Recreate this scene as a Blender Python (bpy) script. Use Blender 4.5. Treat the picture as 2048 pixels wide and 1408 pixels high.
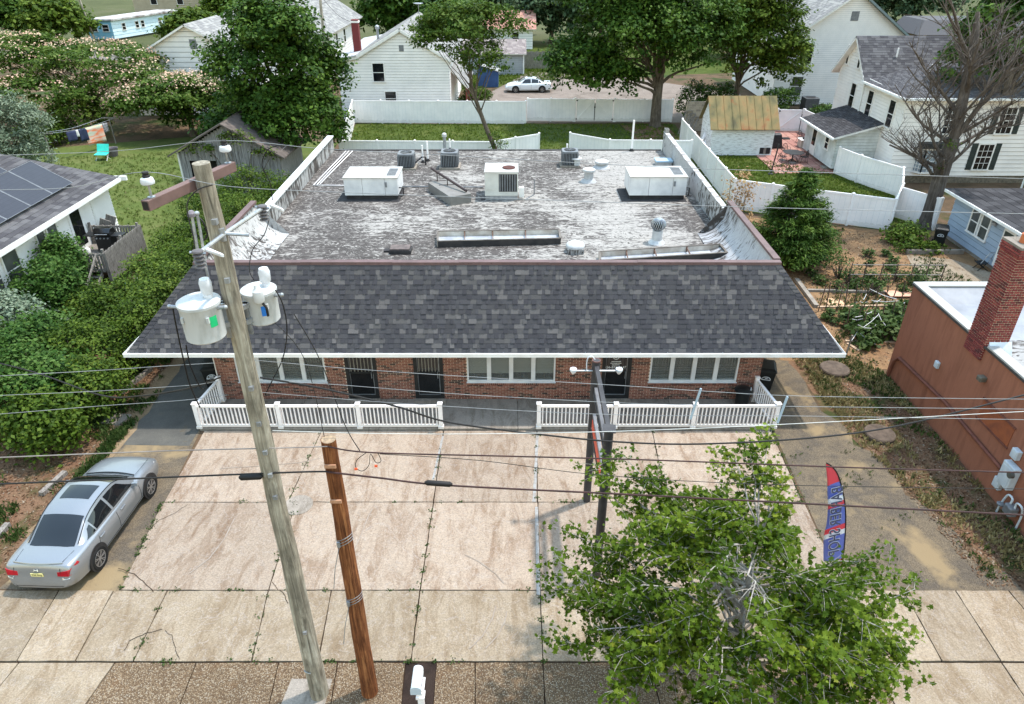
import bpy, bmesh, math, random
import numpy as np
from mathutils import Vector, Matrix
for o in list(bpy.data.objects): bpy.data.objects.remove(o)
SC = bpy.context.scene; COL = SC.collection
# ---------------------------------------------------------------- camera, sky, sun, exposure
H = 14.5; FPX = 1421.0; TH = math.atan(836 / 1421.0); CT, ST = math.cos(TH), math.sin(TH)
cam_d = bpy.data.cameras.new('camera'); cam = bpy.data.objects.new('camera', cam_d); COL.objects.link(cam)
cam_d.sensor_width = 36; cam_d.lens = 36 * FPX / 2048; cam_d.clip_start = 0.2; cam_d.clip_end = 2000
cam.location = (0, 0, H); cam.rotation_euler = (math.pi / 2 - TH, 0, 0); SC.camera = cam
TO_SUN = Vector((1.63, 0.87, 4.85)).normalized()
world = bpy.data.worlds.new('World'); SC.world = world; world.use_nodes = True
wn = world.node_tree.nodes; bg = wn['Background']; sky = wn.new('ShaderNodeTexSky'); sky.sky_type = 'NISHITA'
sky.sun_disc = False; sky.sun_elevation = math.asin(TO_SUN.z); sky.sun_rotation = math.atan2(TO_SUN.x, TO_SUN.y)
sky.air_density = 2.6; sky.dust_density = 0.8; sky.ozone_density = 1.4
world.node_tree.links.new(sky.outputs[0], bg.inputs[0]); bg.inputs[1].default_value = 0.15
sun_d = bpy.data.lights.new('sun', 'SUN'); sun = bpy.data.objects.new('sun', sun_d); COL.objects.link(sun)
sun_d.energy = 2.0; sun_d.angle = math.radians(2.0); sun_d.color = (1.0, 0.95, 0.88)
sun.rotation_euler = TO_SUN.to_track_quat('Z', 'Y').to_euler(); sun.location = (0, 0, 60)
SC.view_settings.view_transform = 'Standard'; SC.view_settings.look = 'None'
SC.view_settings.exposure = 1.35; SC.view_settings.gamma = 1.0; SC.view_settings.use_curve_mapping = False
# ---------------------------------------------------------------- survey helpers: photo pixel -> place
def ray(u, v):
    b = (704 - v) / FPX
    return Vector(((u - 1024) / FPX, CT + b * ST, -ST + b * CT))
def G(u, v, z=0.0):
    d = ray(u, v); t = (z - H) / d.z; return Vector((d.x * t, d.y * t, z))
def A(u, v, Y):
    d = ray(u, v); t = Y / d.y; return Vector((d.x * t, Y, H + d.z * t))
def AX(u, v, X):
    d = ray(u, v); t = X / d.x; return Vector((X, d.y * t, H + d.z * t))
# ---------------------------------------------------------------- mesh builder
def link(o, parent=None):
    COL.objects.link(o)
    if parent: o.parent = parent
    return o
def wloc(p):
    v = Vector((0, 0, 0))
    while p is not None: v = v + p.location; p = p.parent
    return v
class MB:
    def __init__(s): s.v = []; s.f = []; s.mi = []; s.t = []; s.cur = 0; s.tint = 0.0
    def _f(s, idx): s.f.append(idx); s.mi.append(s.cur); s.t.append(s.tint)
    def hexa(s, p):
        n = len(s.v); s.v += [tuple(q) for q in p]
        for a in ((0,3,2,1),(4,5,6,7),(0,1,5,4),(1,2,6,5),(2,3,7,6),(3,0,4,7)): s._f([n+i for i in a])
        return s
    def box(s, x0, x1, y0, y1, z0, z1):
        return s.hexa([(x0,y0,z0),(x1,y0,z0),(x1,y1,z0),(x0,y1,z0),(x0,y0,z1),(x1,y0,z1),(x1,y1,z1),(x0,y1,z1)])
    def bar(s, p, q, w, h, up=(0,0,1)):
        p = Vector(p); q = Vector(q); d = (q-p).normalized(); u = Vector(up)
        x = d.cross(u)
        if x.length < 1e-4: x = d.cross(Vector((0,1,0)))
        x.normalize(); y = x.cross(d); a = x*w/2; b = y*h/2
        return s.hexa([p-a-b,p+a-b,p+a+b,p-a+b,q-a-b,q+a-b,q+a+b,q-a+b])
    def tube(s, pts, r, n=8, cap=True):
        pts = [Vector(p) for p in pts]; m = len(pts)
        rs = r if isinstance(r, (list, tuple)) else [r]*m
        base = len(s.v); px = None
        for i, p in enumerate(pts):
            d = (pts[min(i+1,m-1)] - pts[max(i-1,0)]).normalized()
            if px is None:
                a = Vector((0,0,1)) if abs(d.z) < .9 else Vector((1,0,0)); px = d.cross(a).normalized()
            else:
                px = (px - d*px.dot(d)); px = px.normalized() if px.length > 1e-6 else d.orthogonal().normalized()
            py = d.cross(px)
            for k in range(n):
                a = 2*math.pi*k/n; s.v.append(tuple(p + (px*math.cos(a)+py*math.sin(a))*rs[i]))
        for i in range(m-1):
            for k in range(n):
                s._f([base+i*n+k, base+i*n+(k+1)%n, base+(i+1)*n+(k+1)%n, base+(i+1)*n+k])
        if cap:
            s._f([base+k for k in range(n)][::-1]); s._f([base+(m-1)*n+k for k in range(n)])
        return s
    def lathe(s, c, prof, n=24, capb=True, capt=True):
        base = len(s.v); m = len(prof)
        for r, z in prof:
            for k in range(n):
                a = 2*math.pi*k/n; s.v.append((c[0]+r*math.cos(a), c[1]+r*math.sin(a), c[2]+z))
        for i in range(m-1):
            for k in range(n): s._f([base+i*n+k, base+i*n+(k+1)%n, base+(i+1)*n+(k+1)%n, base+(i+1)*n+k])
        if capb: s._f([base+k for k in range(n)][::-1])
        if capt: s._f([base+(m-1)*n+k for k in range(n)])
        return s
    def poly(s, pts):
        n = len(s.v); s.v += [tuple(p) for p in pts]; s._f(list(range(n, n+len(pts)))); return s
    def prism(s, pts, vec):
        n = len(s.v); k = len(pts); vec = Vector(vec)
        s.v += [tuple(p) for p in pts] + [tuple(Vector(p)+vec) for p in pts]
        s._f([n+i for i in range(k)][::-1]); s._f([n+k+i for i in range(k)])
        for i in range(k): s._f([n+i, n+(i+1)%k, n+k+(i+1)%k, n+k+i])
        return s
    def ball(s, c, r, n=12, sz=1.0):
        prof = [(r*math.sin(math.pi*i/8), -r*sz*math.cos(math.pi*i/8)) for i in range(9)]
        prof[0] = (r*.03, prof[0][1]); prof[-1] = (r*.03, prof[-1][1]); return s.lathe(c, prof, n)
    def mesh(s, name, off=(0,0,0)):
        me = bpy.data.meshes.new(name); o = Vector(off)
        vs = [(a-o.x, b-o.y, c-o.z) for a, b, c in s.v] if o.length else s.v
        me.from_pydata(vs, [], s.f)
        if any(s.mi): me.polygons.foreach_set('material_index', s.mi)
        if any(s.t):
            at = me.attributes.new('tint', 'FLOAT', 'FACE'); at.data.foreach_set('value', s.t)
        return me
    def build(s, name, mats, parent=None, smooth=False, bevel=0.0, local=False):
        me = s.mesh(name, (0,0,0) if (local or not parent) else wloc(parent))
        for m in (mats if isinstance(mats, (list, tuple)) else [mats]): me.materials.append(m)
        if not any(isinstance(x, bool) for x in []): pass
        bm = bmesh.new(); bm.from_mesh(me); bmesh.ops.recalc_face_normals(bm, faces=bm.faces); bm.to_mesh(me); bm.free()
        if smooth:
            me.polygons.foreach_set('use_smooth', [True]*len(me.polygons))
            try: me.set_sharp_from_angle(angle=math.radians(40))
            except Exception: pass
        o = link(bpy.data.objects.new(name, me), parent)
        if bevel:
            b = o.modifiers.new('bevel', 'BEVEL'); b.width = bevel; b.segments = 2; b.limit_method = 'ANGLE'
        return o
def tag(o, label, cat, group=None, kind=None):
    if label: o['label'] = label
    if cat: o['category'] = cat
    if group: o['group'] = group
    if kind: o['kind'] = kind
    return o
def thing(name, label, cat, loc=(0,0,0), group=None, rz=0.0):
    o = bpy.data.objects.new(name, None); o.empty_display_size = .3; COL.objects.link(o)
    o.location = loc; o.rotation_euler.z = rz
    return tag(o, label, cat, group)
def structure(o): o['kind'] = 'structure'; return o
def rebase(o, base):
    """move a one-mesh thing's origin to its base"""
    b = Vector(base); o.data.transform(Matrix.Translation(-b)); o.location = b; return o
def inst(src, parent, loc, rot=None, name=None, scale=None):
    c = bpy.data.objects.new(name or src.name.split('.')[0], src if isinstance(src, bpy.types.Mesh) else src.data); link(c, parent); c.location = loc
    if rot is not None: c.rotation_euler = rot
    if scale is not None: c.scale = scale
    return c
# ---------------------------------------------------------------- materials
def srgb(r, g, b):
    f = lambda c: (c/255/12.92 if c/255 <= .04045 else ((c/255+.055)/1.055)**2.4)
    return (f(r), f(g), f(b), 1)
def K(r, g, b, k=.36):
    """base colour of a sunlit flat surface that photographs as r, g, b"""
    c = srgb(r, g, b); return (c[0]*k, c[1]*k, c[2]*k, 1)
class NT:
    def __init__(s, name):
        s.m = bpy.data.materials.new(name); s.m.use_nodes = True; s.t = s.m.node_tree; s.n = s.t.nodes; s.b = s.n['Principled BSDF']
    def add(s, typ, **kw):
        x = s.n.new(typ)
        for k, v in kw.items():
            if k.startswith('i_'):
                k = k[2:]; x.inputs[int(k) if k.isdigit() else k].default_value = v
            else: setattr(x, k, v)
        return x
    def l(s, a, b): s.t.links.new(a, b)
    def coord(s, kind='pos', scale=(1,1,1)):
        if kind == 'pos': o = s.add('ShaderNodeNewGeometry').outputs['Position']
        else: o = s.add('ShaderNodeTexCoord').outputs['Object']
        mp = s.add('ShaderNodeMapping'); mp.inputs['Scale'].default_value = scale; s.l(o, mp.inputs[0]); return mp.outputs[0]
    def noise(s, c, scale, detail=5, rough=.6, dist=0.0):
        x = s.add('ShaderNodeTexNoise'); x.inputs['Scale'].default_value = scale; x.inputs['Detail'].default_value = detail
        x.inputs['Roughness'].default_value = rough; x.inputs['Distortion'].default_value = dist; s.l(c, x.inputs['Vector']); return x.outputs[0]
    def ramp(s, fac, stops):
        x = s.add('ShaderNodeValToRGB'); e = x.color_ramp.elements
        while len(e) < len(stops): e.new(.5)
        for i, (p, c) in enumerate(stops): e[i].position = p; e[i].color = c if not isinstance(c, float) else (c, c, c, 1)
        s.l(fac, x.inputs[0]); return x.outputs[0]
    def mix(s, fac, a, b, mode='MIX'):
        x = s.add('ShaderNodeMix'); x.data_type = 'RGBA'; x.blend_type = mode
        for k, val in ((0, fac), (6, a), (7, b)):
            if hasattr(val, 'links') or hasattr(val, 'is_linked'): s.l(val, x.inputs[k])
            else: x.inputs[k].default_value = val
        return x.outputs[2]
    def bump(s, h, st=.3, dist=.02):
        x = s.add('ShaderNodeBump'); x.inputs['Strength'].default_value = st; x.inputs['Distance'].default_value = dist
        s.l(h, x.inputs['Height']); s.l(x.outputs[0], s.b.inputs['Normal'])
    def tint(s):
        a = s.add('ShaderNodeAttribute', attribute_name='tint'); o = s.add('ShaderNodeObjectInfo')
        m = s.add('ShaderNodeMath', operation='ADD'); s.l(a.outputs['Fac'], m.inputs[0]); s.l(o.outputs['Random'], m.inputs[1])
        f = s.add('ShaderNodeMath', operation='FRACT'); s.l(m.outputs[0], f.inputs[0]); return f.outputs[0]
    def done(s, col=None, rough=.8, metal=0.0, spec=.3):
        if col is not None:
            if hasattr(col, 'is_linked'): s.l(col, s.b.inputs['Base Color'])
            else: s.b.inputs['Base Color'].default_value = col
        s.b.inputs['Roughness'].default_value = rough; s.b.inputs['Metallic'].default_value = metal
        s.b.inputs['Specular IOR Level'].default_value = spec; return s.m
MATS = {}
def mat(name, c1, c2=None, rough=.7, scale=3.0, metal=0.0, spec=.3, bump=0.0, bscale=None, kind='obj', lo=.35, hi=.65, stretch=(1,1,1), detail=5):
    if name in MATS: return MATS[name]
    n = NT(name)
    if c2 is None:
        c2 = tuple(x*.8 for x in c1[:3]) + (1,)
    c = n.coord(kind, stretch); f = n.noise(c, scale, detail)
    col = n.ramp(f, [(lo, c1), (hi, c2)])
    if bump: n.bump(n.noise(c, bscale or scale*6, 4), bump, .01)
    MATS[name] = n.done(col, rough, metal, spec); return MATS[name]
def tinted(name, stops, rough=.85, nscale=30, nmix=.35, bump=.3, kind='obj', spec=.2):
    """stops chosen per piece (object random or face tint), plus fine grain"""
    n = NT(name); c = n.coord(kind); base = n.ramp(n.tint(), stops); g = n.noise(c, nscale, 4)
    col = n.mix(nmix, base, n.ramp(g, [(.3, .25), (.7, .95)]), 'OVERLAY')
    if bump: n.bump(g, bump, .006)
    MATS[name] = n.done(col, rough, 0, spec); return MATS[name]
S = srgb
white_paint = mat('white_paint', S(236,231,226), S(216,212,208), .55, 2.0)
def vinylmat():
    n = NT('vinyl'); p = n.coord('pos'); f = n.noise(p, 1.1, 6, .65); base = n.ramp(f, [(.35, S(246,240,238)), (.65, S(232,227,226))])
    sp = n.add('ShaderNodeSeparateXYZ'); n.l(p, sp.inputs[0]); g = n.add('ShaderNodeMath', operation='MULTIPLY_ADD'); n.l(n.noise(p, 3.5, 6, .7), g.inputs[0]); g.inputs[1].default_value = -.5; n.l(sp.outputs[2], g.inputs[2])
    return n.done(n.mix(n.ramp(g.outputs[0], [(0, .35), (.08, 0.0)]), base, S(176,172,160)), .45, 0, .3)
vinyl = vinylmat(); MATS['vinyl'] = vinyl
black_metal = mat('black_metal', S(34,34,36), S(24,24,26), .45, 5)
galv = mat('galvanised', S(176,180,184), S(140,144,150), .4, 6, .6)
gray_metal = mat('gray_metal', S(128,130,134), S(104,106,110), .5, 4, .2)
glass_dark = mat('glass_dark', S(26,29,32), S(14,16,18), .06, .6, 0, .6)
glass_mid = mat('glass_mid', S(96,98,94), S(62,64,62), .08, .9, 0, .6)
rubber = mat('rubber', S(26,26,27), S(18,18,18), .8, 9)
wood_gray = mat('wood_gray', S(150,142,134), S(92,86,80), .9, 3, stretch=(8,8,1), bump=.4)
# ================================================================ ground and paving
def ground_mat(name, stops, scale, fine=60, bump=.5, rough=.95, kind='pos', blot=None, bd=.02, fmix=.5, lohi=(.25,.9)):
    n = NT(name); c = n.coord(kind); f = n.noise(c, scale, 8, .65, .4); col = n.ramp(f, stops)
    g = n.noise(c, fine, 5, .7)
    col = n.mix(fmix, col, n.ramp(g, [(.3, lohi[0]), (.7, lohi[1])]), 'OVERLAY')
    if blot:
        b = n.noise(c, blot[0], 6, .6, .3); col = n.mix(n.ramp(b, [(blot[1], 0.0), (blot[2], 1.0)]), col, blot[3])
    if bump: n.bump(g, bump, bd)
    MATS[name] = n.done(col, rough, 0, .15); return MATS[name]
m_earth = ground_mat('earth', [(.3, K(120,98,78)), (.5, K(150,122,96)), (.7, K(96,84,64))], .35, 14, blot=(.25,.5,.62,K(84,104,52)))
m_lawn = ground_mat('lawn', [(.3, K(78,94,34)), (.5, K(100,118,44)), (.72, K(132,138,70))], .5, 9, blot=(.8,.62,.74,K(140,128,84)))
m_lawn2 = ground_mat('lawn_dry', [(.3, K(104,126,58)), (.5, K(128,144,72)), (.72, K(150,154,92))], .6, 9, blot=(.7,.6,.74,K(146,140,90)))
m_asph = ground_mat('asphalt_dark', [(.3, K(100,98,94,.5)), (.55, K(120,117,110,.5)), (.75, K(140,134,122,.5))], .7, 55, blot=(.9,.62,.7,K(150,132,104)))
m_asph2 = ground_mat('asphalt_worn', [(.28, K(114,106,98)), (.48, K(164,146,122)), (.58, K(136,124,110)), (.74, K(186,164,132))], .6, 40, blot=(.5,.52,.62,K(212,184,142)), fmix=.75, lohi=(.1,.95))
m_sand = ground_mat('sandy_soil', [(.3, K(190,160,124)), (.5, K(206,178,142)), (.7, K(172,142,110))], .8, 30)
m_mulch = ground_mat('mulch', [(.3, K(150,106,80)), (.5, K(176,138,108)), (.7, K(116,92,70))], 1.2, 22, blot=(.6,.52,.62,K(98,104,58)), bd=.05)
m_garden = ground_mat('garden_soil', [(.3, K(190,142,104)), (.5, K(206,164,120)), (.7, K(160,118,86))], .6, 16, blot=(.35,.5,.64,K(150,122,92)), bd=.04)
m_gravel = ground_mat('gravel', [(.3, K(172,154,140)), (.5, K(196,178,164)), (.7, K(150,134,120))], .35, 25)
m_joint = ground_mat('joint_dirt', [(.3, K(60,48,38)), (.6, K(96,74,56))], 3, 40)
# pavement concrete: streaked, stained, speckled with fine aggregate; each slab shifts its tone a little
def concrete(name, a, b, c3, speck=.35, stain=K(170,140,116), sc=1.0):
    n = NT(name); p = n.coord('pos'); ps = n.coord('pos', (1.6, .45, 1))
    base = n.ramp(n.noise(p, .55*sc, 7, .62, .5), [(.3, a), (.52, b), (.72, c3)])
    st = n.noise(ps, 1.5, 7, .7, 1.2); base = n.mix(n.ramp(st, [(.46, 0.0), (.66, .8)]), base, stain)
    sw = n.noise(p, 1.1, 4, .6, 3.0); base = n.mix(n.ramp(sw, [(.48, 0.0), (.5, .55), (.52, 0.0)]), base, K(240,224,210))
    fine = n.noise(p, 26, 4, .75); base = n.mix(speck, base, n.ramp(fine, [(.32, .1), (.68, .98)]), 'OVERLAY')
    v = n.add('ShaderNodeTexVoronoi'); v.inputs['Scale'].default_value = 42; n.l(p, v.inputs['Vector'])
    base = n.mix(n.ramp(v.outputs['Distance'], [(.10, .38), (.20, 0.0)]), base, K(112,94,80))
    oi = n.add('ShaderNodeObjectInfo'); base = n.mix(.34, base, n.ramp(oi.outputs['Random'], [(0, .28), (1, .72)]), 'OVERLAY')
    n.bump(fine, .35, .008); MATS[name] = n.done(base, .9, 0, .2); return MATS[name]
m_conc = concrete('concrete_parking', K(224,200,176), K(234,210,186), K(208,180,156), stain=K(176,142,114))
m_walk = concrete('concrete_sidewalk', K(214,192,164), K(224,202,174), K(196,172,142), stain=K(176,148,116))
m_grayc = concrete('concrete_porch', K(140,131,121,.8), K(154,144,133,.8), K(126,117,107,.8), .25, K(112,102,90,.8))
def aggregate():
    n = NT('exposed_aggregate'); p = n.coord('pos'); v = n.add('ShaderNodeTexVoronoi'); v.inputs['Scale'].default_value = 36; n.l(p, v.inputs['Vector'])
    sep = n.add('ShaderNodeSeparateColor'); n.l(v.outputs['Color'], sep.inputs[0])
    peb = n.ramp(sep.outputs[0], [(.0, K(146,120,94)), (.35, K(184,154,120)), (.7, K(210,184,150)), (1, K(234,216,190))])
    base = n.mix(n.ramp(v.outputs['Distance'], [(.35, 0.0), (.6, .8)]), peb, K(116,92,72))
    base = n.mix(.4, base, n.ramp(n.noise(p, .6, 6), [(.3, .25), (.7, .8)]), 'OVERLAY')
    ru = n.noise(p, .5, 5); base = n.mix(n.ramp(ru, [(.55, 0.0), (.7, .4)]), base, K(170,112,60))
    n.bump(v.outputs['Distance'], .5, .01); return n.done(base, .92, 0, .15)
m_agg = aggregate()
g = MB(); g.poly([(-420,-60,0),(420,-60,0),(420,620,0),(-420,620,0)])
structure(g.build('ground', m_earth))
def sheet(name, pts, m, z, kind='structure'):
    b = MB(); b.poly([(p[0], p[1], z) for p in pts]); o = b.build(name, m); o['kind'] = kind; return o
sheet('joint_bed', [(-13.9,7.2),(15.2,7.2),(15.2,12.58),(8.45,12.58),(8.78,19.42),(-10.42,19.42),(-10.0,12.58),(-13.9,12.58)], m_joint, .004)
def wob(p, q, n, amp, seed, sub=1.0):
    """a ragged edge from p to q"""
    r = random.Random(seed); out = []
    for i in range(n):
        t = i/n; out.append((p[0]+(q[0]-p[0])*t + r.uniform(-amp, amp), p[1]+(q[1]-p[1])*t + r.uniform(-amp, amp)))
    return out
# driveways
sheet('left_driveway', wob((-13.1,12.55),(-13.3,27),26,.12,1)+[(-13.3,27),(-10.4,27),(-10.4,21),(-10.55,19.4)]+[(-9.98,12.55)], m_asph2, .008)
sheet('left_driveway_patch', [(-12.85,18.6),(-12.9,34),(-10.36,34),(-10.36,21.2),(-10.6,21),(-10.6,18.55)], m_asph, .012)
sheet('left_sand_edge', wob((-13.55,14.2),(-13.45,30),30,.16,2)+wob((-12.95,30),(-12.75,14.2),30,.1,3), m_sand, .016)
sheet('right_driveway', [(8.55,12.6),(8.85,19.4),(8.74,21),(8.74,30)]+wob((10.9,30),(10.9,20),16,.15,4)+wob((11.1,20),(12.9,12.6),16,.22,5)+[(13.1,12.57)], m_asph2, .008)
sheet('left_soil_strip', wob((-19,9),(-19,30),8,.1,6)+wob((-13.4,30),(-13.1,12.5),24,.2,7), m_mulch, .006)
sheet('right_soil_strip', wob((10.9,30),(11.1,20),12,.2,8)+wob((11.1,20),(12.9,12.62),14,.25,18)+[(14.3,12.62),(14.3,23),(15,30)], m_mulch, .006)
# concrete parking slabs, sidewalk slabs, aggregate apron: each slab a piece of its pavement
def slab_set(name, m, cells, z=.055):
    root = bpy.data.objects.new(name, None); COL.objects.link(root); root['kind'] = 'structure'
    rnd = random.Random(hash(name) % 999 if False else len(name))
    for c in cells:
        pts = [Vector((p[0], p[1], 0)) for p in c]; ctr = sum(pts, Vector())/len(pts)
        q = []
        for p in pts:
            d = p-ctr; q.append(ctr + d - Vector((math.copysign(.018, d.x), math.copysign(.018, d.y), 0)))
        # slightly irregular outline with worn edges
        out = []
        for i in range(len(q)):
            a, b = q[i], q[(i+1) % len(q)]; k = max(1, int((b-a).length/.22))
            for j in range(k):
                p = a.lerp(b, j/k); nrm = Vector((-(b-a).y, (b-a).x, 0)).normalized()
                out.append(p + nrm*rnd.uniform(-.012, .004) if j else p)
        zz = z + rnd.uniform(-.006, .006)
        mb = MB(); mb.prism([(p.x, p.y, 0.0) for p in out], (0, 0, zz)); o = mb.build('slab', m, root)
    return root
def px(*uv): return [tuple(G(u, v, .055)[:2]) for u, v in uv]
def line(uv1, uv2, Y):
    p, q = G(*uv1, .055), G(*uv2, .055); t = (Y-p.y)/(q.y-p.y); return (p.x+(q.x-p.x)*t, Y)
r1a, r1b, r2b = 19.32, 15.82, 12.56
colsA = [((405,868),(326,1008)), ((640,868),(574,1008)), ((886,868),(866,1008)), ((1074,868),(1075,1008)), ((1306,868),(1334,1008)), ((1545,868),(1606,1008))]
colsB = [((322,1010),(235,1190)), ((590,1010),(534,1190)), ((866,1010),(839,1190)), ((1076,1010),(1080,1190)), ((1345,1010),(1376,1190)), ((1611,1010),(1694,1190))]
cells = []
for i in range(5):
    cells.append([line(*colsA[i], r1b), line(*colsA[i+1], r1b), line(*colsA[i+1], r1a), line(*colsA[i], r1a)])
    cells.append([line(*colsB[i], r2b), line(*colsB[i+1], r2b), line(*colsB[i+1], r1b), line(*colsB[i], r1b)])
slab_set('parking_pavement', m_conc, cells)
wk = [((-80,1192),(-160,1322)), ((112,1190),(33,1322)), ((222,1190),(150,1322)), ((330,1190),(266,1322)), ((534,1192),(503,1322)), ((660,1195),(636,1322)), ((838,1195),(822,1322)),
      ((1081,1195),(1086,1322)), ((1240,1195),(1262,1322)), ((1470,1195),(1510,1322)), ((1686,1210),(1742,1330)), ((1815,1196),(1893,1338)), ((1913,1184),(2014,1340)), ((2020,1184),(2150,1340)), ((2140,1184),(2290,1340))]
cells = [[line(*wk[i], 10.5), line(*wk[i+1], 10.5), line(*wk[i+1], r2b), line(*wk[i], r2b)] for i in range(len(wk)-1)]
slab_set('sidewalk', m_walk, cells, .05)
ap = [((225,1330),(170,1408)), ((390,1330),(360,1408)), ((556,1330),(538,1408)), ((674,1330),(662,1408)), ((811,1330),(803,1408))]
ap2 = [((872,1330),(866,1408)), ((950,1330),(950,1408)), ((1086,1330),(1090,1408)), ((1300,1330),(1320,1408)), ((1520,1330),(1550,1408)), ((1745,1330),(1790,1408))]
cells = [[line(*s[i], 7.3), line(*s[i+1], 7.3), line(*s[i+1], 10.48), line(*s[i], 10.48)] for s in (ap, ap2) for i in range(len(s)-1)]
slab_set('curb_apron', m_agg, cells, .045)
rw = [((-40,1330),(-120,1408)), ((33,1330),(-30,1408)), ((225,1330),(170,1408))]
rx = [((1745,1330),(1790,1408)), ((2014,1340),(2060,1408)), ((2290,1340),(2350,1408))]
cells = [[line(*s[i], 7.3), line(*s[i+1], 7.3), line(*s[i+1], 10.48), line(*s[i], 10.48)] for s in (rw, rx) for i in range(len(s)-1)]
slab_set('driveway_apron', m_walk, cells, .045)
m_dirtbed = ground_mat('gravel_bed', [(.3, K(52,42,38)), (.6, K(84,68,60))], 2, 60, bd=.03)
sheet('mailbox_bed', [tuple(line(ap[4][0], ap[4][1], 7.3)), tuple(line(ap2[0][0], ap2[0][1], 7.3)), tuple(line(ap2[0][0], ap2[0][1], 10.48)), tuple(line(ap[4][0], ap[4][1], 10.48))], m_dirtbed, .02)
b = MB(); c = G(612,1395); b.prism([(c.x-.52,c.y-.5,.047),(c.x+.45,c.y-.5,.047),(c.x+.5,c.y+.42,.047),(c.x-.42,c.y+.42,.047)], (0,0,.006)); structure(b.build('pole_pad', m_grayc))
# painted bay line (white, worn) beside the joints
m_line = mat('bay_paint', K(236,234,230), K(214,204,194), .8, 9, kind='pos', lo=.4, hi=.6, bump=.3, bscale=40)
def stripe(name, a, bq, w, z=.0645):
    bb = MB(); a = Vector((*a, 0)); q = Vector((*bq, 0)); d = (q-a).normalized(); n = Vector((-d.y, d.x, 0)); k = 14; r = random.Random(3)
    L = [a.lerp(q, i/k)+n*(w/2+r.uniform(-.006,.006)) for i in range(k+1)]; R = [a.lerp(q, i/k)-n*(w/2+r.uniform(-.006,.006)) for i in range(k+1)]
    bb.poly([(p.x, p.y, z) for p in L] + [(p.x, p.y, z) for p in R[::-1]]); structure(bb.build(name, m_line))
m_scr = mat('pale_scratch', K(236,220,204), K(214,192,172), .9, 6, kind='pos')
for kind_, m_, w_, uvs in (('crack', m_joint, .016, ((238,1140),(270,1152),(292,1168),(308,1188))), ('crack', m_joint, .012, ((300,1062),(322,1042),(350,1030),(376,1012))), ('crack', m_joint, .014, ((545,1166),(556,1182),(566,1186),(577,1210))), ('crack', m_joint, .016, ((250,1304),(262,1284),(292,1270),(326,1262))), ('crack', m_joint, .010, ((330,1264),(346,1276),(352,1300),(360,1322))), ('crack', m_joint, .012, ((1200,1215),(1225,1240),(1232,1262),(1262,1290))),
    ('scratch', m_scr, .03, ((940,1300),(965,1275),(985,1240),(992,1215))), ('scratch', m_scr, .03, ((972,1300),(995,1275),(1010,1245),(1014,1226))), ('scratch', m_scr, .025, ((930,1112),(960,1128),(990,1150),(1008,1170))), ('scratch', m_scr, .03, ((380,1150),(420,1120),(450,1080),(470,1040))), ('scratch', m_scr, .025, ((700,1120),(720,1080),(735,1040),(745,1020))), ('scratch', m_scr, .025, ((440,940),(520,935),(600,928),(640,920)))):
    P_ = [G(u, v, 0) for u, v in uvs]; r_ = random.Random(len(uvs)+int(uvs[0][0])); Q = []
    for i in range(len(P_)-1):
        for k in range(5): Q.append(P_[i].lerp(P_[i+1], k/5)+Vector((r_.uniform(-.02,.02), r_.uniform(-.02,.02), 0))*(1 if kind_ == 'crack' else .3))
    Q.append(P_[-1]); nn_ = [(Q[min(i+1,len(Q)-1)]-Q[max(i-1,0)]).normalized() for i in range(len(Q))]; bb = MB()
    L_ = [Vector((q.x-d.y*w_*.5, q.y+d.x*w_*.5, .066)) for q, d in zip(Q, nn_)]; R2 = [Vector((q.x+d.y*w_*.5, q.y-d.x*w_*.5, .066)) for q, d in zip(Q, nn_)]
    for i in range(len(Q)-1): bb.poly([L_[i], L_[i+1], R2[i+1], R2[i]])
    o_ = bb.build(kind_, m_, bpy.data.objects['parking_pavement'])
stripe('bay_line', px((1075,868))[0], px((1068,1004))[0], .09); stripe('bay_line', px((1073,1014))[0], px((1077,1190))[0], .09)
stripe('bay_line', px((886,872))[0], px((866,960))[0], .07)
b = MB(); c = G(597,1010,.06); b.lathe((c.x, c.y, .05), [(.42,0),(.42,.022),(.40,.026)], 28); structure(rebase(b.build('cleanout_cap', m_grayc), (c.x, c.y, .05)))
# porch slab
root = bpy.data.objects.new('porch', None); COL.objects.link(root); root['kind'] = 'structure'
xs = [-10.55, -7.4, -4.5, -2.45, .2, 2.7, 5.6, 8.86]
for i in range(len(xs)-1):
    mb = MB(); mb.box(xs[i]+.006, xs[i+1]-.006, 19.36, 21.2, .0, .115); mb.build('slab', m_grayc, root, bevel=.008)
# yards
sheet('rear_lawn', [(-13.2,42),(13.6,42),(14.4,64.4),(-13.8,64.6)], m_lawn, .006)
sheet('rear_bare_soil', wob((9.6,63.9),(14,63.9),8,.2,11)+wob((14,57),(9.8,58.5),8,.4,12), m_mulch, .012)
sheet('side_lawn', [(12.8,41.6),(24,38.5),(25.5,46),(24.4,57),(19.5,57),(14.2,58)], m_lawn, .010)
sheet('neighbour_lawn', [(-40,30),(-15.5,36),(-13.6,46),(-14,58),(-26,60),(-48,52)], m_lawn2, .006)
sheet('gravel_lot', [(-5,65),(20,65),(24,78),(12,90),(2,92),(-2,80)], m_gravel, .006)
sheet('far_lawn', [(-6,80),(2,84),(10,88),(30,92),(30,120),(-20,120)], m_lawn, .004)
sheet('garden_bed', [(10.6,24),(15,23.2),(24,23.2),(24.5,34),(22.6,37.8),(13.4,40.6),(10.2,38)], m_garden, .012)
sheet('lane', [(-120,104),(-20,100),(-20,108),(-120,116)], ground_mat('lane', [(.3, K(150,144,136)), (.6, K(176,168,158))], .3, 10), .01)
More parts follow.
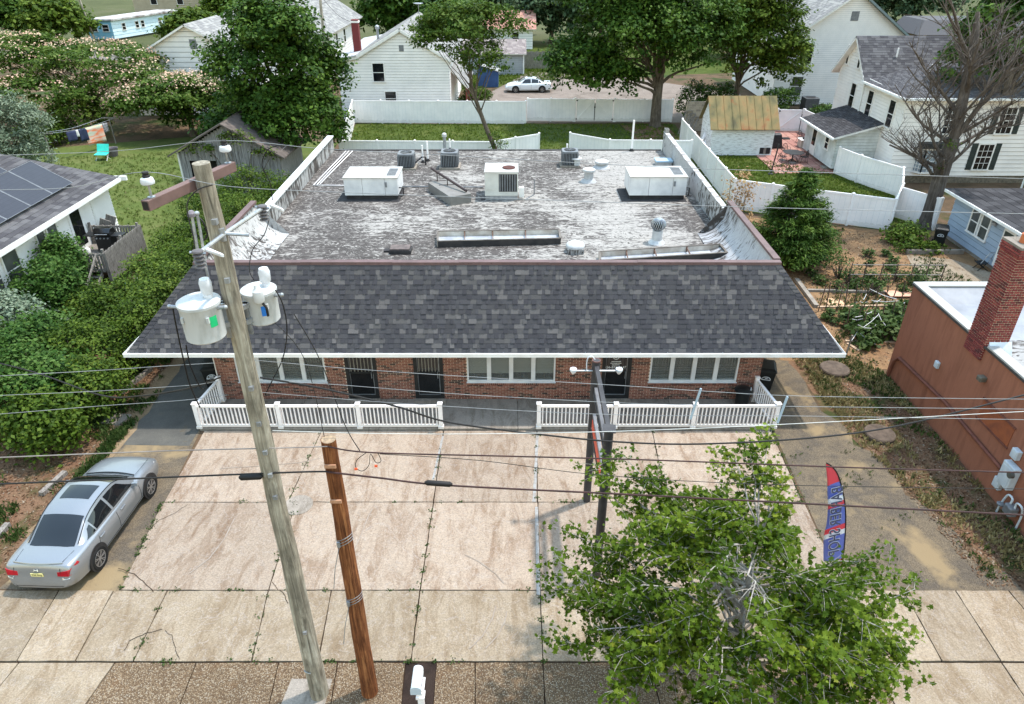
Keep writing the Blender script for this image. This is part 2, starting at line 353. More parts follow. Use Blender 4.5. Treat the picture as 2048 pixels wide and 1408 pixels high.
sheet('far_meadow', [(-160,116),(-20,108),(60,110),(200,130),(200,300),(-200,300)], ground_mat('meadow', [(.3, K(96,104,62)), (.55, K(116,122,78)), (.75, K(140,134,104))], .06, 4), .003)
# ================================================================ the brick shop building with mansard front
rnd = random.Random(7)
m_brick = tinted('brick', [(0, S(134,90,77)), (.25, S(118,78,67)), (.5, S(144,98,84)), (.72, S(106,70,62)), (.86, S(86,64,58)), (.95, S(62,53,51))], .9, 40, .2)
m_mortar = mat('mortar', S(226,206,186), S(204,184,164), .95, 8)
m_shin = tinted('shingle', [(0, S(66,65,69)), (.25, S(58,57,61)), (.5, S(72,71,74)), (.7, S(62,61,64)), (.84, S(83,81,81)), (.96, S(94,91,91))], .95, 90, .4, .5)
m_felt = mat('roof_felt', S(50,50,57), S(42,42,48), .95, 10)
m_cap = mat('brown_flashing', S(108,86,85), S(92,73,72), .55, 2)
m_gut = mat('gutter_white', S(238,238,236), S(222,220,216), .45, 2)
def membrane(name, white, sx=(.55, 1.5, 1), thr=(.46, .53), bias=True, seams=True):
    n = NT(name); p = n.coord('pos'); ps = n.coord('pos', sx)
    brush = n.noise(ps, 1.9, 7, .62, 2.6); big = n.noise(p, .28, 4, .55, .6)
    m = n.add('ShaderNodeMath', operation='MULTIPLY_ADD'); n.l(big, m.inputs[0]); m.inputs[1].default_value = .85; n.l(brush, m.inputs[2])
    fac = m.outputs[0]; shift = .425
    if bias:
        sp = n.add('ShaderNodeSeparateXYZ'); n.l(p, sp.inputs[0])
        r = n.add('ShaderNodeMapRange'); n.l(sp.outputs[0], r.inputs[0]); r.inputs[1].default_value = -7; r.inputs[2].default_value = 4; r.inputs[3].default_value = -.10; r.inputs[4].default_value = .03
        a = n.add('ShaderNodeMath', operation='ADD'); n.l(fac, a.inputs[0]); n.l(r.outputs[0], a.inputs[1]); fac = a.outputs[0]
    f = n.ramp(fac, [(thr[0]+shift, 0.0), (thr[1]+shift, 1.0)])
    dark = n.ramp(n.noise(p, 1.3, 6, .7), [(.3, K(96,88,83)), (.7, K(140,130,125))])
    wht = n.ramp(n.noise(p, 3.5, 6, .7), [(.3, white), (.7, tuple(c*.82 for c in white[:3])+(1,))])
    col = n.mix(f, dark, wht)
    fine = n.noise(n.coord('pos', (1, 5, 1)), 7, 5, .75); col = n.mix(.34, col, n.ramp(fine, [(.32, .2), (.68, .82)]), 'OVERLAY')
    if bias:
        k2 = n.noise(n.coord('pos', (.8,1.3,1)), 1.5, 6, .68, 6.0); col = n.mix(n.ramp(k2, [(.40, .85), (.45, 0.0)]), col, K(92,84,80)); col = n.mix(n.ramp(k2, [(.55, 0.0), (.59, .85)]), col, white)
    if seams:
        w = n.add('ShaderNodeTexWave', wave_type='BANDS', bands_direction='Y'); w.inputs['Scale'].default_value = .325; w.inputs['Distortion'].default_value = .15; n.l(p, w.inputs[0])
        col = n.mix(n.ramp(w.outputs[0], [(.0, .85), (.0012, 0.0)]), col, K(64,58,56))
    n.bump(brush, .25, .02); MATS[name] = n.done(col, .8, 0, .25); return MATS[name]
m_memb = membrane('roof_membrane', K(232,224,215,.40))
m_memb2 = membrane('parapet_membrane', K(214,212,210,.6), (1.4, 1.4, .35), (.42, .52), False, False)
m_memb3 = membrane('parapet_membrane_pale', K(206,205,206,.7), (1.4, 1.4, .6), (.33, .40), False, False)
m_memb4 = membrane('return_membrane_pale', K(214,213,216,.6), (.5, 2.2, .5), (.40, .47), False, False)
BX0, BX1, BY0, BY1 = -10.35, 8.73, 21.13, 40.65; RZ = 3.9; RID_Y, RID_Z = 21.5, 5.25; EY, EZ = 20.1, 2.65; EX0, EX1 = -12.6, 10.8
bld = thing('shop_building', 'long one storey brown brick shop building with dark shingled mansard and flat roof', 'building', (-.8, BY0, 0))
# walls (backing mortar faces; openings cut as spans)
OPEN = [(-9.66,-6.54,.84,2.25), (-5.84,-4.74,.12,2.2), (-3.45,-2.41,.12,2.2), (-1.58,1.52,.84,2.25), (3.15,4.18,.12,2.2), (4.83,7.92,.84,2.25)]
w = MB(); w.box(BX0, BX1, BY1-.2, BY1, 0, RZ-.1); w.box(BX0, BX0+.2, BY0+.3, BY1-.2, 0, RZ-.1); w.box(BX1-.2, BX1, BY0+.3, BY1-.2, 0, RZ-.1)
x = BX0+.002
for (a, c, z0, z1) in OPEN:
    w.box(x, a, BY0+.012, BY0+.28, 0, 2.9); w.box(a, c, BY0+.012, BY0+.28, z1, 2.9)
    if z0 > .3: w.box(a, c, BY0+.012, BY0+.28, 0, z0)
    x = c
w.box(x, BX1-.002, BY0+.012, BY0+.28, 0, 2.9)
w.box(BX0+.01, BX1-.01, RID_Y-.05, RID_Y+.1, 2.9, RID_Z-.06)
w.build('wall', m_mortar, bld)
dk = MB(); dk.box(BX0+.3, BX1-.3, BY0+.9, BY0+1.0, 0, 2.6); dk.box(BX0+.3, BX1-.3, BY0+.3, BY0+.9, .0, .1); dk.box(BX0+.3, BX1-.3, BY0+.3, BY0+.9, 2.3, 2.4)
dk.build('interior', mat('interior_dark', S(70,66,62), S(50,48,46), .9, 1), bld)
BL, BH, BT = .200, .053, .0672
bricks = []; rest = MB()
def hit(x0, x1, z0, z1):
    for (a, c, q, e) in OPEN:
        zz = q-.115 if q > .3 else q
        if x1 > a and x0 < c and z1 > zz and z0 < e: return a, c
    return None
row = 0; z = .122
while z < 2.6:
    x = BX0 + (0 if row % 2 == 0 else -.1065)
    while x < BX1:
        x0, x1 = max(x, BX0), min(x+BL, BX1); h = hit(x0, x1, z, z+BH)
        segs = [(x0, x1)]
        if h:
            segs = []
            if x0 < h[0]-.02: segs.append((x0, h[0]-.004))
            if x1 > h[1]+.02: segs.append((h[1]+.004, x1))
        for s0, s1 in segs:
            if s1-s0 > .03: bricks.append((s0, s1, z))
        x += BL+.0135
    z += BT; row += 1
full = [b for b in bricks if abs(b[1]-b[0]-BL) < .001 and -2.4 < b[0] < 4.6 and b[2] < 1.15]
full = sorted(full, key=lambda b: abs(b[0]-.2))[:300]; fs = set(full)
bm_ = MB(); bm_.box(-BL/2, BL/2, -.012, .02, 0, BH); bme = bm_.mesh('brick'); bme.materials.append(m_brick)
base = wloc(bld)
for b in full:
    inst(bme, bld, Vector(((b[0]+b[1])/2, BY0+.012-rnd.uniform(.006,.011)+.005, b[2]))-base, name='brick')
for b in bricks:
    if b in fs: continue
    rest.tint = rnd.random(); y = BY0-rnd.uniform(-.002,.004); rest.box(b[0], b[1], y, BY0+.03, b[2], b[2]+BH)
# rowlock sills under the windows
for (a, c, z0, z1) in OPEN:
    if z0 > .3:
        k = int((c-a)/.068)
        for i in range(k):
            xx = a + (c-a)*i/k; rest.tint = rnd.random()*.7
            rest.hexa([(xx,BY0-.04,z0-.115),(xx+.058,BY0-.04,z0-.115),(xx+.058,BY0+.03,z0-.115),(xx,BY0+.03,z0-.115),(xx,BY0-.05,z0-.04),(xx+.058,BY0-.05,z0-.04),(xx+.058,BY0+.03,z0-.01),(xx,BY0+.03,z0-.01)])
o = rest.build('brickwork', m_brick, bld); o['kind'] = 'stuff'
corner = MB(); corner.box(BX0-.03, BX0-.004, BY0-.02, BY0+.05, .12, 2.6); corner.build('corner_trim', white_paint, bld)
# windows: four lights each
m_blind = mat('blind', S(214,212,206), S(196,194,188), .6, 1, stretch=(.2,.2,40), bump=.6, bscale=1.0)
m_vert = mat('vertical_blind', S(150,148,140), S(86,84,80), .7, 1, stretch=(28,1,.2))
m_alu = mat('aluminium_frame', S(216,218,220), S(196,198,202), .4, 2)
for wi, (a, c, z0, z1) in enumerate([OPEN[0], OPEN[3], OPEN[5]]):
    fr = MB(); yf, yb = BY0+.005, BY0+.085
    fr.box(a, c, yf, yb, z0, z0+.07); fr.box(a, c, yf, yb, z1-.07, z1); n4 = 4; pw = (c-a)/n4
    for i in range(n4+1):
        xx = a+pw*i; w2 = .06 if i in (0, n4) else .075; fr.box(max(a,xx-w2), min(c,xx+w2), yf-.004, yb, z0+.07, z1-.07)
    fr.box(a-.03, c+.03, yf-.04, yb, z0-.035, z0-.001)
    win = fr.build('window', m_alu, bld, bevel=.006)
    for i in range(n4):
        x0, x1 = a+pw*i+.075, a+pw*(i+1)-.075
        p = MB(); p.box(x0-.01, x1+.01, yf+.05, yf+.056, z0+.06, z1-.06)
        gm = NT('pane_glass') if 'pane_glass' not in MATS else None
        if gm:
            gm.b.inputs['Transmission Weight'].default_value = .9; gm.b.inputs['IOR'].default_value = 1.25; MATS['pane_glass'] = gm.done(S(200,206,206), .03, 0, .5)
        p.build('pane', MATS['pane_glass'], win)
        bl = MB()
        if wi == 1:
            zb = z0+.30+.05*(i%3==2); zz = zb
            while zz < z1: bl.box(x0-.03, x1+.03, yf+.10, yf+.125, zz, zz+.036); zz += .042
            bl.build('blind', m_blind, win)
            q = MB(); q.tube([((x0+x1)/2+.02*i, yf+.2, z0+.09), ((x0+x1)/2+.02*i, yf+.24, z0+.2)], [.09,.1], 12); q.build('chair_back', black_metal, win)
        else:
            k = 7
            for j in range(k):
                xx = x0+(x1-x0)*j/k; bl.box(xx, xx+(x1-x0)/k*.72, yf+.10+.02*(j%2), yf+.108+.02*(j%2), z0+ (.75 if wi == 0 else .62), z1)
            for j in range(6): bl.box(x0-.03, x1+.03, yf+.10, yf+.12, z0+.1+j*.1, z0+.1+j*.1+.055)
            bl.build('blind', m_vert, win)
            s2 = MB(); s2.box(x0-.04, x1+.04, yf+.06, yf+.3, z0+.05, z0+.1); s2.build('inner_sill', white_paint, win)
# doors
m_doorframe = mat('door_frame_black', S(44,45,46), S(34,35,36), .45, 3)
for di, (a, c, z0, z1) in enumerate([OPEN[1], OPEN[2], OPEN[4]]):
    fr = MB(); fr.box(a, a+.13, BY0-.01, BY0+.1, z0, z1); fr.box(c-.13, c, BY0-.01, BY0+.1, z0, z1); fr.box(a, c, BY0-.01, BY0+.1, z1-.12, z1); fr.box(a+.13, c-.13, BY0+.0, BY0+.1, z0, z0+.14)
    fr.box(a+.13, c-.13, BY0+.02, BY0+.07, 1.18, 1.22) if di < 2 else None
    d = fr.build('door', m_doorframe, bld, bevel=.006)
    p = MB(); p.box(a+.12, c-.12, BY0+.06, BY0+.066, z0+.13, z1-.1); p.build('pane', glass_dark, d)
    tr = MB(); tr.box(a+.13, a+.145, BY0+.045, BY0+.058, z0+.14, z1-.12); tr.box(c-.16, c-.14, BY0+.045, BY0+.058, z0+.14, z1-.12); tr.box(a+.13, c-.14, BY0+.045, BY0+.058, z0+.15, z0+.17)
    tr.build('trim', galv, d)
    if di < 2:
        sl = MB()
        for j in range(7): xx = a+.17+(c-a-.36)*j/6; sl.box(xx, xx+.035, BY0+.05, BY0+.057, 1.24, z1-.1)
        sl.build('blind', mat('door_blind', S(126,124,116), S(104,102,96), .7, 2), d)
    h = MB(); h.tube([(c-.2,BY0+.05,1.0),(c-.2,BY0-.02,1.0),(c-.2,BY0-.02,1.25),(c-.2,BY0+.05,1.25)], .012, 6); h.build('handle', galv, d)
    st = MB(); st.box(a-.05, c+.05, BY0-.22, BY0-.02, .116, .15); st.build('threshold', m_grayc, d)
def text_on(body, loc, size, m, parent, rot=(math.pi/2,0,0), name='lettering', ext=.001, font_shear=0.0, mirror=False, align='CENTER', bold=0.0):
    cu = bpy.data.curves.new(name, 'FONT'); cu.body = body; cu.size = size; cu.extrude = ext; cu.align_x = align; cu.align_y = 'CENTER'; cu.shear = font_shear; cu.offset = bold
    o = bpy.data.objects.new(name, cu); COL.objects.link(o); dg = bpy.context.evaluated_depsgraph_get()
    me = bpy.data.meshes.new_from_object(o.evaluated_get(dg)); bpy.data.objects.remove(o)
    me.materials.clear(); me.materials.append(m); q = link(bpy.data.objects.new(name, me), parent)
    q.location = Vector(loc)-(wloc(parent) if parent else Vector()); q.rotation_euler = rot
    if mirror: q.scale = (-1, 1, 1)
    return q
m_letter = mat('white_vinyl_letter', S(226,228,230), S(214,216,220), .5, 3)
door3 = [o for o in bld.children if o.name.startswith('door')][2]
text_on('856-876-0147', (3.62, BY0+.044, 1.42), .135, m_letter, door3)
text_on('HAIRCUTS  BEARD TRIMS', (3.62, BY0+.044, 1.60), .05, m_letter, door3) if False else None
em = MB()
cx, cz = 3.62, 1.86
em.tube([(cx+.11*math.cos(a*math.pi/10), BY0+.045, cz+.11*math.sin(a*math.pi/10)) for a in range(21)], .012, 5); em.prism([(cx-.05,BY0+.044,cz-.06),(cx+.02,BY0+.044,cz-.06),(cx+.06,BY0+.044,cz+.05),(cx-.02,BY0+.044,cz+.06)], (0,.004,0))
em.build('emblem', m_letter, door3)
for k, (dz, ww) in enumerate(((-.20, .30), (-.27, .38), (-.34, .26))):
    e2 = MB(); r2 = random.Random(k); xx = cx-ww/2
    while xx < cx+ww/2: q = r2.uniform(.012,.03); e2.box(xx, xx+q, BY0+.044, BY0+.046, cz+dz-.014, cz+dz+.014); xx += q+.008
    e2.build('small_print', m_letter, door3)
em2 = MB(); em2.tube([(cx-.1, BY0+.045, cz+.17), (cx, BY0+.045, cz+.20), (cx+.1, BY0+.045, cz+.17)], .012, 5); em2.build('emblem_arch', mat('red_vinyl', S(176,60,58), S(150,48,48), .5, 3), door3)
# roof deck, parapets
rf = MB(); rf.box(BX0+.25, BX1-.25, RID_Y+.1, BY1, RZ-.3, RZ); flat = rf.build('flat_roof', m_memb, bld)
e = MB(); e.box(BX0+.26, BX1-.26, BY1-.09, BY1+.03, RZ+.002, RZ+.05); e.build('rear_roof_edge', mat('dark_flashing', S(70,66,66), S(56,54,54), .6, 3), flat)
pp = MB(); pp.box(BX0, BX0+.24, 27.6, BY1+.02, RZ-.2, 4.66); pl = pp.build('parapet', m_memb2, bld)
cp = MB()
for i in range(5): y0 = 27.6+(BY1-27.6)/5*i; cp.box(BX0-.04, BX0+.30, y0+.004, y0+(BY1-27.6)/5-.004, 4.66, 4.72+.006*(i%2))
cp.build('coping', mat('white_coping', S(224,224,224), S(196,194,192), .6, 1.5), pl)
pp = MB(); pp.box(BX1-.2, BX1, 27.6, BY1+.02, RZ-.2, 4.93); pr = pp.build('parapet', m_memb3, bld)
cpm = mat('weathered_coping', S(196,194,192), S(128,122,120), .85, 2.2, bump=.4)
for i in range(14):
    y0 = 27.6+(BY1-27.6)/14*i; c_ = MB(); c_.box(BX1-.22, BX1+.02, y0+.004, y0+.93-.004, 4.93, 4.955+.008*rnd.random()); c_.build('coping_block', cpm, pr)
blk = MB(); bx, by = BX1-.1, BY1-.25
for (x0,x1,y0,y1) in ((-.1,.1,-.2,-.16),(-.1,.1,.16,.2),(-.1,.1,-.02,.02),(-.1,-.07,-.16,.16),(.07,.1,-.16,.16)): blk.box(bx+x0, bx+x1, by+y0, by+y1, 4.97, 5.16)
tag(rebase(blk.build('concrete_block', mat('cinder_block', S(150,146,142), S(124,120,116), .95, 9, bump=.5)), (bx, by, 4.97)), 'hollow grey concrete block at the back end of the right parapet', 'block')
# sloped inner membranes of the mansard returns, concave sweep
for sgn, X, inn, nm in ((-1, BX0, 1.25, m_memb2), (1, BX1, 1.15, m_memb4)):
    r_ = MB(); ys = [RID_Y+.1, 22.5, 24, 25.5, 26.8, 27.55]; prof = [(0.02, RZ+.03), (.25, RZ+.08), (.55, RZ+.28), (.85, RZ+.72), (1.0, RID_Z+.02)]
    idx = {}
    for i, y in enumerate(ys):
        for j, (t, z) in enumerate(prof):
            xx = (X - sgn*inn) + sgn*inn*t; idx[i, j] = len(r_.v); r_.v.append((xx, y, z + .015*math.sin(i*2.1+j)))
    for i in range(len(ys)-1):
        for j in range(len(prof)-1): r_._f([idx[i,j], idx[i+1,j], idx[i+1,j+1], idx[i,j+1]])
    b0 = len(r_.v)
    for j, (t, z) in enumerate(prof): pass
    r_._f([idx[len(ys)-1, j] for j in range(len(prof))] )
    r_.build('mansard_return', nm, bld, smooth=True)
# ridge caps
caps = [(BX0-.06, -6.9), (-6.9, -3.9), (-3.9, -1.73), (-1.73, 1.2), (1.2, 4.1), (4.1, 7.0), (7.0, BX1+.06)]
for i, (a, c) in enumerate(caps):
    m_ = MB(); dz = .008*(i % 2); m_.hexa([(a,RID_Y-.08,RID_Z-.07+dz),(c,RID_Y-.08,RID_Z-.07+dz),(c,RID_Y+.11,RID_Z-.01+dz),(a,RID_Y+.11,RID_Z-.01+dz),(a,RID_Y-.075,RID_Z+.03+dz),(c,RID_Y-.075,RID_Z+.03+dz),(c,RID_Y+.11,RID_Z+.045+dz),(a,RID_Y+.11,RID_Z+.045+dz)])
    s_ = m_.build('ridge_cap', m_cap, bld)
    sc = MB(); x = a+.3
    while x < c: sc.box(x, x+.025, RID_Y-.085, RID_Y-.08, RID_Z-.03+dz, RID_Z-.005+dz); x += .75
    sc.build('screws', mat('screw', S(96,70,70), S(84,60,60), .6), s_)
for sgn, X in ((-1, BX0), (1, BX1)):
    for (y0, y1) in ((RID_Y+.21, 24.4), (24.4, 27.6)):
        m_ = MB(); m_.box(X-.11, X+.11, y0, y1-.004, RID_Z-.04, RID_Z+.05); m_.build('ridge_cap', m_cap, bld)
# mansard faces
Lr = Vector((BX0, RID_Y-.06, RID_Z-.05)); Rr = Vector((BX1, RID_Y-.06, RID_Z-.05)); Le = Vector((EX0, EY, EZ)); Re = Vector((EX1, EY, EZ))
LB, RB = Vector((BX0, 27.6, RID_Z-.05)), Vector((BX1, 27.6, RID_Z-.05)); LBe, RBe = Vector((EX0, 27.6, EZ)), Vector((EX1, 27.6, EZ))
mf = MB(); mf.poly([Le, Re, Rr, Lr]); mf.poly([Le, Lr, LB, LBe]); mf.poly([Re, RBe, RB, Rr]); mf.poly([LBe, LB, (BX0, 27.6, EZ)]); mf.poly([RBe, (BX1, 27.6, EZ), RB])
mans = mf.build('mansard', m_felt, bld)
sf = MB(); sf.box(EX0+.02, EX1-.02, EY+.02, BY0+.6, EZ-.08, EZ-.06); sf.box(EX0+.02, BX0, BY0+.6, 27.6, EZ-.08, EZ-.06); sf.box(BX1, EX1-.02, BY0+.6, 27.6, EZ-.08, EZ-.06); sf.build('soffit', white_paint, bld)
us = (Lr-Le); us.x = 0; us.normalize(); nn = Vector((1,0,0)).cross(us); 
if nn.y > 0: nn = -nn
NR = 18; SL = (Lr.z-Le.z)/us.z; ex = SL/NR
cands = []
for i in range(NR):
    t0, t1 = i/NR, (i+1)/NR
    xa = Le.x+(Lr.x-Le.x)*(t0+t1)/2; xb = Re.x+(Rr.x-Re.x)*(t0+t1)/2
    x = xa + rnd.uniform(-.2, 0); lt = False
    while x < xb:
        lt = not lt; wd = rnd.choice([.10,.13,.15,.17]) if lt and rnd.random() < .75 else rnd.choice([.10,.14,.2,.26,.34]); x0, x1 = max(x, xa), min(x+wd, xb)
        if x1-x0 > .02: cands.append((i, x0, x1, rnd.choice([.020,.024,.030]) if lt else rnd.choice([.010,.012])))
        x += wd
def shingle_pts(i, x0, x1, pr, lip=.012):
    o0 = Vector((0, Le.y, Le.z)) + us*(i*ex - .012); o1 = Vector((0, Le.y, Le.z)) + us*((i+1)*ex+.004)
    P = []
    for q, h in ((o0, 0), (o1, 0), (o1, .003+.002), (o0, pr)):
        P.append(q + nn*h)
    a = [Vector((x0, P[k].y, P[k].z)) for k in range(4)]; b = [Vector((x1, P[k].y, P[k].z)) for k in range(4)]
    return [a[0], b[0], b[1], a[1], a[3], b[3], b[2], a[2]]
order = sorted(range(len(cands)), key=lambda k: (cands[k][0], abs(cands[k][1])))
top300 = set(order[:300]); shm = {}
rest = MB(); mb_off = wloc(mans)
for k, cnd in enumerate(cands):
    i, x0, x1, pr = cnd
    if k in top300:
        key = (round(x1-x0, 3), pr)
        if key not in shm:
            q = MB(); q.hexa([p - Vector(((x0+x1)/2, Le.y, Le.z)) - us*(i*ex) for p in shingle_pts(i, x0, x1, pr)]); me = q.mesh('shingle'); me.materials.append(m_shin); shm[key] = me
        inst(shm[key], mans, Vector(((x0+x1)/2, Le.y, Le.z)) + us*(i*ex) - mb_off, name='shingle')
    else:
        rest.tint = (.72+.27*rnd.random() if pr > .015 and rnd.random() < .62 else .7*rnd.random()); rest.hexa(shingle_pts(i, x0, x1, pr))
o = rest.build('shingle_field', m_shin, mans); o['kind'] = 'stuff'
# hip caps and side slope courses
for (e_, r_) in ((Le, Lr), (Re, Rr)):
    d = (r_-e_); k = 22
    side = Vector((1,0,0)) if e_ is Le else Vector((-1,0,0))
    for j in range(k):
        p0 = e_ + d*(j/k) + nn*.02; p1 = e_ + d*((j+1.12)/k) + nn*.008
        c_ = MB(); a = side*.17; c_.hexa([p0-a*.25-nn*.01, p0+a-nn*.012, p1+a-nn*.012, p1-a*.25-nn*.01, p0-a*.25+nn*.012, p0+a+nn*.004, p1+a-nn*.004, p1-a*.25+nn*.002]); c_.build('hip_cap', m_shin, mans)
for sgn, e_, r_, be in ((-1, Le, Lr, LBe), (1, Re, Rr, RBe)):
    s_ = MB()
    for i in range(NR):
        p0 = e_.lerp(r_, i/NR); p1 = e_.lerp(r_, (i+1)/NR); off = Vector((sgn*.012, 0, .006)); y0, y1 = p0.y+.05, 27.6
        s_.tint = rnd.random(); s_.poly([Vector((p0.x, y0, p0.z))+off, Vector((p0.x, y1, p0.z))+off, Vector((p1.x, y1, p1.z)), Vector((p1.x, p1.y+.05, p1.z))])
    o = s_.build('side_courses', m_shin, mans); o['kind'] = 'stuff'
# gutter: U channel with hangers
gt = MB()
gt.box(EX0-.12, EX1+.12, EY-.13, EY-.118, EZ-.10, EZ+.03); gt.box(EX0-.12, EX1+.12, EY-.15, EY-.118, EZ+.018, EZ+.034); gt.box(EX0-.12, EX1+.12, EY-.13, EY+.0, EZ-.11, EZ-.10); gt.box(EX0-.12, EX1+.12, EY-.012, EY-.002, EZ-.1, EZ-.0)
for sgn, X in ((-1, EX0), (1, EX1)):
    a, b2 = sorted((X, X+sgn*.12)); gt.box(a, b2, EY, 27.6, EZ-.11, EZ-.10); gt.box(X+sgn*.108, X+sgn*.12, EY-.1, 27.6, EZ-.1, EZ+.03) if sgn > 0 else gt.box(X-.12, X-.108, EY-.1, 27.6, EZ-.1, EZ+.03)
gu = gt.build('gutter', m_gut, bld)
x = EX0+.6; hg = MB()
while x < EX1: hg.box(x, x+.025, EY-.118, EY-.012, EZ+.004, EZ+.012); hg.box(x, x+.02, EY-.03, EY-.014, EZ+.0, EZ+.03); x += .9
hg.build('gutter_hangers', galv, gu)
# ================================================================ porch railings
def railing(name, label, path, posts):
    r = thing(name, label, 'railing', (*path[0], .115), 'white porch railings'); b = wloc(r)
    pm = MB(); pm.box(-.065,.065,-.065,.065,0,.98); pme = pm.mesh('post'); pme.materials.append(vinyl)
    cm = MB(); cm.box(-.085,.085,-.085,.085,.98,1.0); cm.hexa([(-.085,-.085,1.0),(.085,-.085,1.0),(.085,.085,1.0),(-.085,.085,1.0),(-.02,-.02,1.03),(.02,-.02,1.03),(.02,.02,1.03),(-.02,.02,1.03)]); cme = cm.mesh('post_cap'); cme.materials.append(vinyl)
    fm = MB(); fm.box(-.09,.09,-.09,.09,0,.09); fme = fm.mesh('post_skirt'); fme.materials.append(vinyl)
    bm = MB(); bm.box(-.019,.019,-.019,.019,.1,.86); bme = bm.mesh('baluster'); bme.materials.append(vinyl)
    for p in posts:
        o = inst(pme, r, Vector((*p, .115))-b, name='post'); inst(cme, o, (0,0,0), name='post_cap'); inst(fme, o, (0,0,0), name='post_skirt')
    for i in range(len(posts)-1):
        p, q = Vector((*posts[i], 0)), Vector((*posts[i+1], 0)); d = (q-p).normalized()
        t = MB(); t.bar(p+d*.065+Vector((0,0,1.0)), q-d*.065+Vector((0,0,1.0)), .09, .05); t.bar(p+d*.065+Vector((0,0,.965)), q-d*.065+Vector((0,0,.965)), .05, .05); t.build('top_rail', vinyl, r)
        t = MB(); t.bar(p+d*.065+Vector((0,0,.205)), q-d*.065+Vector((0,0,.205)), .055, .085); t.build('bottom_rail', vinyl, r)
        n = max(2, int((q-p).length/.128))
        for j in range(1, n): s = p.lerp(q, j/n); inst(bme, r, s+Vector((0,0,.115))-b, name='baluster')
    return r
X = lambda u: A(u, 862, 19.42).x
railing('porch_railing', 'white vinyl porch railing in front of the left half, beside the blacktop driveway', [(X(403),19.42)], [(-10.33,21.02),(X(403),19.42),(X(565),19.42),(X(722),19.42),(X(883),19.42)])
railing('porch_railing', 'white vinyl porch railing in front of the right half, behind the sign frame', [(X(1077),19.42)], [(X(1077),19.42),(X(1228),19.42),(X(1383),19.42),(X(1545),19.42),(8.62,21.02)])
# ================================================================ things on the flat roof
m_rtu = mat('rtu_white', S(222,220,220), S(196,195,197), .5, 1.2); m_rtut = mat('rtu_top', S(176,174,170), S(150,142,134), .6, 1.3, lo=.45, hi=.75)
m_cond = mat('condenser_gray', S(122,124,128), S(104,106,110), .45, 3); m_dark = mat('vent_dark', S(44,42,42), S(32,30,30), .7, 3)
m_black_tar = mat('tar_black', S(44,42,44), S(60,58,58), .9, 4)
def rtu(u0, u1, vb, vt, d, label):
    """packaged unit on a kerb: front face u0..u1, bottom vb, top vt"""
    p = G(u0, vb, RZ+.22); q = G(u1, vb, RZ+.22); y = p.y; zt = A(u0, vt, y).z; x0, x1 = p.x, q.x
    t = thing('rooftop_unit', label, 'air conditioner', ((x0+x1)/2, y+d/2, RZ), 'large white rooftop units')
    b = MB(); b.box(x0+.06, x1-.06, y+.06, y+d-.06, RZ, RZ+.22); b.build('kerb', m_black_tar, t)
    b = MB(); b.hexa([(x0-.35,y-.25,RZ+.004),(x1+.05,y-.25,RZ+.004),(x1+.05,y+d,RZ+.004),(x0-.35,y+d,RZ+.004),(x0-.25,y-.15,RZ+.03),(x1,y-.15,RZ+.03),(x1,y+d,RZ+.03),(x0-.25,y+d,RZ+.03)]); b.build('flashing', m_black_tar, t)
    w = x1-x0; sp = [0, .34, .76, 1]
    for i in range(3):
        b = MB(); b.box(x0+w*sp[i]+.006, x0+w*sp[i+1]-.006, y, y+d, RZ+.22, zt-.05); b.build('panel', m_rtu, t, bevel=.01)
    b = MB(); b.box(x0-.03, x0+w*.36, y-.04, y+d+.04, zt-.05, zt); b.build('cover', m_rtut, t, bevel=.008)
    b = MB(); b.box(x0+w*.362, x1+.03, y-.04, y+d+.04, zt-.05, zt-.004); b.build('cover', m_rtut, t, bevel=.008)
    b = MB(); b.box(x0+w*.78, x0+w*.95, y+d*.18, y+d*.85, zt, zt+.004); lo = b.build('grille', mat('grille_gray', S(150,150,150), S(120,120,120), .6, 3), t)
    s = MB()
    for k in range(9): yy = y+d*(.2+.07*k); s.box(x0+w*.785, x0+w*.945, yy, yy+.03, zt+.005, zt+.02)
    s.build('louvres', gray_metal, lo)
    b = MB(); b.box(x0+w*.77, x0+w*.80, y-.03, y, zt-.45, zt-.22); b.build('latch', gray_metal, t)
    b = MB(); b.tube([(x1,y+.3,RZ+.5),(x1+.2,y+.25,RZ+.5),(x1+.2,y+.25,RZ+.15),(x1+.05,y+.2,RZ+.1)], .03, 8); b.build('drain_pipe', black_metal, t)
    return t
rtu(690, 797, 391, 355, 1.75, 'white box air conditioning unit, left of the tilted roof hatch rail')
rtu(1258, 1371, 391, 353, 1.7, 'white box air conditioning unit with rust, near the right parapet')
# beige packaged unit with fan
p = G(970, 392, RZ+.2); q = G(1036, 392, RZ+.2); y = p.y; zt = A(970, 344, y).z; d = 1.5
t = thing('rooftop_unit', 'beige box air conditioner with louvred front and round rusty top fan', 'air conditioner', ((p.x+q.x)/2, y+d/2, RZ)); x0, x1 = p.x, q.x
m_bei = mat('beige_metal', S(206,204,198), S(186,184,178), .5, 1.5)
b = MB(); b.box(x0, x1, y, y+d, RZ+.2, zt-.03); b.build('cabinet', m_bei, t, bevel=.015)
b = MB(); b.box(x0-.02, x1+.02, y-.02, y+d+.02, zt-.03, zt); b.build('cover', m_rtut, t, bevel=.01)
b = MB(); b.box(x0+.03, x1-.03, y+.03, y+d-.03, RZ, RZ+.2); b.build('kerb', galv, t)
b = MB(); b.box(x0-.2, x0+.0, y-.05, y+.35, RZ+.004, RZ+.03); b.build('mat', m_black_tar, t)
b = MB(); cx, cy = x0+(x1-x0)*.72, y+d*.45; b.lathe((cx,cy,zt), [(.30,0),(.30,.03),(.24,.05),(.05,.045)], 24); fan = b.build('fan_guard', mat('rust_dark', S(92,52,44), S(66,40,36), .8, 5), t)
g_ = MB()
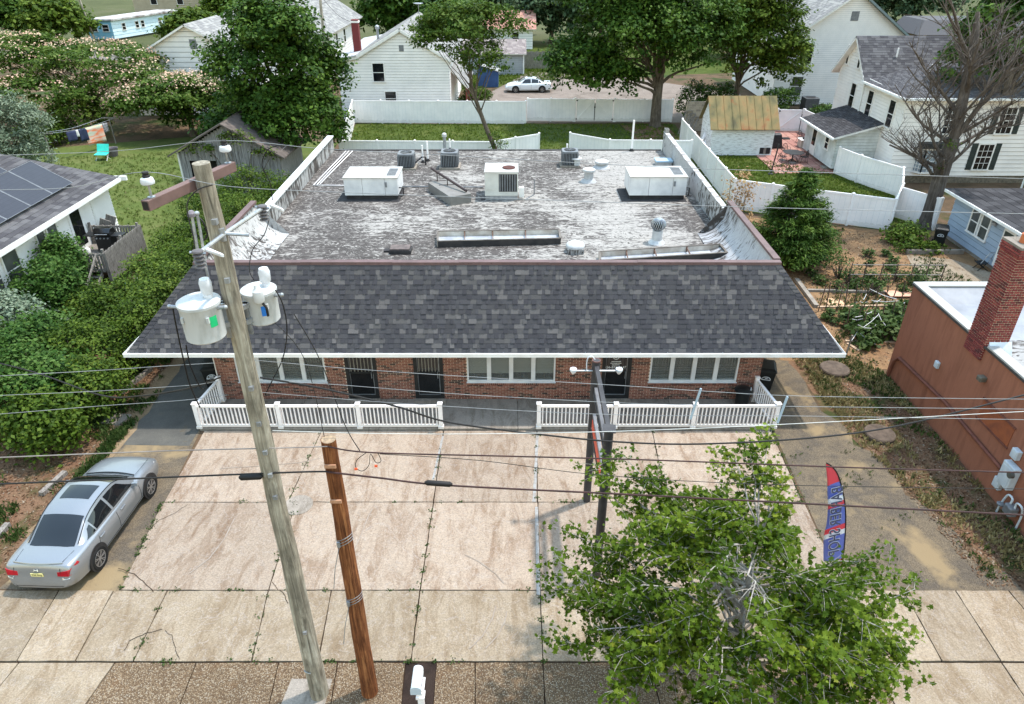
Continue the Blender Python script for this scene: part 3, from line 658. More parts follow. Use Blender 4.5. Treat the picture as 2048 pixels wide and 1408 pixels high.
for k in range(7):
    xx = x0+(x1-x0)*(.44+.075*k); g_.box(xx, xx+.05, y-.012, y-.002, RZ+.42, zt-.12)
g_.build('louvres', m_cond, t)
g_ = MB(); g_.box(x0+(x1-x0)*.42, x1-.05, y-.004, y-.0015, RZ+.4, zt-.1); g_.build('coil', m_dark, t)
g_ = MB(); g_.box(x0+.06, x0+(x1-x0)*.36, y-.012, y-.002, RZ+.5, zt-.35); g_.build('access_panel', m_bei, t)
g_ = MB(); g_.box(x1+.05, x1+.28, y+.1, y+.3, RZ+.1, RZ+.55); g_.build('disconnect', white_paint, t)
g_ = MB(); g_.tube([(x1+.3,y-.1,RZ+.05),(x1+.75,y+.2,RZ+.2),(x1+.75,y+.2,RZ+.9)], .025, 6); g_.build('vent_pipe', gray_metal, t)
# residential condensers
def condenser(u0, u1, vb, label):
    p = G(u0, vb, RZ+.1); q = G(u1, vb, RZ+.1); w = q.x-p.x; cx, y = (p.x+q.x)/2, p.y+w/2; h = w*.92
    t = thing('condenser', label, 'air conditioner', (cx, y, RZ), 'gray rooftop condensers'); r = w/2
    b = MB(); b.box(cx-r-.1, cx+r+.1, y-r-.1, y+r+.1, RZ, RZ+.1); b.build('pad', m_grayc, t, bevel=.01)
    def rr(rad, c, z): 
        out = []
        for sx, sy, a0 in ((1,1,0),(-1,1,90),(-1,-1,180),(1,-1,270)):
            for k in range(5): a = math.radians(a0+22.5*k); out.append((cx+sx*(rad-c)+c*math.cos(a), y+sy*(rad-c)+c*math.sin(a), z))
        return out
    b = MB(); b.prism(rr(r-.03,.12,RZ+.12), (0,0,h-.16)); b.build('coil', m_dark, t)
    b = MB(); b.prism(rr(r,.14,RZ+.1), (0,0,.05)); b.build('base_pan', m_dark, t)
    b = MB(); b.prism(rr(r,.14,RZ+h-.06), (0,0,.1)); top = b.build('cover', m_cond, t, bevel=.015)
    b = MB(); b.lathe((cx,y,RZ+h+.041), [(r*.72,0),(r*.72,.02),(r*.66,.025),(.06,.02)], 24); b.build('fan_grille', m_dark, top)
    b = MB()
    for k in range(7): a = math.pi*k/7; b.bar((cx-r*.7*math.cos(a), y-r*.7*math.sin(a), RZ+h+.07), (cx+r*.7*math.cos(a), y+r*.7*math.sin(a), RZ+h+.07), .012, .012)
    b.build('fan_wires', gray_metal, top)
    lv = MB()
    n = 10
    for k in range(n):
        o_ = -r+.06+(2*r-.12)*k/(n-1)
        for (px_, py_) in ((cx+o_, y-r+.005),(cx+o_, y+r-.005),(cx-r+.005, y+o_),(cx+r-.005, y+o_)): lv.box(px_-.018, px_+.018, py_-.018, py_+.018, RZ+.14, RZ+h-.05)
    lv.build('louvres', m_cond, t)
    return t
condenser(796, 828, 336, 'gray finned condenser on the roof, left of the pair behind the hatch')
condenser(882, 916, 335, 'gray finned condenser on the roof, just left of the black vent tube')
condenser(1124, 1156, 331, 'gray finned condenser on the roof right of centre, behind a white cylinder')
# roof hatch kerb with tilted rail frame
t = thing('roof_hatch', 'low gray roof hatch box with a slanting dark handrail on it', 'hatch', G(905, 400, RZ))
z1 = RZ+.42
P = [G(857,382,RZ), G(901,412,RZ), G(943,405,RZ), G(905,372,RZ)]; Pt = [Vector((p.x, p.y, z1)) for p in P]
m_h = mat('hatch_gray', S(126,122,118), S(112,108,104), .7, 2)
b = MB(); b.hexa(P+Pt); b.build('kerb', m_h, t, bevel=.01)
m_dbr = mat('dark_brown_rail', S(66,52,50), S(50,40,40), .6, 3)
a0 = Vector((Pt[0].x*.25+Pt[3].x*.75+.05, Pt[3].y-.2, z1+1.15)); a1 = Vector((Pt[2].x-.12, Pt[2].y+.15, z1+.2))
a0 = A(863, 337, Pt[3].y-.3); a1 = A(933, 382, Pt[2].y+.1)
b = MB(); b.tube([a0, a1], .06, 10); b.build('rail', m_dbr, t)
for s in (.16, .46):
    p = a0.lerp(a1, s); b = MB(); b.tube([p, (p.x, p.y, z1)], .025, 6); b.build('strut', m_dbr, t)
    b = MB(); b.bar((p.x-.4, p.y+.02, z1+.012), (p.x+.42, p.y+.12, z1+.012), .04, .02); b.build('cross_bar', m_dbr, t)
# open sign-light troughs
def trough(pts, h, label):
    """four base corners in order front-left, front-right, back-right, back-left"""
    t = thing('skylight_well', label, 'skylight', tuple(sum(pts, Vector())/4), 'open skylight wells'); z0 = pts[0].z
    def wall(a, b_, m, name):
        d = (b_-a).normalized(); n = Vector((-d.y, d.x, 0))*.03; q = MB(); q.hexa([a-n, b_-n, b_+n, a+n]+[x+Vector((0,0,h)) for x in (a-n, b_-n, b_+n, a+n)]); q.build(name, m, t)
    mo = mat('trough_black', S(44,43,44), S(64,60,58), .7, 2.5); mi = mat('trough_pale', S(206,198,186), S(160,146,132), .7, 1.6)
    wall(pts[0], pts[1], mo, 'side'); wall(pts[1]-(pts[1]-pts[0]).normalized()*.0, pts[2], mo, 'side'); wall(pts[2], pts[3], mi, 'side'); wall(pts[3], pts[0], mi, 'side')
    q = MB(); q.poly([p+Vector((0,0,.03)) for p in pts]); q.build('floor', mat('trough_floor', S(206,208,212), S(160,164,172), .35, 1.2, .3), t)
    for s in (.22, .45, .72):
        a = pts[0].lerp(pts[1], s); c = pts[3].lerp(pts[2], s)
        q = MB(); q.bar(a+Vector((0,0,h*.55)), c+Vector((0,0,h*.8)), .03, .05); q.bar(c+Vector((0,-.05,.03)), c+Vector((0,-.05,h)), .05, .03, (0,1,0)); q.build('rib', mat('rust_rib', S(110,84,70), S(86,60,50), .8, 5), t)
    q = MB(); hh = Vector((0,0,h+.012))
    for k in range(4): q.bar(pts[k]+hh, pts[(k+1)%4]+hh, .075, .024)
    q.build('rim', mat('trough_rim', S(120,112,104), S(86,78,72), .7, 3), t)
z = RZ+.01
trough([G(876,494,z), G(1120,488,z), G(1118,470,z), G(876,474,z)], .24, 'long open skylight well, the farther left one with black front')
trough([G(1200,533,z), G(1452,517,z), G(1438,500,z), G(1198,515,z)], .24, 'long open skylight well, the nearer right one against the mansard ridge')
# vents
def roof_thing(name, label, cat, u, v, fn, group=None):
    c = G(u, v, RZ); t = thing(name, label, cat, tuple(c), group); fn(t, c); return t
m_vw = mat('vent_white', S(196,195,194), S(168,168,169), .5, 4)
def turbine(t, c):
    b = MB(); b.lathe((c.x,c.y,RZ), [(.34,0),(.30,.05),(.21,.14),(.20,.52)], 20); b.build('stack', m_vw, t, smooth=True)
    b = MB(); n = 22
    for k in range(n):
        a = 2*math.pi*k/n; pts = []
        for i in range(7):
            ph = math.pi*(.12+.76*i/6); r = .27*math.sin(ph)+.02; aa = a+.5*i/6; pts.append((c.x+r*math.cos(aa), c.y+r*math.sin(aa), RZ+.76-.24*math.cos(ph)))
        b.tube(pts, .016, 4)
    b.build('vanes', galv, t)
    b = MB(); b.ball((c.x,c.y,RZ+.75), .20, 14); b.build('core', m_dark, t); b = MB(); b.lathe((c.x,c.y,RZ+.97), [(.13,0),(.1,.03),(.02,.04)], 16); b.build('crown', galv, t)
roof_thing('turbine_vent', 'round spinning turbine vent with metal vanes on the roof', 'vent', 1313, 485, turbine)
def dome(t, c):
    b = MB(); b.box(c.x-.32,c.x+.32,c.y-.3,c.y+.3,RZ,RZ+.2); b.build('kerb', m_memb2, t)
    b = MB(); b.lathe((c.x,c.y,RZ+.2), [(.36,0),(.37,.05),(.33,.13),(.22,.19),(.08,.22)], 22); b.build('dome', m_vw, t, smooth=True)
roof_thing('dome_vent', 'low white dome vent between the two open skylight wells', 'vent', 1150, 503, dome)
def mush(h, r):
    def f(t, c):
        b = MB(); b.lathe((c.x,c.y,RZ), [(r*1.25,0),(r*1.05,.08),(r*.72,.16),(r*.7,h)], 18); b.build('stack', m_memb3, t, smooth=True)
        b = MB(); b.lathe((c.x,c.y,RZ+h), [(r*.95,0),(r,.04),(r*.98,.12),(r*.6,.17),(r*.1,.18)], 20); b.build('cap', m_vw, t, smooth=True)
    return f
roof_thing('mushroom_vent', 'taller white mushroom vent left of the right-hand white unit', 'vent', 1177, 363, mush(.5,.32))
roof_thing('mushroom_vent', 'short wide white mushroom vent on the roof, behind the taller one', 'vent', 1203, 335, mush(.22,.36))
def cyl(t, c):
    b = MB(); b.box(c.x-.22,c.x+.22,c.y-.22,c.y+.22,RZ,RZ+.08); b.build('base', m_memb3, t); b = MB(); b.lathe((c.x,c.y,RZ+.08), [(.2,0),(.2,.32)], 20); b.build('stack', m_vw, t, smooth=True)
    b = MB(); b.lathe((c.x,c.y,RZ+.4), [(.29,0),(.29,.05),(.27,.07)], 22); b.build('cap', m_vw, t, smooth=True)
roof_thing('cylinder_vent', 'white cylindrical vent with flat cap in front of the right condenser', 'vent', 1152, 333, cyl)
def blackbox(t, c):
    b = MB(); b.box(c.x-.42,c.x+.42,c.y-.26,c.y+.26,RZ,RZ+.16); b.build('kerb', m_black_tar, t, bevel=.02)
    b = MB(); b.box(c.x-.40,c.x+.36,c.y-.24,c.y+.24,RZ+.16,RZ+.22); b.build('lid', mat('tar_lid', S(110,98,94), S(80,72,70), .9, 4), t, bevel=.02)
    b = MB(); b.box(c.x-.66,c.x-.43,c.y-.05,c.y+.2,RZ,RZ+.07); b.build('patch', m_black_tar, t)
roof_thing('capped_kerb', 'small tarred black capped box near the mansard ridge', 'vent', 802, 504, blackbox)
def bluebox(t, c):
    b = MB(); b.box(c.x-.4,c.x+.4,c.y-.3,c.y+.3,RZ,RZ+.22); b.build('kerb', m_memb3, t); b = MB(); b.box(c.x-.45,c.x+.45,c.y-.34,c.y+.34,RZ+.22,RZ+.3); b.build('lid', mat('pale_blue', S(166,190,206), S(150,176,194), .5, 2), t, bevel=.01)
roof_thing('capped_kerb', 'small box with pale blue lid behind the right-hand white unit', 'vent', 1326, 330, bluebox)
def stack(h, r, mm, collar=True, capr=0.0):
    def f(t, c):
        b = MB(); b.tube([(c.x,c.y,RZ),(c.x,c.y,RZ+h)], r, 10); b.build('pipe', mm, t, smooth=True)
        if collar: b = MB(); b.lathe((c.x,c.y,RZ), [(r*2.6,0),(r*2.2,.05),(r*1.2,.14)], 14); b.build('collar', m_dark, t)
        if capr: b = MB(); b.lathe((c.x,c.y,RZ+h), [(capr,-.05),(capr,.10),(capr*.5,.16)], 14); b.build('cap', m_vw, t)
    return f
for (u, v, h, r, lab) in ((846,325,.92,.045,'short white pvc vent pipe, left of the pair between the gray condensers'), (856,322,1.05,.05,'white pvc vent pipe, right of the pair between the gray condensers'), (1263,302,1.7,.055,'tall white pvc vent pipe at the back of the roof on the right'), (1134,300,.35,.05,'stub of white vent pipe behind the right condenser'), (900,300,.62,.045,'thin white pipe close to the right of the metal flue')):
    roof_thing('vent_pipe', lab, 'pipe', u, v, stack(h, r, vinyl), 'white roof vent pipes')
roof_thing('flue_pipe', 'galvanised metal flue with white cap behind the middle condenser', 'pipe', 890, 302, stack(.85, .09, galv, True, .13))
# condensate pipe runs
pc = MB(); zz = RZ+.06
for (uv) in ([(692,302),(627,370),(692,371)], [(698,302),(634,369)], [(705,302),(640,368)]): pc.tube([G(u, v, zz) for u, v in uv], .022, 6)
o = pc.build('conduit_run', vinyl); tag(rebase(o, tuple(G(660,340,RZ))), 'three parallel white pipes lying on the left side of the flat roof', 'pipe')
pc = MB(); pc.tube([G(800,373,zz), G(868,373,zz)], .03, 6); pc.tube([G(935,374,zz), G(966,374,zz)], .03, 6); pc.tube([G(868,373,zz), G(935,374,zz)], .03, 6); tag(rebase(pc.build('conduit_run', gray_metal), tuple(G(880,373,RZ))), 'gray pipe along the roof from left white unit to beige unit', 'pipe')
pc = MB(); c0 = G(829,327,RZ+.2); pc.tube([c0, c0+Vector((.35,.3,.25)), c0+Vector((.55,.35,.25)), c0+Vector((.55,.35,-.18))], .04, 7); tag(rebase(pc.build('coolant_line', black_metal), tuple(c0)), 'short bent black pipe beside the left gray condenser', 'pipe')
# ================================================================ street: poles, transformers, wires
def bark(name, c1, c2, c3, sz=.35, rough=.95, bump=.8, scale=14, kind='obj'):
    n = NT(name); c = n.coord(kind, (1, 1, sz*.35)); f = n.noise(c, scale, 8, .7, .8)
    col = n.ramp(f, [(.3, c1), (.5, c2), (.68, c3)]); g = n.noise(n.coord(kind), 2.2, 5); col = n.mix(.45, col, n.ramp(g, [(.3, .2), (.7, .85)]), 'OVERLAY')
    n.bump(f, bump, .02); MATS[name] = n.done(col, rough, 0, .15); return MATS[name]
m_pole = bark('weathered_pole', S(76,70,62), S(140,132,118), S(184,178,164), .22, scale=11)
m_pole2 = bark('creosote_pole', S(48,29,21), S(112,68,42), S(164,112,72), .12, scale=22)
PX, PY = -4.25, 9.7
pole = thing('utility_pole', 'tall weathered gray utility pole with crossarm, leaning across the left of the view', 'utility pole', (PX, PY, 0))
b = MB(); n = 26; r4 = random.Random(4)
b.tube([(PX+.008*math.sin(i*.9), PY+.008*math.cos(i*1.3), 11.8*i/n) for i in range(n+1)], [.205-.088*i/n+r4.uniform(-.004,.004) for i in range(n+1)], 20); b.build('shaft', m_pole, pole, smooth=True)
m_arm = mat('crossarm_brown', S(116,92,88), S(98,78,74), .7, 3)
a0, a1 = G(291,412,11.5), G(466,332,11.5); d = (a1-a0).normalized()
b = MB(); b.bar(a0, a1, .115, .14); arm = b.build('crossarm', m_arm, pole, bevel=.008)
b = MB(); b.bar(a0-d*.004, a0+d*.004, .085, .105); b.build('end_grain', m_dark, arm)
b = MB(); c = a0.lerp(a1, .56); b.bar(c+Vector((.03,-.13,-.03)), c+Vector((.03,.13,-.03)), .16, .17); b.build('arm_bracket', galv, arm)
m_porc = mat('porcelain', S(220,222,226), S(200,202,208), .25, 3); m_ins = mat('insulator_gray', S(104,100,102), S(84,80,82), .5, 4)
for p in (a0+d*.14, a1-d*.1):
    b = MB(); b.lathe((p.x,p.y,p.z+.07), [(.05,0),(.05,.012),(.016,.02),(.014,.2)], 12); ins = b.build('insulator_pin', galv, arm)
    b = MB(); b.lathe((p.x,p.y,p.z+.25), [(.04,-.02),(.082,.0),(.088,.03),(.075,.07),(.03,.09)], 16); b.build('insulator', m_porc, ins, smooth=True)
    b = MB(); b.lathe((p.x,p.y,p.z+.335), [(.045,0),(.05,.02),(.035,.035),(.045,.05),(.04,.07)], 14); b.build('insulator_head', m_dark, ins, smooth=True)
# cutout bracket
h = A(450,467,PY-.02); e0 = AX(400,505,-4.42); e1 = AX(522,419,-4.12)
e0 = Vector((e0.x, e0.y, h.z-.03)); e0 = G(400,505,h.z-.0); e1 = G(522,419,h.z-.0)
b = MB(); b.tube([e0, h, e1], .032, 10); br = b.build('bracket_pipe', galv, pole)
b = MB(); b.tube([h, G(498,470,h.z-.05)], .028, 8); b.tube([h+Vector((-.02,-.05,-.09)), h+Vector((-.02,-.05,.1))], .045, 10); b.build('bracket_hub', galv, br)
def arrester(p, side):
    b = MB(); z = 0
    prof = []
    for k in range(5): prof += [(.035,z),(.078,z+.012),(.07,z+.03),(.035,z+.042)]; z += .055
    b.lathe((p.x,p.y,p.z-.2), prof, 14); o = b.build('arrester', m_ins, br, smooth=True)
    b = MB(); q = p+Vector((.1,.02,.02)); b.hexa([q+Vector(v) for v in ((0,0,0),(.17,.05,-.1),(.2,.1,-.13),(.02,.06,.0),(0,0,.05),(.17,.04,-.04),(.2,.1,-.07),(.02,.06,.05))]); b.build('cutout_cover', m_porc, br, bevel=.012)
    b = MB(); b.tube([p+Vector((-.1,-.02,.03)), p+Vector((.1,.02,.0))], .02, 6); b.build('clamp', galv, br)
arrester(e0+(e0-e1).normalized()*.05, -1); arrester(e1+(e1-e0).normalized()*.05, 1)
for z in (8.2, 7.5, 6.9, 6.4, 10.1, 11.0, 5.9, 2.3):
    b = MB(); b.box(PX+.02, PX+.09, PY-.215+.0045*z*1.0, PY-.14+.006*z, z-.04, z+.04); b.build('bolt_plate', galv, pole)
b = MB(); b.tube([(PX+.215*math.cos(t), PY+.215*math.sin(t), 1.05) for t in [math.pi*1.25+.1*k for k in range(9)]], .015, 6); b.build('pole_tag', galv, pole)
def transformer(p, hgt, r, label, sticker):
    t = thing('transformer', label, 'transformer', (p.x, p.y, p.z-hgt), 'pole mounted transformers'); base = p-Vector((0,0,hgt))
    m_t = mat('transformer_paint', S(190,192,193), S(150,150,146), .5, 3.5, lo=.5, hi=.78, stretch=(1,1,.4))
    b = MB(); b.lathe(base, [(r*.9,0),(r*.97,.02),(r*.98,hgt-.05),(r,hgt-.04),(r,hgt)], 36); b.build('tank', m_t, t, smooth=True)
    b = MB(); b.lathe(p, [(r*1.04,-.02),(r*1.04,.02),(r*.9,.045),(r*.3,.06)], 36); b.build('lid', m_t, t, smooth=True)
    q = p+Vector((r*.45, r*.2, .04)); b = MB(); b.lathe(q, [(.065,0),(.065,.05),(.055,.06),(.085,.1),(.09,.25),(.07,.31),(.02,.33)], 16); b.build('bushing', m_porc, t, smooth=True)
    for k, (dx, dz) in enumerate(((-.98,-.06),(.98,-.07))):
        b = MB(); s = p+Vector((dx*r, -.05, dz)); b.tube([s, s+Vector((.1*dx,-.02,.02))], .03, 8); b.ball(s+Vector((.12*dx,-.02,.02)), .035, 8); b.build('terminal', galv, t)
    b = MB(); s = p+Vector((-r*.62,-r*.78,-.14)); b.bar(s, s+Vector((.0,-.0,-.09)), .035, .05, (0,1,0)); b.bar(p+Vector((r*.62,-r*.78,-.14)), p+Vector((r*.62,-r*.78,-.23)), .035, .05, (0,1,0)); b.build('lifting_lug', m_t, t)
    col, du, dz = sticker
    b = MB()
    a = du; w_ = .2
    for k in range(4):
        a0_, a1_ = a-w_+w_*k/2, a-w_+w_*(k+1)/2; rr_ = r*.985
        b.poly([(base.x+rr_*math.sin(a0_), base.y-rr_*math.cos(a0_), base.z+dz), (base.x+rr_*math.sin(a1_), base.y-rr_*math.cos(a1_), base.z+dz), (base.x+rr_*math.sin(a1_), base.y-rr_*math.cos(a1_), base.z+dz+.17), (base.x+rr_*math.sin(a0_), base.y-rr_*math.cos(a0_), base.z+dz+.17)])
    b.build('sticker', col, t)
    s = Vector((PX, PY, base.z+.1)); b = MB(); dirv = (Vector((PX,PY,0))-Vector((p.x,p.y,0))).normalized()
    for zz in (base.z+.12, base.z+hgt-.14): b.bar(Vector((p.x,p.y,zz))+dirv*r*.9, Vector((PX,PY,zz))-dirv*.12, .12, .08)
    b.bar(Vector((p.x,p.y,base.z-.12))+dirv*(r*.98+.04), Vector((p.x,p.y,base.z+hgt-.1))+dirv*(r*.98+.04), .09, .06, (0,1,0)); b.build('bracket', galv, t)
    return t
m_green = mat('green_sticker', S(40,190,120), S(30,170,110), .5); m_blue = mat('blue_sticker', S(52,128,214), S(40,110,196), .5)
transformer(A(397,604,9.42), .58, .30, 'round pale gray transformer with green sticker, left of the tall pole', (m_green, .95, .26))
T2 = transformer(A(517,580,10.12), .52, .265, 'round pale gray transformer with blue sticker, right of the tall pole', (m_blue, .5, .18))
b = MB(); p = A(513,572,9.83); b.lathe((p.x,p.y,p.z-.28), [(.06,0),(.085,.03),(.085,.2),(.05,.24),(.04,.3)], 14); b.build('fuse', m_porc, T2, smooth=True)
b = MB(); b.tube([p+Vector((.05,-.02,-.28)), p+Vector((.1,-.03,-.36)), p+Vector((.1,-.03,-.5))], .02, 6); b.build('fuse_clip', m_dark, T2)
P2X, P2Y = -3.15, 9.75
p2 = thing('utility_pole', 'shorter orange-brown creosoted pole cut off flat, right of the tall gray pole', 'utility pole', (P2X, P2Y, 0))
b = MB(); n = 18; b.tube([(P2X+.006*math.sin(i), P2Y, 7.03*i/n) for i in range(n+1)], [.185-.055*i/n+r4.uniform(-.003,.003) for i in range(n+1)], 18); b.build('shaft', m_pole2, p2, smooth=True)
b = MB(); b.lathe((P2X,P2Y,7.031), [(.126,0),(.12,.006)], 18); b.build('cut_top', mat('cut_wood', S(170,146,120), S(128,110,92), .95, 18), p2)
b = MB()
for z0 in (4.75, 3.15):
    for k in range(3):
        rr_ = .185-.055*z0/7.03+.006; zz = z0-.07*k
        b.tube([(P2X+rr_*math.cos(t*math.pi/10), P2Y+rr_*math.sin(t*math.pi/10), zz+.10*math.cos(t*math.pi/10+.6)) for t in range(21)], .007, 5)
b.build('wire_band', galv, p2)
b = MB()
for z0 in (4.7, 3.1):
    b = MB(); rr_ = .185-.055*z0/7.03+.02; s = Vector((P2X-.06, P2Y-rr_, z0)); b.bar(s+Vector((-.02,0,.06)), s+Vector((-.02,0,-.06)), .06, .03, (0,1,0)); b.tube([s, s+Vector((-.12,-.12,-.5)), s+Vector((-.2,-.16,-1.0))], .008, 6); b.build('tag_rod', galv, p2)
for z0 in (6.55, 5.75):
    b = MB(); rr_ = .185-.055*z0/7.03+.012; b.bar((P2X-.1,P2Y-rr_,z0), (P2X+.1,P2Y-rr_,z0), .03, .07); b.build('clamp_plate', mat('rust_plate', S(196,150,120), S(160,116,90), .8, 6), p2)
# ---- wires
m_wire = mat('aluminium_wire', S(150,150,150), S(126,126,128), .4, 3, .3); m_wblk = mat('black_cable', S(34,32,32), S(26,24,24), .6, 3); m_wred = mat('brown_cable', S(66,42,40), S(48,32,32), .7, 3)
def smooth_pts(P, sub=6):
    P = [Vector(p) for p in P]; out = []
    for i in range(len(P)-1):
        p0, p1, p2_, p3 = P[max(i-1,0)], P[i], P[i+1], P[min(i+2,len(P)-1)]
        for k in range(sub):
            t = k/sub; out.append(.5*((2*p1)+(-p0+p2_)*t+(2*p0-5*p1+4*p2_-p3)*t*t+(-p0+3*p1-3*p2_+p3)*t**3))
    return out+[P[-1]]
def wire(label, uv, Y, r, m, cat='wire', name='overhead_wire', sm=True, group='overhead wires'):
    ys = Y if isinstance(Y, (list, tuple)) else [Y]*len(uv)
    P = [A(u, v, y) for (u, v), y in zip(uv, ys)]
    b = MB(); b.tube(smooth_pts(P) if sm else P, r, 6); o = b.build(name, m, None, smooth=True); return tag(rebase(o, tuple(P[0])), label, cat, group)
IA = a1-d*.1; IB = a0+d*.14
def wire3(label, P, r, m, name='overhead_wire', cat='wire', group='overhead wires'):
    b = MB(); b.tube(smooth_pts(P), r, 6); o = b.build(name, m, None, smooth=True); return tag(rebase(o, tuple(P[0])), label, cat, group)
ya, yb = IA.y, IB.y; top = Vector((0,0,.40))
wire3('thin pale wire on the far insulator, highest one across the rear parapet', [A(-160,318,ya), A(0,311,ya), A(230,302,ya), IA+top, A(640,297,ya), A(900,311,ya), A(1300,333,ya), A(1680,346,ya), A(2200,362,ya)], .0045, m_wire)
wire3('thin pale wire on the near insulator, second highest, crossing the flat roof', [A(-160,387,yb), A(0,380,yb), A(150,374,yb), IB+top, A(460,373,yb), A(740,387,yb), A(1200,404,yb), A(1556,416,yb), A(2200,431,yb)], .0045, m_wire)
yw = 9.72; rightY = 9.9
wire('pale secondary wire at gutter height on the left, topmost of three', [(-120,762),(0,752),(180,742),(330,732),(430,726)], yw, .0045, m_wire)
wire('pale secondary wire on the left, middle of three below the gutter', [(-120,799),(0,791),(180,783),(385,770),(440,760)], yw, .0045, m_wire)
wire('pale secondary wire on the left, lowest of three, just above the railing', [(-120,836),(0,828),(200,812),(360,801),(455,790)], yw, .0045, m_wire)
wire('pale secondary wire on the right, topmost of three over the doors', [(505,720),(583,727),(697,737),(900,751),(1240,771),(1420,783),(1640,793),(2200,800)], yw, .0045, m_wire)
wire('pale secondary wire on the right, middle of three over the window sills', [(515,755),(580,764),(669,769),(900,787),(1070,797),(1300,808),(1600,813),(2200,820)], yw, .0045, m_wire)
wire('pale secondary wire on the right, lowest of three along the railing', [(525,785),(600,791),(760,804),(900,813),(1072,823),(1300,831),(1600,832),(2200,842)], yw, .0045, m_wire)
wire('thick twisted black service cable sagging from the tall pole to the far right', [(520,755),(640,776),(790,812),(900,845),(1090,870),(1240,884),(1400,888),(1620,876),(1800,851),(2048,790),(2200,750)], [9.7,9.75,9.8,9.9,10,10.1,10.2,10.3,10.4,10.6,10.8], .016, m_wblk)
wire('white steel strand running level from the tall pole across the railing', [(545,861),(700,866),(880,868),(1090,866),(1280,861),(1540,850),(2048,823),(2200,815)], 9.85, .0055, mat('white_strand', S(206,206,202), S(186,186,182), .5, 3))
wire('black drop cable from the tall pole left over the recycling bin', [(-120,700),(60,742),(200,790),(280,792),(380,776),(440,755)], [12,11.5,11,10.5,10,9.75], .014, m_wblk)
wire('reddish brown telephone cable, upper one on the right of the short pole', [(655,893),(740,905),(1000,912),(1300,920),(1700,935),(2048,945),(2200,949)], 9.6, .013, m_wred)
wire('reddish brown telephone cable, lowest thick one with a black splice case', [(655,944),(760,956),(900,971),(1300,991),(1700,1012),(2048,1030),(2200,1038)], 9.58, .017, m_wred)
wire('thin telephone line between the two thick brown cables on the right', [(760,908),(960,921),(1200,950),(1536,969),(2048,978),(2200,981)], 9.6, .006, m_wblk)
wire('gray telephone strand on the left, level with the car hood', [(-120,920),(0,915),(330,902),(560,896),(655,893)], 9.6, .010, mat('gray_strand', S(140,132,128), S(116,108,104), .6, 3))
wire('black telephone cable on the left crossing the parked sedan roof', [(-120,975),(0,968),(300,956),(470,949),(600,944),(655,943)], 9.58, .016, m_wblk)
wire('thin dark guy line from the mansard down to the short pole top', [(545,640),(610,720),(650,880)], [10.1,10,9.8], .006, m_wblk)
wire('dark drop wire hanging from right transformer toward the telephone cable', [(588,628),(640,720),(690,850),(720,902)], [10.1,10,9.8,9.65], .008, m_wblk)
wire('black lead looping from the right transformer down to the service cable', [(551,580),(566,610),(574,660),(566,715),(545,760),(530,790)], [9.9,9.9,9.9,9.85,9.8,9.75], .010, m_wblk)
wire('black lead hanging from the left terminal of the left transformer', [(345,612),(352,650),(366,715),(380,770),(400,815)], [9.35,9.35,9.4,9.5,9.6], .011, m_wblk)
wire('black lead curving beneath the left transformer to the left wires', [(372,690),(382,735),(404,778),(415,760)], [9.4,9.5,9.6,9.7], .010, m_wblk)
wire('black jumper curving from the crossarm past the tall pole top', [(425,370),(395,380),(375,405),(378,440),(388,480),(386,508)], [9.6,9.5,9.4,9.3,9.2,9.15], .008, m_wblk)
wire('black jumper arching from the high wire down to right arrester', [(553,292),(535,300),(524,330),(540,365),(545,400)], [10.6,10.7,10.8,10.9,11], .008, m_wblk)
wire('black jumper from right arrester down to the right transformer bushing', [(538,440),(528,470),(505,500),(499,540),(508,560)], [10.9,10.7,10.4,10.2,10.15], .008, m_wblk)
wire('looped slack telephone wire with orange tags beside the short pole', [(733,905),(714,920),(712,935),(725,942),(738,930),(741,908),(752,925),(762,922),(756,906)], 9.58, .006, m_wblk)
b = MB(); sp = [A(478,955,9.55), A(525,953,9.55)]; b.tube([sp[0], sp[0].lerp(sp[1],.1), sp[0].lerp(sp[1],.9), sp[1]], [.02,.055,.055,.02], 10); tag(rebase(b.build('splice_case', m_wblk, None, smooth=True), tuple(sp[0])), 'black splice case on the cable left of the short pole', 'splice case')
b = MB(); sp = [A(849,965,9.56), A(905,969,9.56)]; b.tube([sp[0], sp[0].lerp(sp[1],.1), sp[0].lerp(sp[1],.9), sp[1]], [.02,.05,.05,.02], 10); tag(rebase(b.build('splice_case', m_wblk, None, smooth=True), tuple(sp[0])), 'black splice case hanging on the lowest cable right of the short pole', 'splice case')
for (uv0, uv1, lab) in (((1402,777),(1381,838),'slanted gray spacer rod on the wires in front of right railing'), ((1575,793),(1555,846),'slanted gray spacer rod on the wires beside the railing end')):
    b = MB(); b.bar(A(*uv0,9.70), A(*uv1,9.64), .035, .02); tag(rebase(b.build('wire_spacer', mat('spacer_gray', S(170,186,198), S(150,166,180), .5, 3)), tuple(A(*uv1,9.64))), lab, 'spacer')
m_og = mat('orange_tag', S(255,110,60), S(240,90,50), .5)
for (u, v, lab) in ((712,938,'orange marker tag on the lower slack wire loop'), (752,932,'orange marker tag on the right slack wire loop')):
    b = MB(); p = A(u, v, 9.57); b.box(p.x-.025, p.x+.025, p.y-.01, p.y+.01, p.z-.02, p.z+.02); tag(rebase(b.build('marker_tag', m_og), tuple(p)), lab, 'tag')
for k, (u, v) in enumerate(((426,724),(395,767),(447,790),(583,727),(668,769),(708,770),(585,793),(592,768),(770,866),(920,866))):
    pass
b = MB()
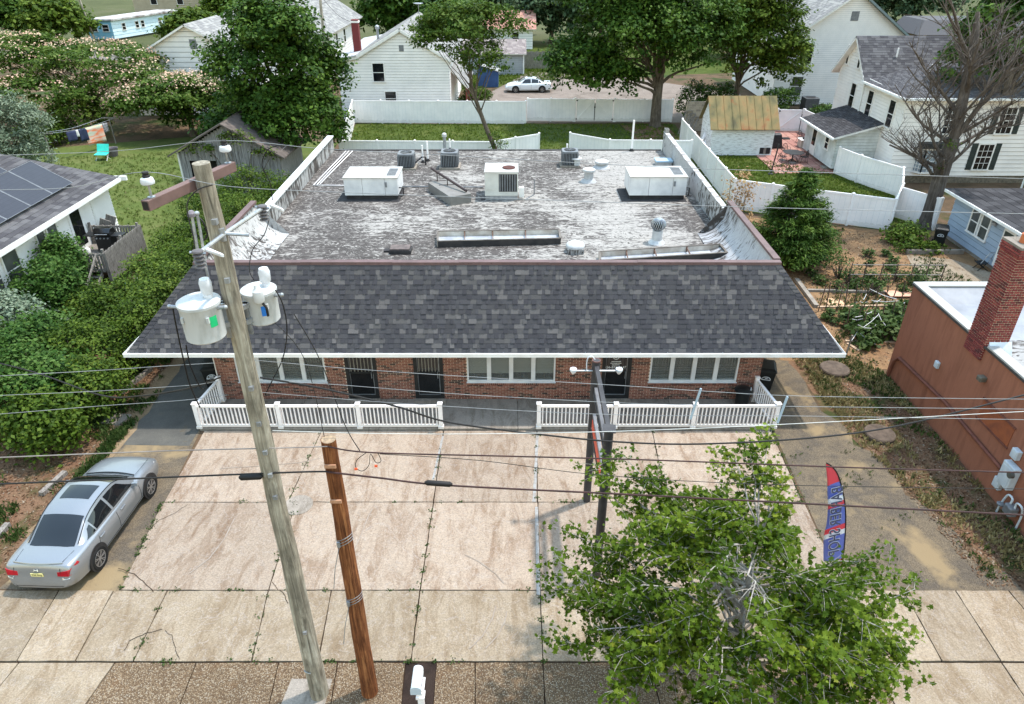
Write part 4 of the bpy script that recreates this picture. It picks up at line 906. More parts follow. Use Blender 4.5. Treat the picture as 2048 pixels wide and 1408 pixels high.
# service mast on the far left roof corner
t = thing('service_mast', 'gray electrical service mast with weatherhead behind the tall pole', 'service mast', tuple(G(420,470,5.3)))
p = AX(395,500,-10.2); q = AX(384,432,-10.2)
b.tube([Vector((p.x,p.y,p.z-1.5)), p, q], .05, 8); b.build('conduit', galv, t)
b = MB(); b.lathe(q, [(.05,-.02),(.14,0),(.13,.1),(.06,.18)], 12); b.build('weatherhead', mat('weatherhead', S(120,112,118), S(100,94,100), .6, 4), t)
b = MB(); b.tube(smooth_pts([q+Vector((.1,0,0)), q+Vector((.35,-.1,-.15)), q+Vector((.4,-.1,-.6)), q+Vector((.15,0,-.85))]), .03, 6); b.build('cable_loop', m_wblk, t)
p3 = AX(402,470,-9.8); b = MB(); b.tube([AX(412,535,-9.8)-Vector((0,0,1)), AX(412,535,-9.8), p3, AX(394,427,-9.8)], .045, 8); b.ball(AX(394,427,-9.8), .08, 8); b.build('vent_stack', galv, t)
# ================================================================ pylon sign frame
m_sign = mat('sign_charcoal', S(66,64,66), S(52,50,52), .6, 3)
SX = 2.21
sg = thing('sign_frame', 'dark charcoal steel sign frame on two posts, set edge-on in the lot', 'sign', (SX, 15.9, 0))
for y in (15.9, 13.05):
    b = MB(); b.tube([(SX,y,0),(SX,y,4.9 if y > 15 else 4.75)], .11, 16); b.build('post', m_sign, sg, smooth=True)
b = MB(); b.lathe((SX,15.9,4.9), [(.115,-.03),(.115,.004),(.09,.004),(.09,-.05)], 16, False, False); b.build('post_collar', mat('rust_edge', S(120,86,80), S(90,66,62), .8, 5), sg)
b = MB(); b.bar((SX,15.8,4.72), (SX,12.95,4.72), .11, .13); b.build('top_bar', m_sign, sg)
b = MB(); b.bar((SX-.02,12.9,4.8), (SX+.02,13.2,4.8), .3, .03); b.build('end_plate', m_sign, sg)
b = MB(); b.bar((SX,15.75,3.95), (SX,13.15,3.95), .1, .1); b.build('middle_bar', m_sign, sg)
b = MB(); b.bar((SX,15.75,2.78), (SX,13.15,2.78), .1, .1); b.build('bottom_bar', m_sign, sg)
b = MB(); b.box(SX-.03, SX+.05, 13.2, 15.72, 4.02, 4.16); b.build('upper_panel', mat('sign_gray', S(112,110,112), S(92,90,92), .5, 2), sg)
b = MB(); b.box(SX-.035, SX+.05, 13.25, 15.68, 2.86, 3.14); b.build('lower_panel', mat('sign_orange', S(222,92,66), S(196,74,56), .5, 2, lo=.4, hi=.7), sg)
b = MB(); b.box(SX-.03, SX+.05, 13.25, 15.68, 3.2, 3.34); b.build('middle_panel', mat('sign_pale', S(126,124,126), S(104,102,104), .5, 2), sg)
b = MB(); b.tube([(SX-.62,15.85,4.6),(SX+.62,15.85,4.6)], .025, 8); lampbar = b.build('lamp_bar', galv, sg)
for s in (-1, 1):
    b = MB(); b.lathe((SX+s*.6,15.83,4.58), [(.03,-.06),(.06,-.02),(.10,.06),(.09,.1),(.03,.12)], 14); b.build('flood_lamp', m_porc, lampbar, smooth=True)
b = MB(); b.tube(smooth_pts([(SX-.05,15.85,4.95),(SX-.15,15.85,5.05),(SX-.25,15.85,4.95),(SX-.25,15.85,4.62)]), .015, 6); b.build('lamp_wire', m_porc, lampbar)
# ================================================================ feather flag
FY = 12.7
ff = thing('feather_flag', 'tall red, white and blue feather flag on a black pole beside the right driveway', 'flag', (8.34, FY, 0))
Rpts = [A(u, v, FY) for u, v in ((1653,926),(1664,933),(1676,950),(1686,985),(1691,1020),(1691,1060),(1688,1100),(1685,1126))]
Lpts = [A(u, v, FY) for u, v in ((1652,928),(1653,940),(1654,960),(1655,985),(1656,1010),(1653,1045),(1648,1075),(1647,1122))]
Rp, Lp = smooth_pts(Rpts, 5), smooth_pts(Lpts, 5)
def flagmat():
    n = NT('flag_print'); p = n.coord('pos'); s_ = n.add('ShaderNodeSeparateXYZ'); n.l(p, s_.inputs[0])
    w_ = n.add('ShaderNodeMath', operation='MULTIPLY_ADD'); n.l(s_.outputs[0], w_.inputs[0]); w_.inputs[1].default_value = -.55; n.l(s_.outputs[2], w_.inputs[2])
    mr = n.add('ShaderNodeMapRange'); n.l(w_.outputs[0], mr.inputs[0]); mr.inputs[1].default_value = -4.0; mr.inputs[2].default_value = .2
    R_, B_, W_ = S(232,104,116), S(134,146,212), S(236,238,242)
    x = n.add('ShaderNodeValToRGB'); x.color_ramp.interpolation = 'CONSTANT'; e = x.color_ramp.elements
    st = [(0, R_), (.12, B_), (.34, W_), (.385, R_), (.43, B_), (.60, R_), (.635, W_), (.68, B_), (.80, R_)]
    while len(e) < len(st): e.new(.5)
    for i, (q, c) in enumerate(st): e[i].position = q; e[i].color = c
    n.l(mr.outputs[0], x.inputs[0]); tr = n.add('ShaderNodeBsdfTranslucent'); n.l(x.outputs[0], tr.inputs[0]); ms = n.add('ShaderNodeMixShader'); ms.inputs[0].default_value = .45
    n.done(x.outputs[0], .6, 0, .2); n.l(n.b.outputs[0], ms.inputs[1]); n.l(tr.outputs[0], ms.inputs[2]); n.l(ms.outputs[0], n.n['Material Output'].inputs[0]); return n.m
b = MB(); K6 = 6; idx = {}
for i in range(len(Rp)):
    for j in range(K6+1):
        p = Lp[i].lerp(Rp[i], j/K6); idx[i,j] = len(b.v); b.v.append((p.x, p.y+.014*math.sin(i*.45+j*.5)*(1-j/K6), p.z))
for i in range(len(Rp)-1):
    for j in range(K6): b._f([idx[i,j], idx[i,j+1], idx[i+1,j+1], idx[i+1,j]])
cloth = b.build('cloth', flagmat(), ff, smooth=True); so = cloth.modifiers.new('thickness', 'SOLIDIFY'); so.thickness = .004
b = MB(); b.tube([(8.34,FY,0)]+[tuple(p) for p in Rp[::-1]], .016, 8); b.build('pole', m_wblk, ff)
b = MB(); b.bar((8.05,FY-.25,.02),(8.63,FY+.25,.02), .05, .03); b.bar((8.05,FY+.25,.02),(8.63,FY-.25,.02), .05, .03); b.build('cross_base', black_metal, ff)
Rm = Matrix(((0,-1,0),(0,0,1),(-1,0,0))).to_euler()
zc_ = A(1672,1040,FY)
dn = (A(1668,1105,FY)-A(1675,975,FY)).normalized(); lf_ = Vector((0,1,0)).cross(dn)
rot_f = Matrix(((dn.x,lf_.x,0),(0,0,1),(dn.z,lf_.z,0))).to_euler()
text_on('BARBER SHOP', (zc_.x-.02, FY-.056, zc_.z), .36, mat('flag_letter', S(88,92,120), S(76,80,108), .6, 3), ff, rot_f, 'lettering', .001, .15, False, 'CENTER', .004)
text_on('BARBER SHOP', (zc_.x-.02, FY-.046, zc_.z), .36, mat('flag_letter_edge', S(234,236,242), S(226,228,236), .6, 3), ff, rot_f, 'lettering_outline', .001, .15, False, 'CENTER', .013)
# ================================================================ mailbox
mb_ = thing('mailbox', 'white mailbox on a white square post at the kerb below the short pole', 'mailbox', (-1.9, 9.1, 0))
m_mbx = mat('mailbox_white', S(228,230,232), S(210,214,218), .4, 3)
prof = [(-.105,0),(.105,0)]+[(.105*math.cos(math.pi*k/10), .13+.105*math.sin(math.pi*k/10)) for k in range(11)]
b = MB(); b.prism([(-1.97+x, 9.02, 1.05+z) for x, z in prof], (0,.5,0)); b.build('box', m_mbx, mb_, bevel=.01)
b = MB(); b.prism([(-1.97+x*1.06, 8.995, 1.045+z*1.04) for x, z in prof], (0,.03,0)); b.build('door', mat('mailbox_door', S(196,206,214), S(180,192,202), .4, 3), mb_)
b = MB(); b.box(-1.856,-1.85,9.12,9.3,1.13,1.16); b.build('flag', mat('flag_dark', S(120,92,100), S(100,76,84), .5), mb_)
b = MB(); b.box(-1.96,-1.84,9.05,9.17,0,1.0); b.build('post', vinyl, mb_); b = MB(); b.box(-1.99,-1.81,9.02,9.2,.84,.9); b.box(-1.98,-1.82,9.1,9.4,1.0,1.045); b.build('support', vinyl, mb_)
# ================================================================ bins
m_bin = mat('bin_plastic', S(36,38,38), S(26,27,28), .45, 3)
def cart(x, y, rz, label, z=.012, words=None):
    t = thing('wheelie_bin', label, 'bin', (x, y, z), 'wheeled bins', rz)
    def L(mb2, nm, m, **k): return mb2.build(nm, m, t, local=True, **k)
    b = MB(); b.hexa([(-.23,-.24,.06),(.23,-.24,.06),(.23,.24,.06),(-.23,.24,.06),(-.31,-.33,.98),(.31,-.33,.98),(.31,.36,.98),(-.31,.36,.98)]); L(b, 'body', m_bin, bevel=.03)
    b = MB(); b.box(-.33,.33,-.36,.38,.98,1.02); L(b, 'rim', m_bin, bevel=.01)
    b = MB(); b.hexa([(-.33,-.37,1.02),(.33,-.37,1.02),(.33,.38,1.02),(-.33,.38,1.02),(-.25,-.26,1.09),(.25,-.26,1.09),(.26,.36,1.13),(-.26,.36,1.13)]); L(b, 'lid', m_bin, bevel=.03)
    b = MB(); b.tube([(-.24,.38,1.0),(-.24,.46,1.0),(.24,.46,1.0),(.24,.38,1.0)], .018, 8); L(b, 'handle', m_bin)
    for s in (-1, 1):
        b = MB(); b.tube([(s*.24,.27,.13),(s*.31,.27,.13)], .13, 16); L(b, 'wheel', rubber)
    em = MB(); em.tube([(.15*math.cos(math.pi*k/12), -.318+.0, .66+.11*math.sin(math.pi*k/12)) for k in range(13)], .013, 5)
    if words is None:
        em.box(-.15,.15,-.312,-.30,.63,.655); em.box(-.04,.05,-.315,-.30,.69,.72)
    L(em, 'emblem', m_letter)
    if words:
        for i, wd in enumerate(words):
            q = text_on(wd, (0,0,0), .1 if i == 0 else .085, m_letter, None, (math.pi/2-.09,0,0), 'lettering', .002, 0, False, 'CENTER', .004); q.parent = t; q.location = (0,-.325+.01*i,.70-.08*i)
    return t
cart(9.22, 21.85, -.25, 'black wheeled bin standing outside the right end of the porch railing')
cart(-10.95, 22.0, .25, 'black wheeled recycling bin under the left eave beside the brick corner', words=('WE','RECYCLE'))
t = thing('trash_can', 'round black trash can with domed lid inside the right corner of porch', 'trash can', (8.1, 20.72, .115))
b = MB(); b.lathe((8.1,20.72,.115), [(.21,0),(.25,.62),(.27,.64)], 24); b.build('body', m_bin, t, smooth=True)
b = MB(); b.lathe((8.1,20.72,.755), [(.31,-.02),(.32,.02),(.28,.06),(.15,.1),(.04,.12)], 24); b.build('lid', m_bin, t, smooth=True)
b = MB(); b.bar((8.3,20.6,.84),(8.36,20.75,.84), .03, .03); b.build('handle', m_letter, t)
# ================================================================ cars
def interp(xs, ys, x):
    return float(np.interp(x, xs, ys))
def hermite(xs, ys, x):
    i = max(0, min(len(xs)-2, int(np.searchsorted(xs, x))-1)); h = xs[i+1]-xs[i]; t = (x-xs[i])/h
    def m(k):
        if k <= 0 or k >= len(xs)-1: return (ys[min(k+1,len(xs)-1)]-ys[max(k-1,0)])/(xs[min(k+1,len(xs)-1)]-xs[max(k-1,0)])
        d0 = (ys[k]-ys[k-1])/(xs[k]-xs[k-1]); d1 = (ys[k+1]-ys[k])/(xs[k+1]-xs[k]); return 0 if d0*d1 <= 0 else 2*d0*d1/(d0+d1)
    a, b = m(i), m(i+1)
    return (2*t**3-3*t*t+1)*ys[i]+(t**3-2*t*t+t)*h*a+(-2*t**3+3*t*t)*ys[i+1]+(t**3-t*t)*h*b
def sedan(label, loc, rz, paint, plate=None, detail=True, stickers=False):
    t = thing('parked_car', label, 'car', loc, None, rz)
    def Bd(mb, nm, m, par=None, **k): return mb.build(nm, m, par or t, local=True, **k)
    W_y = [-2.47,-2.44,-2.36,-2.2,-1.8,-1.0,0,1.0,1.6,2.0,2.25,2.40,2.47]; W_x = [.62,.72,.82,.875,.915,.925,.925,.92,.905,.865,.78,.66,.50]
    Z_y = [-2.47,-2.44,-2.41,-2.36,-2.30,-2.1,-1.6,-.8,0,.9,1.3,1.8,2.15,2.36,2.44,2.47]; Z_z = [.46,.58,.66,.84,.955,.975,.955,.94,.925,.905,.88,.81,.72,.60,.50,.42]
    B_y = [-2.47,-2.2,-1.8,1.8,2.2,2.47]; B_z = [.36,.27,.22,.20,.22,.30]
    ys = [-2.47,-2.455,-2.44,-2.425,-2.41,-2.385,-2.36,-2.33,-2.30,-2.25,-2.15,-2.0]+list(np.linspace(-1.85,1.9,40))+[2.0,2.1,2.2,2.28,2.35,2.4,2.44,2.47]
    def sec(y):
        w = hermite(W_y, W_x, y); zs = hermite(Z_y, Z_z, y); zb = interp(B_y, B_z, y); cr = .05 if y < -.8 else .07
        cr *= min(1, (zs-zb)/.5); m = zb+(zs-zb)*.36
        pts = [(0,zb),(w*.6,zb),(w*.86,zb+.01),(w*.955,zb+.07),(w*.985,m),(w*.998,zb+(zs-zb)*.55),(w*.99,zb+(zs-zb)*.72),(w*.965,zs-.055),(w*.93,zs-.018),(w*.87,zs+cr*.1),(w*.74,zs+cr*.35),(w*.55,zs+cr*.65),(w*.3,zs+cr*.9),(0,zs+cr)]
        return pts
    b = MB(); N = 14; full = 2*N-2
    for y in ys:
        p = sec(y); ring = [(x, y, z) for x, z in p] + [(-x, y, z) for x, z in p[-2:0:-1]]
        b.v += ring
    for i in range(len(ys)-1):
        for k in range(full): b._f([i*full+k, i*full+(k+1)%full, (i+1)*full+(k+1)%full, (i+1)*full+k])
    b._f(list(range(full))); b._f([(len(ys)-1)*full+k for k in range(full)])
    body = Bd(b, 'body', paint, smooth=True)
    # cabin surface
    Cy = [-1.78,-1.6,-1.25,-.95,-.6,-.15,.22,.5,.8,1.12]; Cz = [.985,1.045,1.235,1.375,1.452,1.478,1.455,1.37,1.20,.985]
    def xr(y): return interp([-1.78,-1.0,-.4,.3,1.12],[.66,.60,.585,.60,.70], y)
    def xb(y): return interp([-1.78,-1.2,0,.7,1.12],[.72,.83,.86,.845,.76], y)
    def surf(y, s, off=0.0):
        def base(y, s):
            zt = hermite(Cy, Cz, y); zb = hermite(Z_y, Z_z, y)-.01; e = max(zb, zt-.055)
            if s <= .5:
                u = s/.5; x = xb(y)+(xr(y)-xb(y))*(u**1.25); z = zb+(e-zb)*u
            else:
                u = (s-.5)/.5; x = xr(y)*(1-u); z = e+(zt-e)*math.sin(min(1,u*1.25)*math.pi/2)
            return Vector((x, y, z))
        p = base(y, s)
        if off:
            h = .01; a = base(y+h, s)-base(y-h, s); c = base(y, min(1,s+h))-base(y, max(0,s-h)); n = a.cross(c)
            if n.length > 1e-9:
                n.normalize()
                if n.dot(Vector((p.x, 0, .6))) < 0: n = -n
                p = p+n*off
        return p
    def patch(y0, y1, s0, s1, off, ny=10, ns=8, mirror=True, edge=None):
        b = MB()
        for sg in ((1,-1) if mirror else (1,)):
            idx = {}
            for i in range(ny+1):
                for j in range(ns+1):
                    s = s0+(s1-s0)*j/ns; ya, yb_ = y0, y1
                    if edge: ya, yb_ = edge(s)
                    y = ya+(yb_-ya)*i/ny; p = surf(y, s, off); idx[i,j] = len(b.v); b.v.append((sg*p.x, p.y, p.z))
            for i in range(ny):
                for j in range(ns): b._f([idx[i,j], idx[i+1,j], idx[i+1,j+1], idx[i,j+1]])
        return b
    Bd(patch(-1.78, 1.12, 0, 1, 0, 30, 14), 'cabin', paint, smooth=True)
    if not detail: pass
    gl = mat('car_glass', S(24,27,30), S(16,18,20), .04, .7, 0, .7)
    Bd(patch(.34, 1.06, .53, 1, .006, 8, 8), 'windscreen', gl, smooth=True)
    Bd(patch(-1.70, -.93, .55, 1, .006, 8, 8), 'rear_window', gl, smooth=True)
    fe = lambda s: (-.22, .86-1.25*max(0, s-.06)) ; re = lambda s: (-1.02-.0*s, -.30)
    for nm, ed in (('side_window', fe), ('side_window', re)):
        for sg in (1, -1):
            q = patch(0, 0, .06, .43, .005, 8, 6, False, ed)
            if sg < 0: q.v = [(-x, y, z) for x, y, z in q.v]
            Bd(q, nm, gl, smooth=True)
    for sg in (1, -1):
        q = patch(0, 0, .06, .36, .005, 5, 5, False, lambda s: (-1.42+.75*(s-.06), -1.07))
        if sg < 0: q.v = [(-x, y, z) for x, y, z in q.v]
        Bd(q, 'quarter_window', gl, smooth=True)
    Bd(patch(-.42, .12, .66, 1, .006, 5, 6), 'sunroof', gl, smooth=True)
    q = MB()
    for sg in (1,-1): q.tube([tuple(Vector((sg*surf(y,.50,.008).x, y, surf(y,.50,.008).z))) for y in np.linspace(-1.6,.9,18)], .012, 5)
    Bd(q, 'roof_trim', black_metal)
    # panel gaps and trim
    gap = mat('panel_gap', S(40,42,44), S(30,32,34), .7)
    q = MB()
    def side(y, f, off=.004):
        p = sec(y); fz = f; a = [pp for pp in p[3:9]]; zs_ = [z for _, z in a]; x = float(np.interp(fz, zs_, [xx for xx, _ in a])); return Vector((x+off, y, fz))
    for sg in (1,-1):
        for yl in (.92, -.26, -1.28):
            P = [side(yl + (-.14*((.35-z)/.5) if yl < -1 else 0)*1.0, z) for z in np.linspace(.34, .86, 8)]; q.tube([(sg*p.x, p.y, p.z) for p in P], .006, 4)
        q.tube([(sg*side(y,.33).x, y, .33) for y in np.linspace(-1.15,1.0,14)], .010, 4)
    q.tube([(x, -2.372, .80+.0*x) for x in np.linspace(-.56,.56,8)], .006, 4)
    for sg in (1,-1): q.tube([(sg*.60,-2.40,.70),(sg*.585,-2.355,.9),(sg*.60,-2.2,1.0),(sg*.66,-1.8,.985)], .006, 4)
    q.tube([(x, 1.16+.06*(1-(x/.7)**2), .955+.03*(1-(x/.7)**2)) for x in np.linspace(-.7,.7,12)], .022, 5)
    for sg in (1,-1): q.tube([(sg*.72,1.1,.955),(sg*.70,1.7,.90),(sg*.62,2.1,.80)], .006, 4)
    Bd(q, 'panel_gaps', gap)
    chrome = mat('chrome', S(214,216,220), S(186,188,194), .2, 3, .8)
    for sg in (1,-1):
        for yl in (.02, -1.02):
            q = MB(); p = side(yl, .79, .012); q.tube([(sg*p.x, yl-.11, .79), (sg*(p.x+.018), yl-.06, .795), (sg*(p.x+.018), yl+.06, .795), (sg*p.x, yl+.11, .79)], .018, 6); Bd(q, 'door_handle', paint)
        q = MB(); q.hexa([(sg*.86,.70,.93),(sg*1.06,.68,.95),(sg*1.06,.78,.95),(sg*.86,.82,.93),(sg*.86,.70,1.03),(sg*1.04,.70,1.06),(sg*1.04,.77,1.06),(sg*.86,.80,1.03)]); Bd(q, 'mirror', paint, bevel=.02)
        q = MB(); rz_ = lambda z: -2.405+.28*(z-.66)
        c0, c1_ = side(-2.34,.72,.012), side(-2.34,.84,.012); d0, d1_ = side(-2.02,.84,.012), side(-2.06,.915,.012)
        F = [(sg*.50,rz_(.70)-.016,.70),(sg*.78,rz_(.70)-.012,.70),(sg*.78,rz_(.86)-.012,.86),(sg*.50,rz_(.82)-.016,.82)]; q.prism([Vector(v) for v in F], (0,.05,0))
        Sd = [(sg*.78,rz_(.70)-.012,.70),(sg*c0.x,-2.34,.72),(sg*d0.x,-2.02,.84),(sg*d1_.x,-2.06,.915),(sg*c1_.x,-2.34,.86),(sg*.78,rz_(.86)-.012,.86)]; q.prism([Vector(v) for v in Sd], (-sg*.05,.0,0)); tl = Bd(q, 'tail_light', mat('tail_red', S(176,26,40), S(140,18,30), .15, 3, 0, .6), bevel=.01)
        q = MB(); q.hexa([(sg*.62,-2.44,.61),(sg*.79,-2.40,.63),(sg*.80,-2.37,.67),(sg*.62,-2.42,.66),(sg*.62,-2.43,.63),(sg*.78,-2.39,.64),(sg*.79,-2.36,.675),(sg*.62,-2.41,.67)]); Bd(q, 'reverse_lamp', chrome, tl)
        q = MB(); q.hexa([(sg*.56,2.36,.56),(sg*.78,2.2,.58),(sg*.83,2.02,.68),(sg*.6,2.26,.68),(sg*.56,2.34,.62),(sg*.76,2.19,.66),(sg*.82,2.0,.755),(sg*.6,2.2,.71)]); Bd(q, 'headlight', mat('lamp_lens', S(220,222,224), S(200,190,176), .1, 4, 0, .6), bevel=.015)
    # wheels
    for (wy, sg) in ((-1.42,1),(1.39,1),(-1.42,-1),(1.39,-1)):
        q = MB(); q.tube([(sg*.70,wy,.36),(sg*.931,wy,.36)], .385, 32); Bd(q, 'wheel_arch', m_dark)
        q = MB(); x0 = sg*.73; x1 = sg*.943
        ring = [(.215,x1-sg*.05),(.225,x1),(.30,x1+sg*.004),(.325,x1-sg*.02),(.325,x0),(.22,x0)]; n = 32
        for r_, x in ring:
            for k in range(n): a = 2*math.pi*k/n; q.v.append((x, wy+r_*math.cos(a), .325+r_*math.sin(a)))
        for i in range(len(ring)-1):
            for k in range(n): q._f([i*n+k, i*n+(k+1)%n, (i+1)*n+(k+1)%n, (i+1)*n+k])
        wl = Bd(q, 'wheel', rubber, smooth=True)
        q = MB(); q.tube([(x1-sg*.09,wy,.325),(x1-sg*.07,wy,.325)], .22, 24); Bd(q, 'brake_disc', m_dark, wl)
        rim = MB()
        for k in range(20): 
            a = 2*math.pi*k/20
        for k in range(7):
            for dd in (-.13, .13):
                a = 2*math.pi*k/7+dd; a2 = 2*math.pi*k/7+dd*.5; rim.bar((x1-sg*.02, wy+.05*math.cos(a2), .325+.05*math.sin(a2)), (x1-sg*.012, wy+.215*math.cos(a), .325+.215*math.sin(a)), .018, .024, (1,0,0))
        rim.tube([(x1-sg*.04,wy,.325),(x1-sg*.008,wy,.325)], .055, 14)
        rim.tube([(x1-sg*.01, wy+.218*math.cos(2*math.pi*k/28), .325+.218*math.sin(2*math.pi*k/28)) for k in range(29)], .012, 5)
        Bd(rim, 'rim', mat('alloy', S(176,172,170), S(150,146,144), .3, 4, .7), wl)
    # spoiler, plate, emblem
    q = MB(); q.tube([(x, -2.30+.07*(x/.62)**2, 1.02-.02*(x/.62)**2) for x in np.linspace(-.62,.62,14)], .022, 6); Bd(q, 'spoiler', paint, smooth=True)
    q = MB(); q.box(-.155,.155,-2.425,-2.412,.70,.80) ; pl = Bd(q, 'number_plate', mat('plate_yellow', S(226,214,140), S(214,206,150), .5, 3))
    if plate: 
        x = text_on(plate, (0,0,0), .075, mat('plate_text', S(40,40,44), S(30,30,34), .6), None, (math.pi/2,0,0), 'plate_number', .001); x.parent = pl; x.location = (0,-2.428,.752)
    q = MB(); q.tube([(-.05,-2.405,.86),(-.04,-2.385,.91)], .012, 6); q.tube([(.05,-2.405,.86),(.04,-2.385,.91)], .012, 6); q.tube([(-.05,-2.395,.885),(.05,-2.395,.885)], .010, 6); Bd(q, 'emblem', chrome)
    if stickers:
        r_ = random.Random(2); m_st = mat('window_sticker', S(74,76,80), S(64,66,70), .6)
        q = MB()
        for k in range(8):
            y = .42-.085*k; a, c = surf(y-.0, .10, .010), surf(y-.05, .30-.01*k*0, .010); q.bar(a, c, .016, .003); q.bar(surf(y-.04,.10,.010), surf(y-.02,.28,.010), .014, .003)
        Bd(q, 'window_lettering', m_st)
    return t
def carpaint(name, c, metal, rough=.32):
    n = NT(name); n.b.inputs['Coat Weight'].default_value = .6; n.b.inputs['Coat Roughness'].default_value = .06
    f = n.noise(n.coord('obj'), 60, 2); col = n.ramp(f, [(.4, c), (.6, tuple(x*.94 for x in c[:3])+(1,))]); return n.done(col, rough, metal, .5)
silver = carpaint('silver_paint', S(140,143,147), .5)
sedan('silver four door sedan with sunroof and dark glass parked on the left driveway', (-11.72, 14.83, .012), math.radians(-2.2), silver, 'Z36 RXJ', True, False)
wc = G(1053, 186); sedan('white four door sedan parked side-on on the gravel lot behind the fence', (wc.x+.2, wc.y+.9, .006), math.radians(92), carpaint('white_car_paint', S(226,228,230), .0))
# ================================================================ vegetation library
def leafmat(name, stops, trans=.3, rough=.55):
    n = NT(name); a = n.add('ShaderNodeAttribute', attribute_name='tint'); col = n.ramp(a.outputs['Fac'], stops)
    tr = n.add('ShaderNodeBsdfTranslucent'); n.l(col, tr.inputs[0]); ms = n.add('ShaderNodeMixShader'); ms.inputs[0].default_value = trans
    n.done(col, rough, 0, .12); n.l(n.b.outputs[0], ms.inputs[1]); n.l(tr.outputs[0], ms.inputs[2]); n.l(ms.outputs[0], n.n['Material Output'].inputs[0]); MATS[name] = n.m; return n.m
def greens(name, a, b, c, extra=None, trans=.3):
    st = [(0, a), (.45, b), (.85, c)]
    if extra: st.append((.97, extra))
    return leafmat(name, st, trans)
DIAMOND = np.array([(0,0,0),(.5,-.34,.09),(1,0,0),(.5,.34,.09)])
MAPLE = np.array([(0,0,0),(.12,-.18,.02),(.05,-.48,.06),(.38,-.30,.03),(.55,-.52,.08),(.62,-.18,.03),(1.0,0,-.05),(.62,.18,.03),(.55,.52,.08),(.38,.30,.03),(.05,.48,.06),(.12,.18,.02)])
BLADE = np.array([(0,-.07,0),(.55,-.06,.05),(1,0,-.12),(.55,.06,.05)])
def leaf_mesh(name, C, Nrm, size, shape, tint, rng, m, droop=None):
    """one polygon per leaf at C, facing Nrm, random spin"""
    n = len(C); k = len(shape)
    Nn = Nrm/np.linalg.norm(Nrm, axis=1, keepdims=True).clip(1e-6)
    R = rng.normal(size=(n,3)) if droop is None else droop
    T = R - (R*Nn).sum(1, keepdims=True)*Nn; T /= np.linalg.norm(T, axis=1, keepdims=True).clip(1e-6); Bn = np.cross(Nn, T)
    sc = size[:,None,None] if np.ndim(size) else np.full((n,1,1), size)
    V = (C[:,None,:] + sc*((shape[None,:,0:1]-.5)*T[:,None,:] + shape[None,:,1:2]*Bn[:,None,:] + shape[None,:,2:3]*Nn[:,None,:])).reshape(-1,3)
    me = bpy.data.meshes.new(name); me.vertices.add(n*k); me.vertices.foreach_set('co', V.astype(np.float32).ravel())
    me.loops.add(n*k); me.loops.foreach_set('vertex_index', np.arange(n*k, dtype=np.int32))
    me.polygons.add(n); me.polygons.foreach_set('loop_start', np.arange(0,n*k,k,dtype=np.int32)); me.polygons.foreach_set('loop_total', np.full(n,k,dtype=np.int32))
    at = me.attributes.new('tint','FLOAT','FACE'); at.data.foreach_set('value', np.clip(tint,0,1).astype(np.float32)); me.update(calc_edges=True); me.materials.append(m); return me
def clump_points(rng, blobs, n_clumps, per, cr, shell=.55, flat=.55, low=.0):
    """leaves gathered in clumps spread through the outer volume of ellipsoid blobs"""
    vols = np.array([b[3]*b[4]*b[5] for b in blobs])**.75; vols /= vols.sum(); CC = []; OUT = []
    pick = rng.choice(len(blobs), n_clumps, p=vols)
    for bi in pick:
        cx, cy, cz, rx, ry, rz = blobs[bi]
        while True:
            d = rng.normal(size=3); d /= np.linalg.norm(d)
            if d[2] > -.75+low and rng.random() < .55+.45*d[2]: break
        r = shell+(1-shell)*rng.random()**.7; CC.append((cx+d[0]*rx*r, cy+d[1]*ry*r, cz+d[2]*rz*r)); OUT.append(d)
    CC = np.array(CC); OUT = np.array(OUT); cnt = rng.poisson(per, n_clumps).clip(3)
    idx = np.repeat(np.arange(n_clumps), cnt); crs = cr*(0.7+.6*rng.random(n_clumps))
    off = rng.normal(size=(len(idx),3))*crs[idx][:,None]*.55; off[:,2] *= flat
    P = CC[idx]+off; Nn = OUT[idx]*.55 + np.array([0,0,.75]) + rng.normal(size=P.shape)*.55
    tone = rng.random(n_clumps); tint = .6*tone[idx]+.4*rng.random(len(idx))
    return P, Nn, tint, CC
def limb(mb, p, q, r0, r1, rng, sag=.12, n=5, sides=7):
    p, q = Vector(p), Vector(q); L = (q-p).length; pts = []; rs = []
    for i in range(n+1):
        t = i/n; w = Vector(rng.normal(size=3))*L*.035*math.sin(math.pi*t); pts.append(p.lerp(q, t)+w+Vector((0,0,sag*L*math.sin(math.pi*t)*.5))); rs.append(r0+(r1-r0)*t)
    mb.tube(pts, rs, sides); return pts
m_bark = bark('tree_bark', S(58,50,44), S(92,82,72), S(124,114,102), .3, scale=10)
m_bark_pale = bark('pale_bark', S(120,112,104), S(158,150,142), S(184,178,170), .3, scale=18)
def lumpy(blobs, rng):
    out = list(blobs)
    for (x, y, z, rx, ry, rz) in blobs:
        for k in range(5):
            d = rng.normal(size=3); d /= np.linalg.norm(d); d[2] = abs(d[2])*.8-.15; f = .25+.22*rng.random(); out.append((x+d[0]*rx*.92, y+d[1]*ry*.92, z+d[2]*rz*.92, rx*f, ry*f, rz*f))
    return out
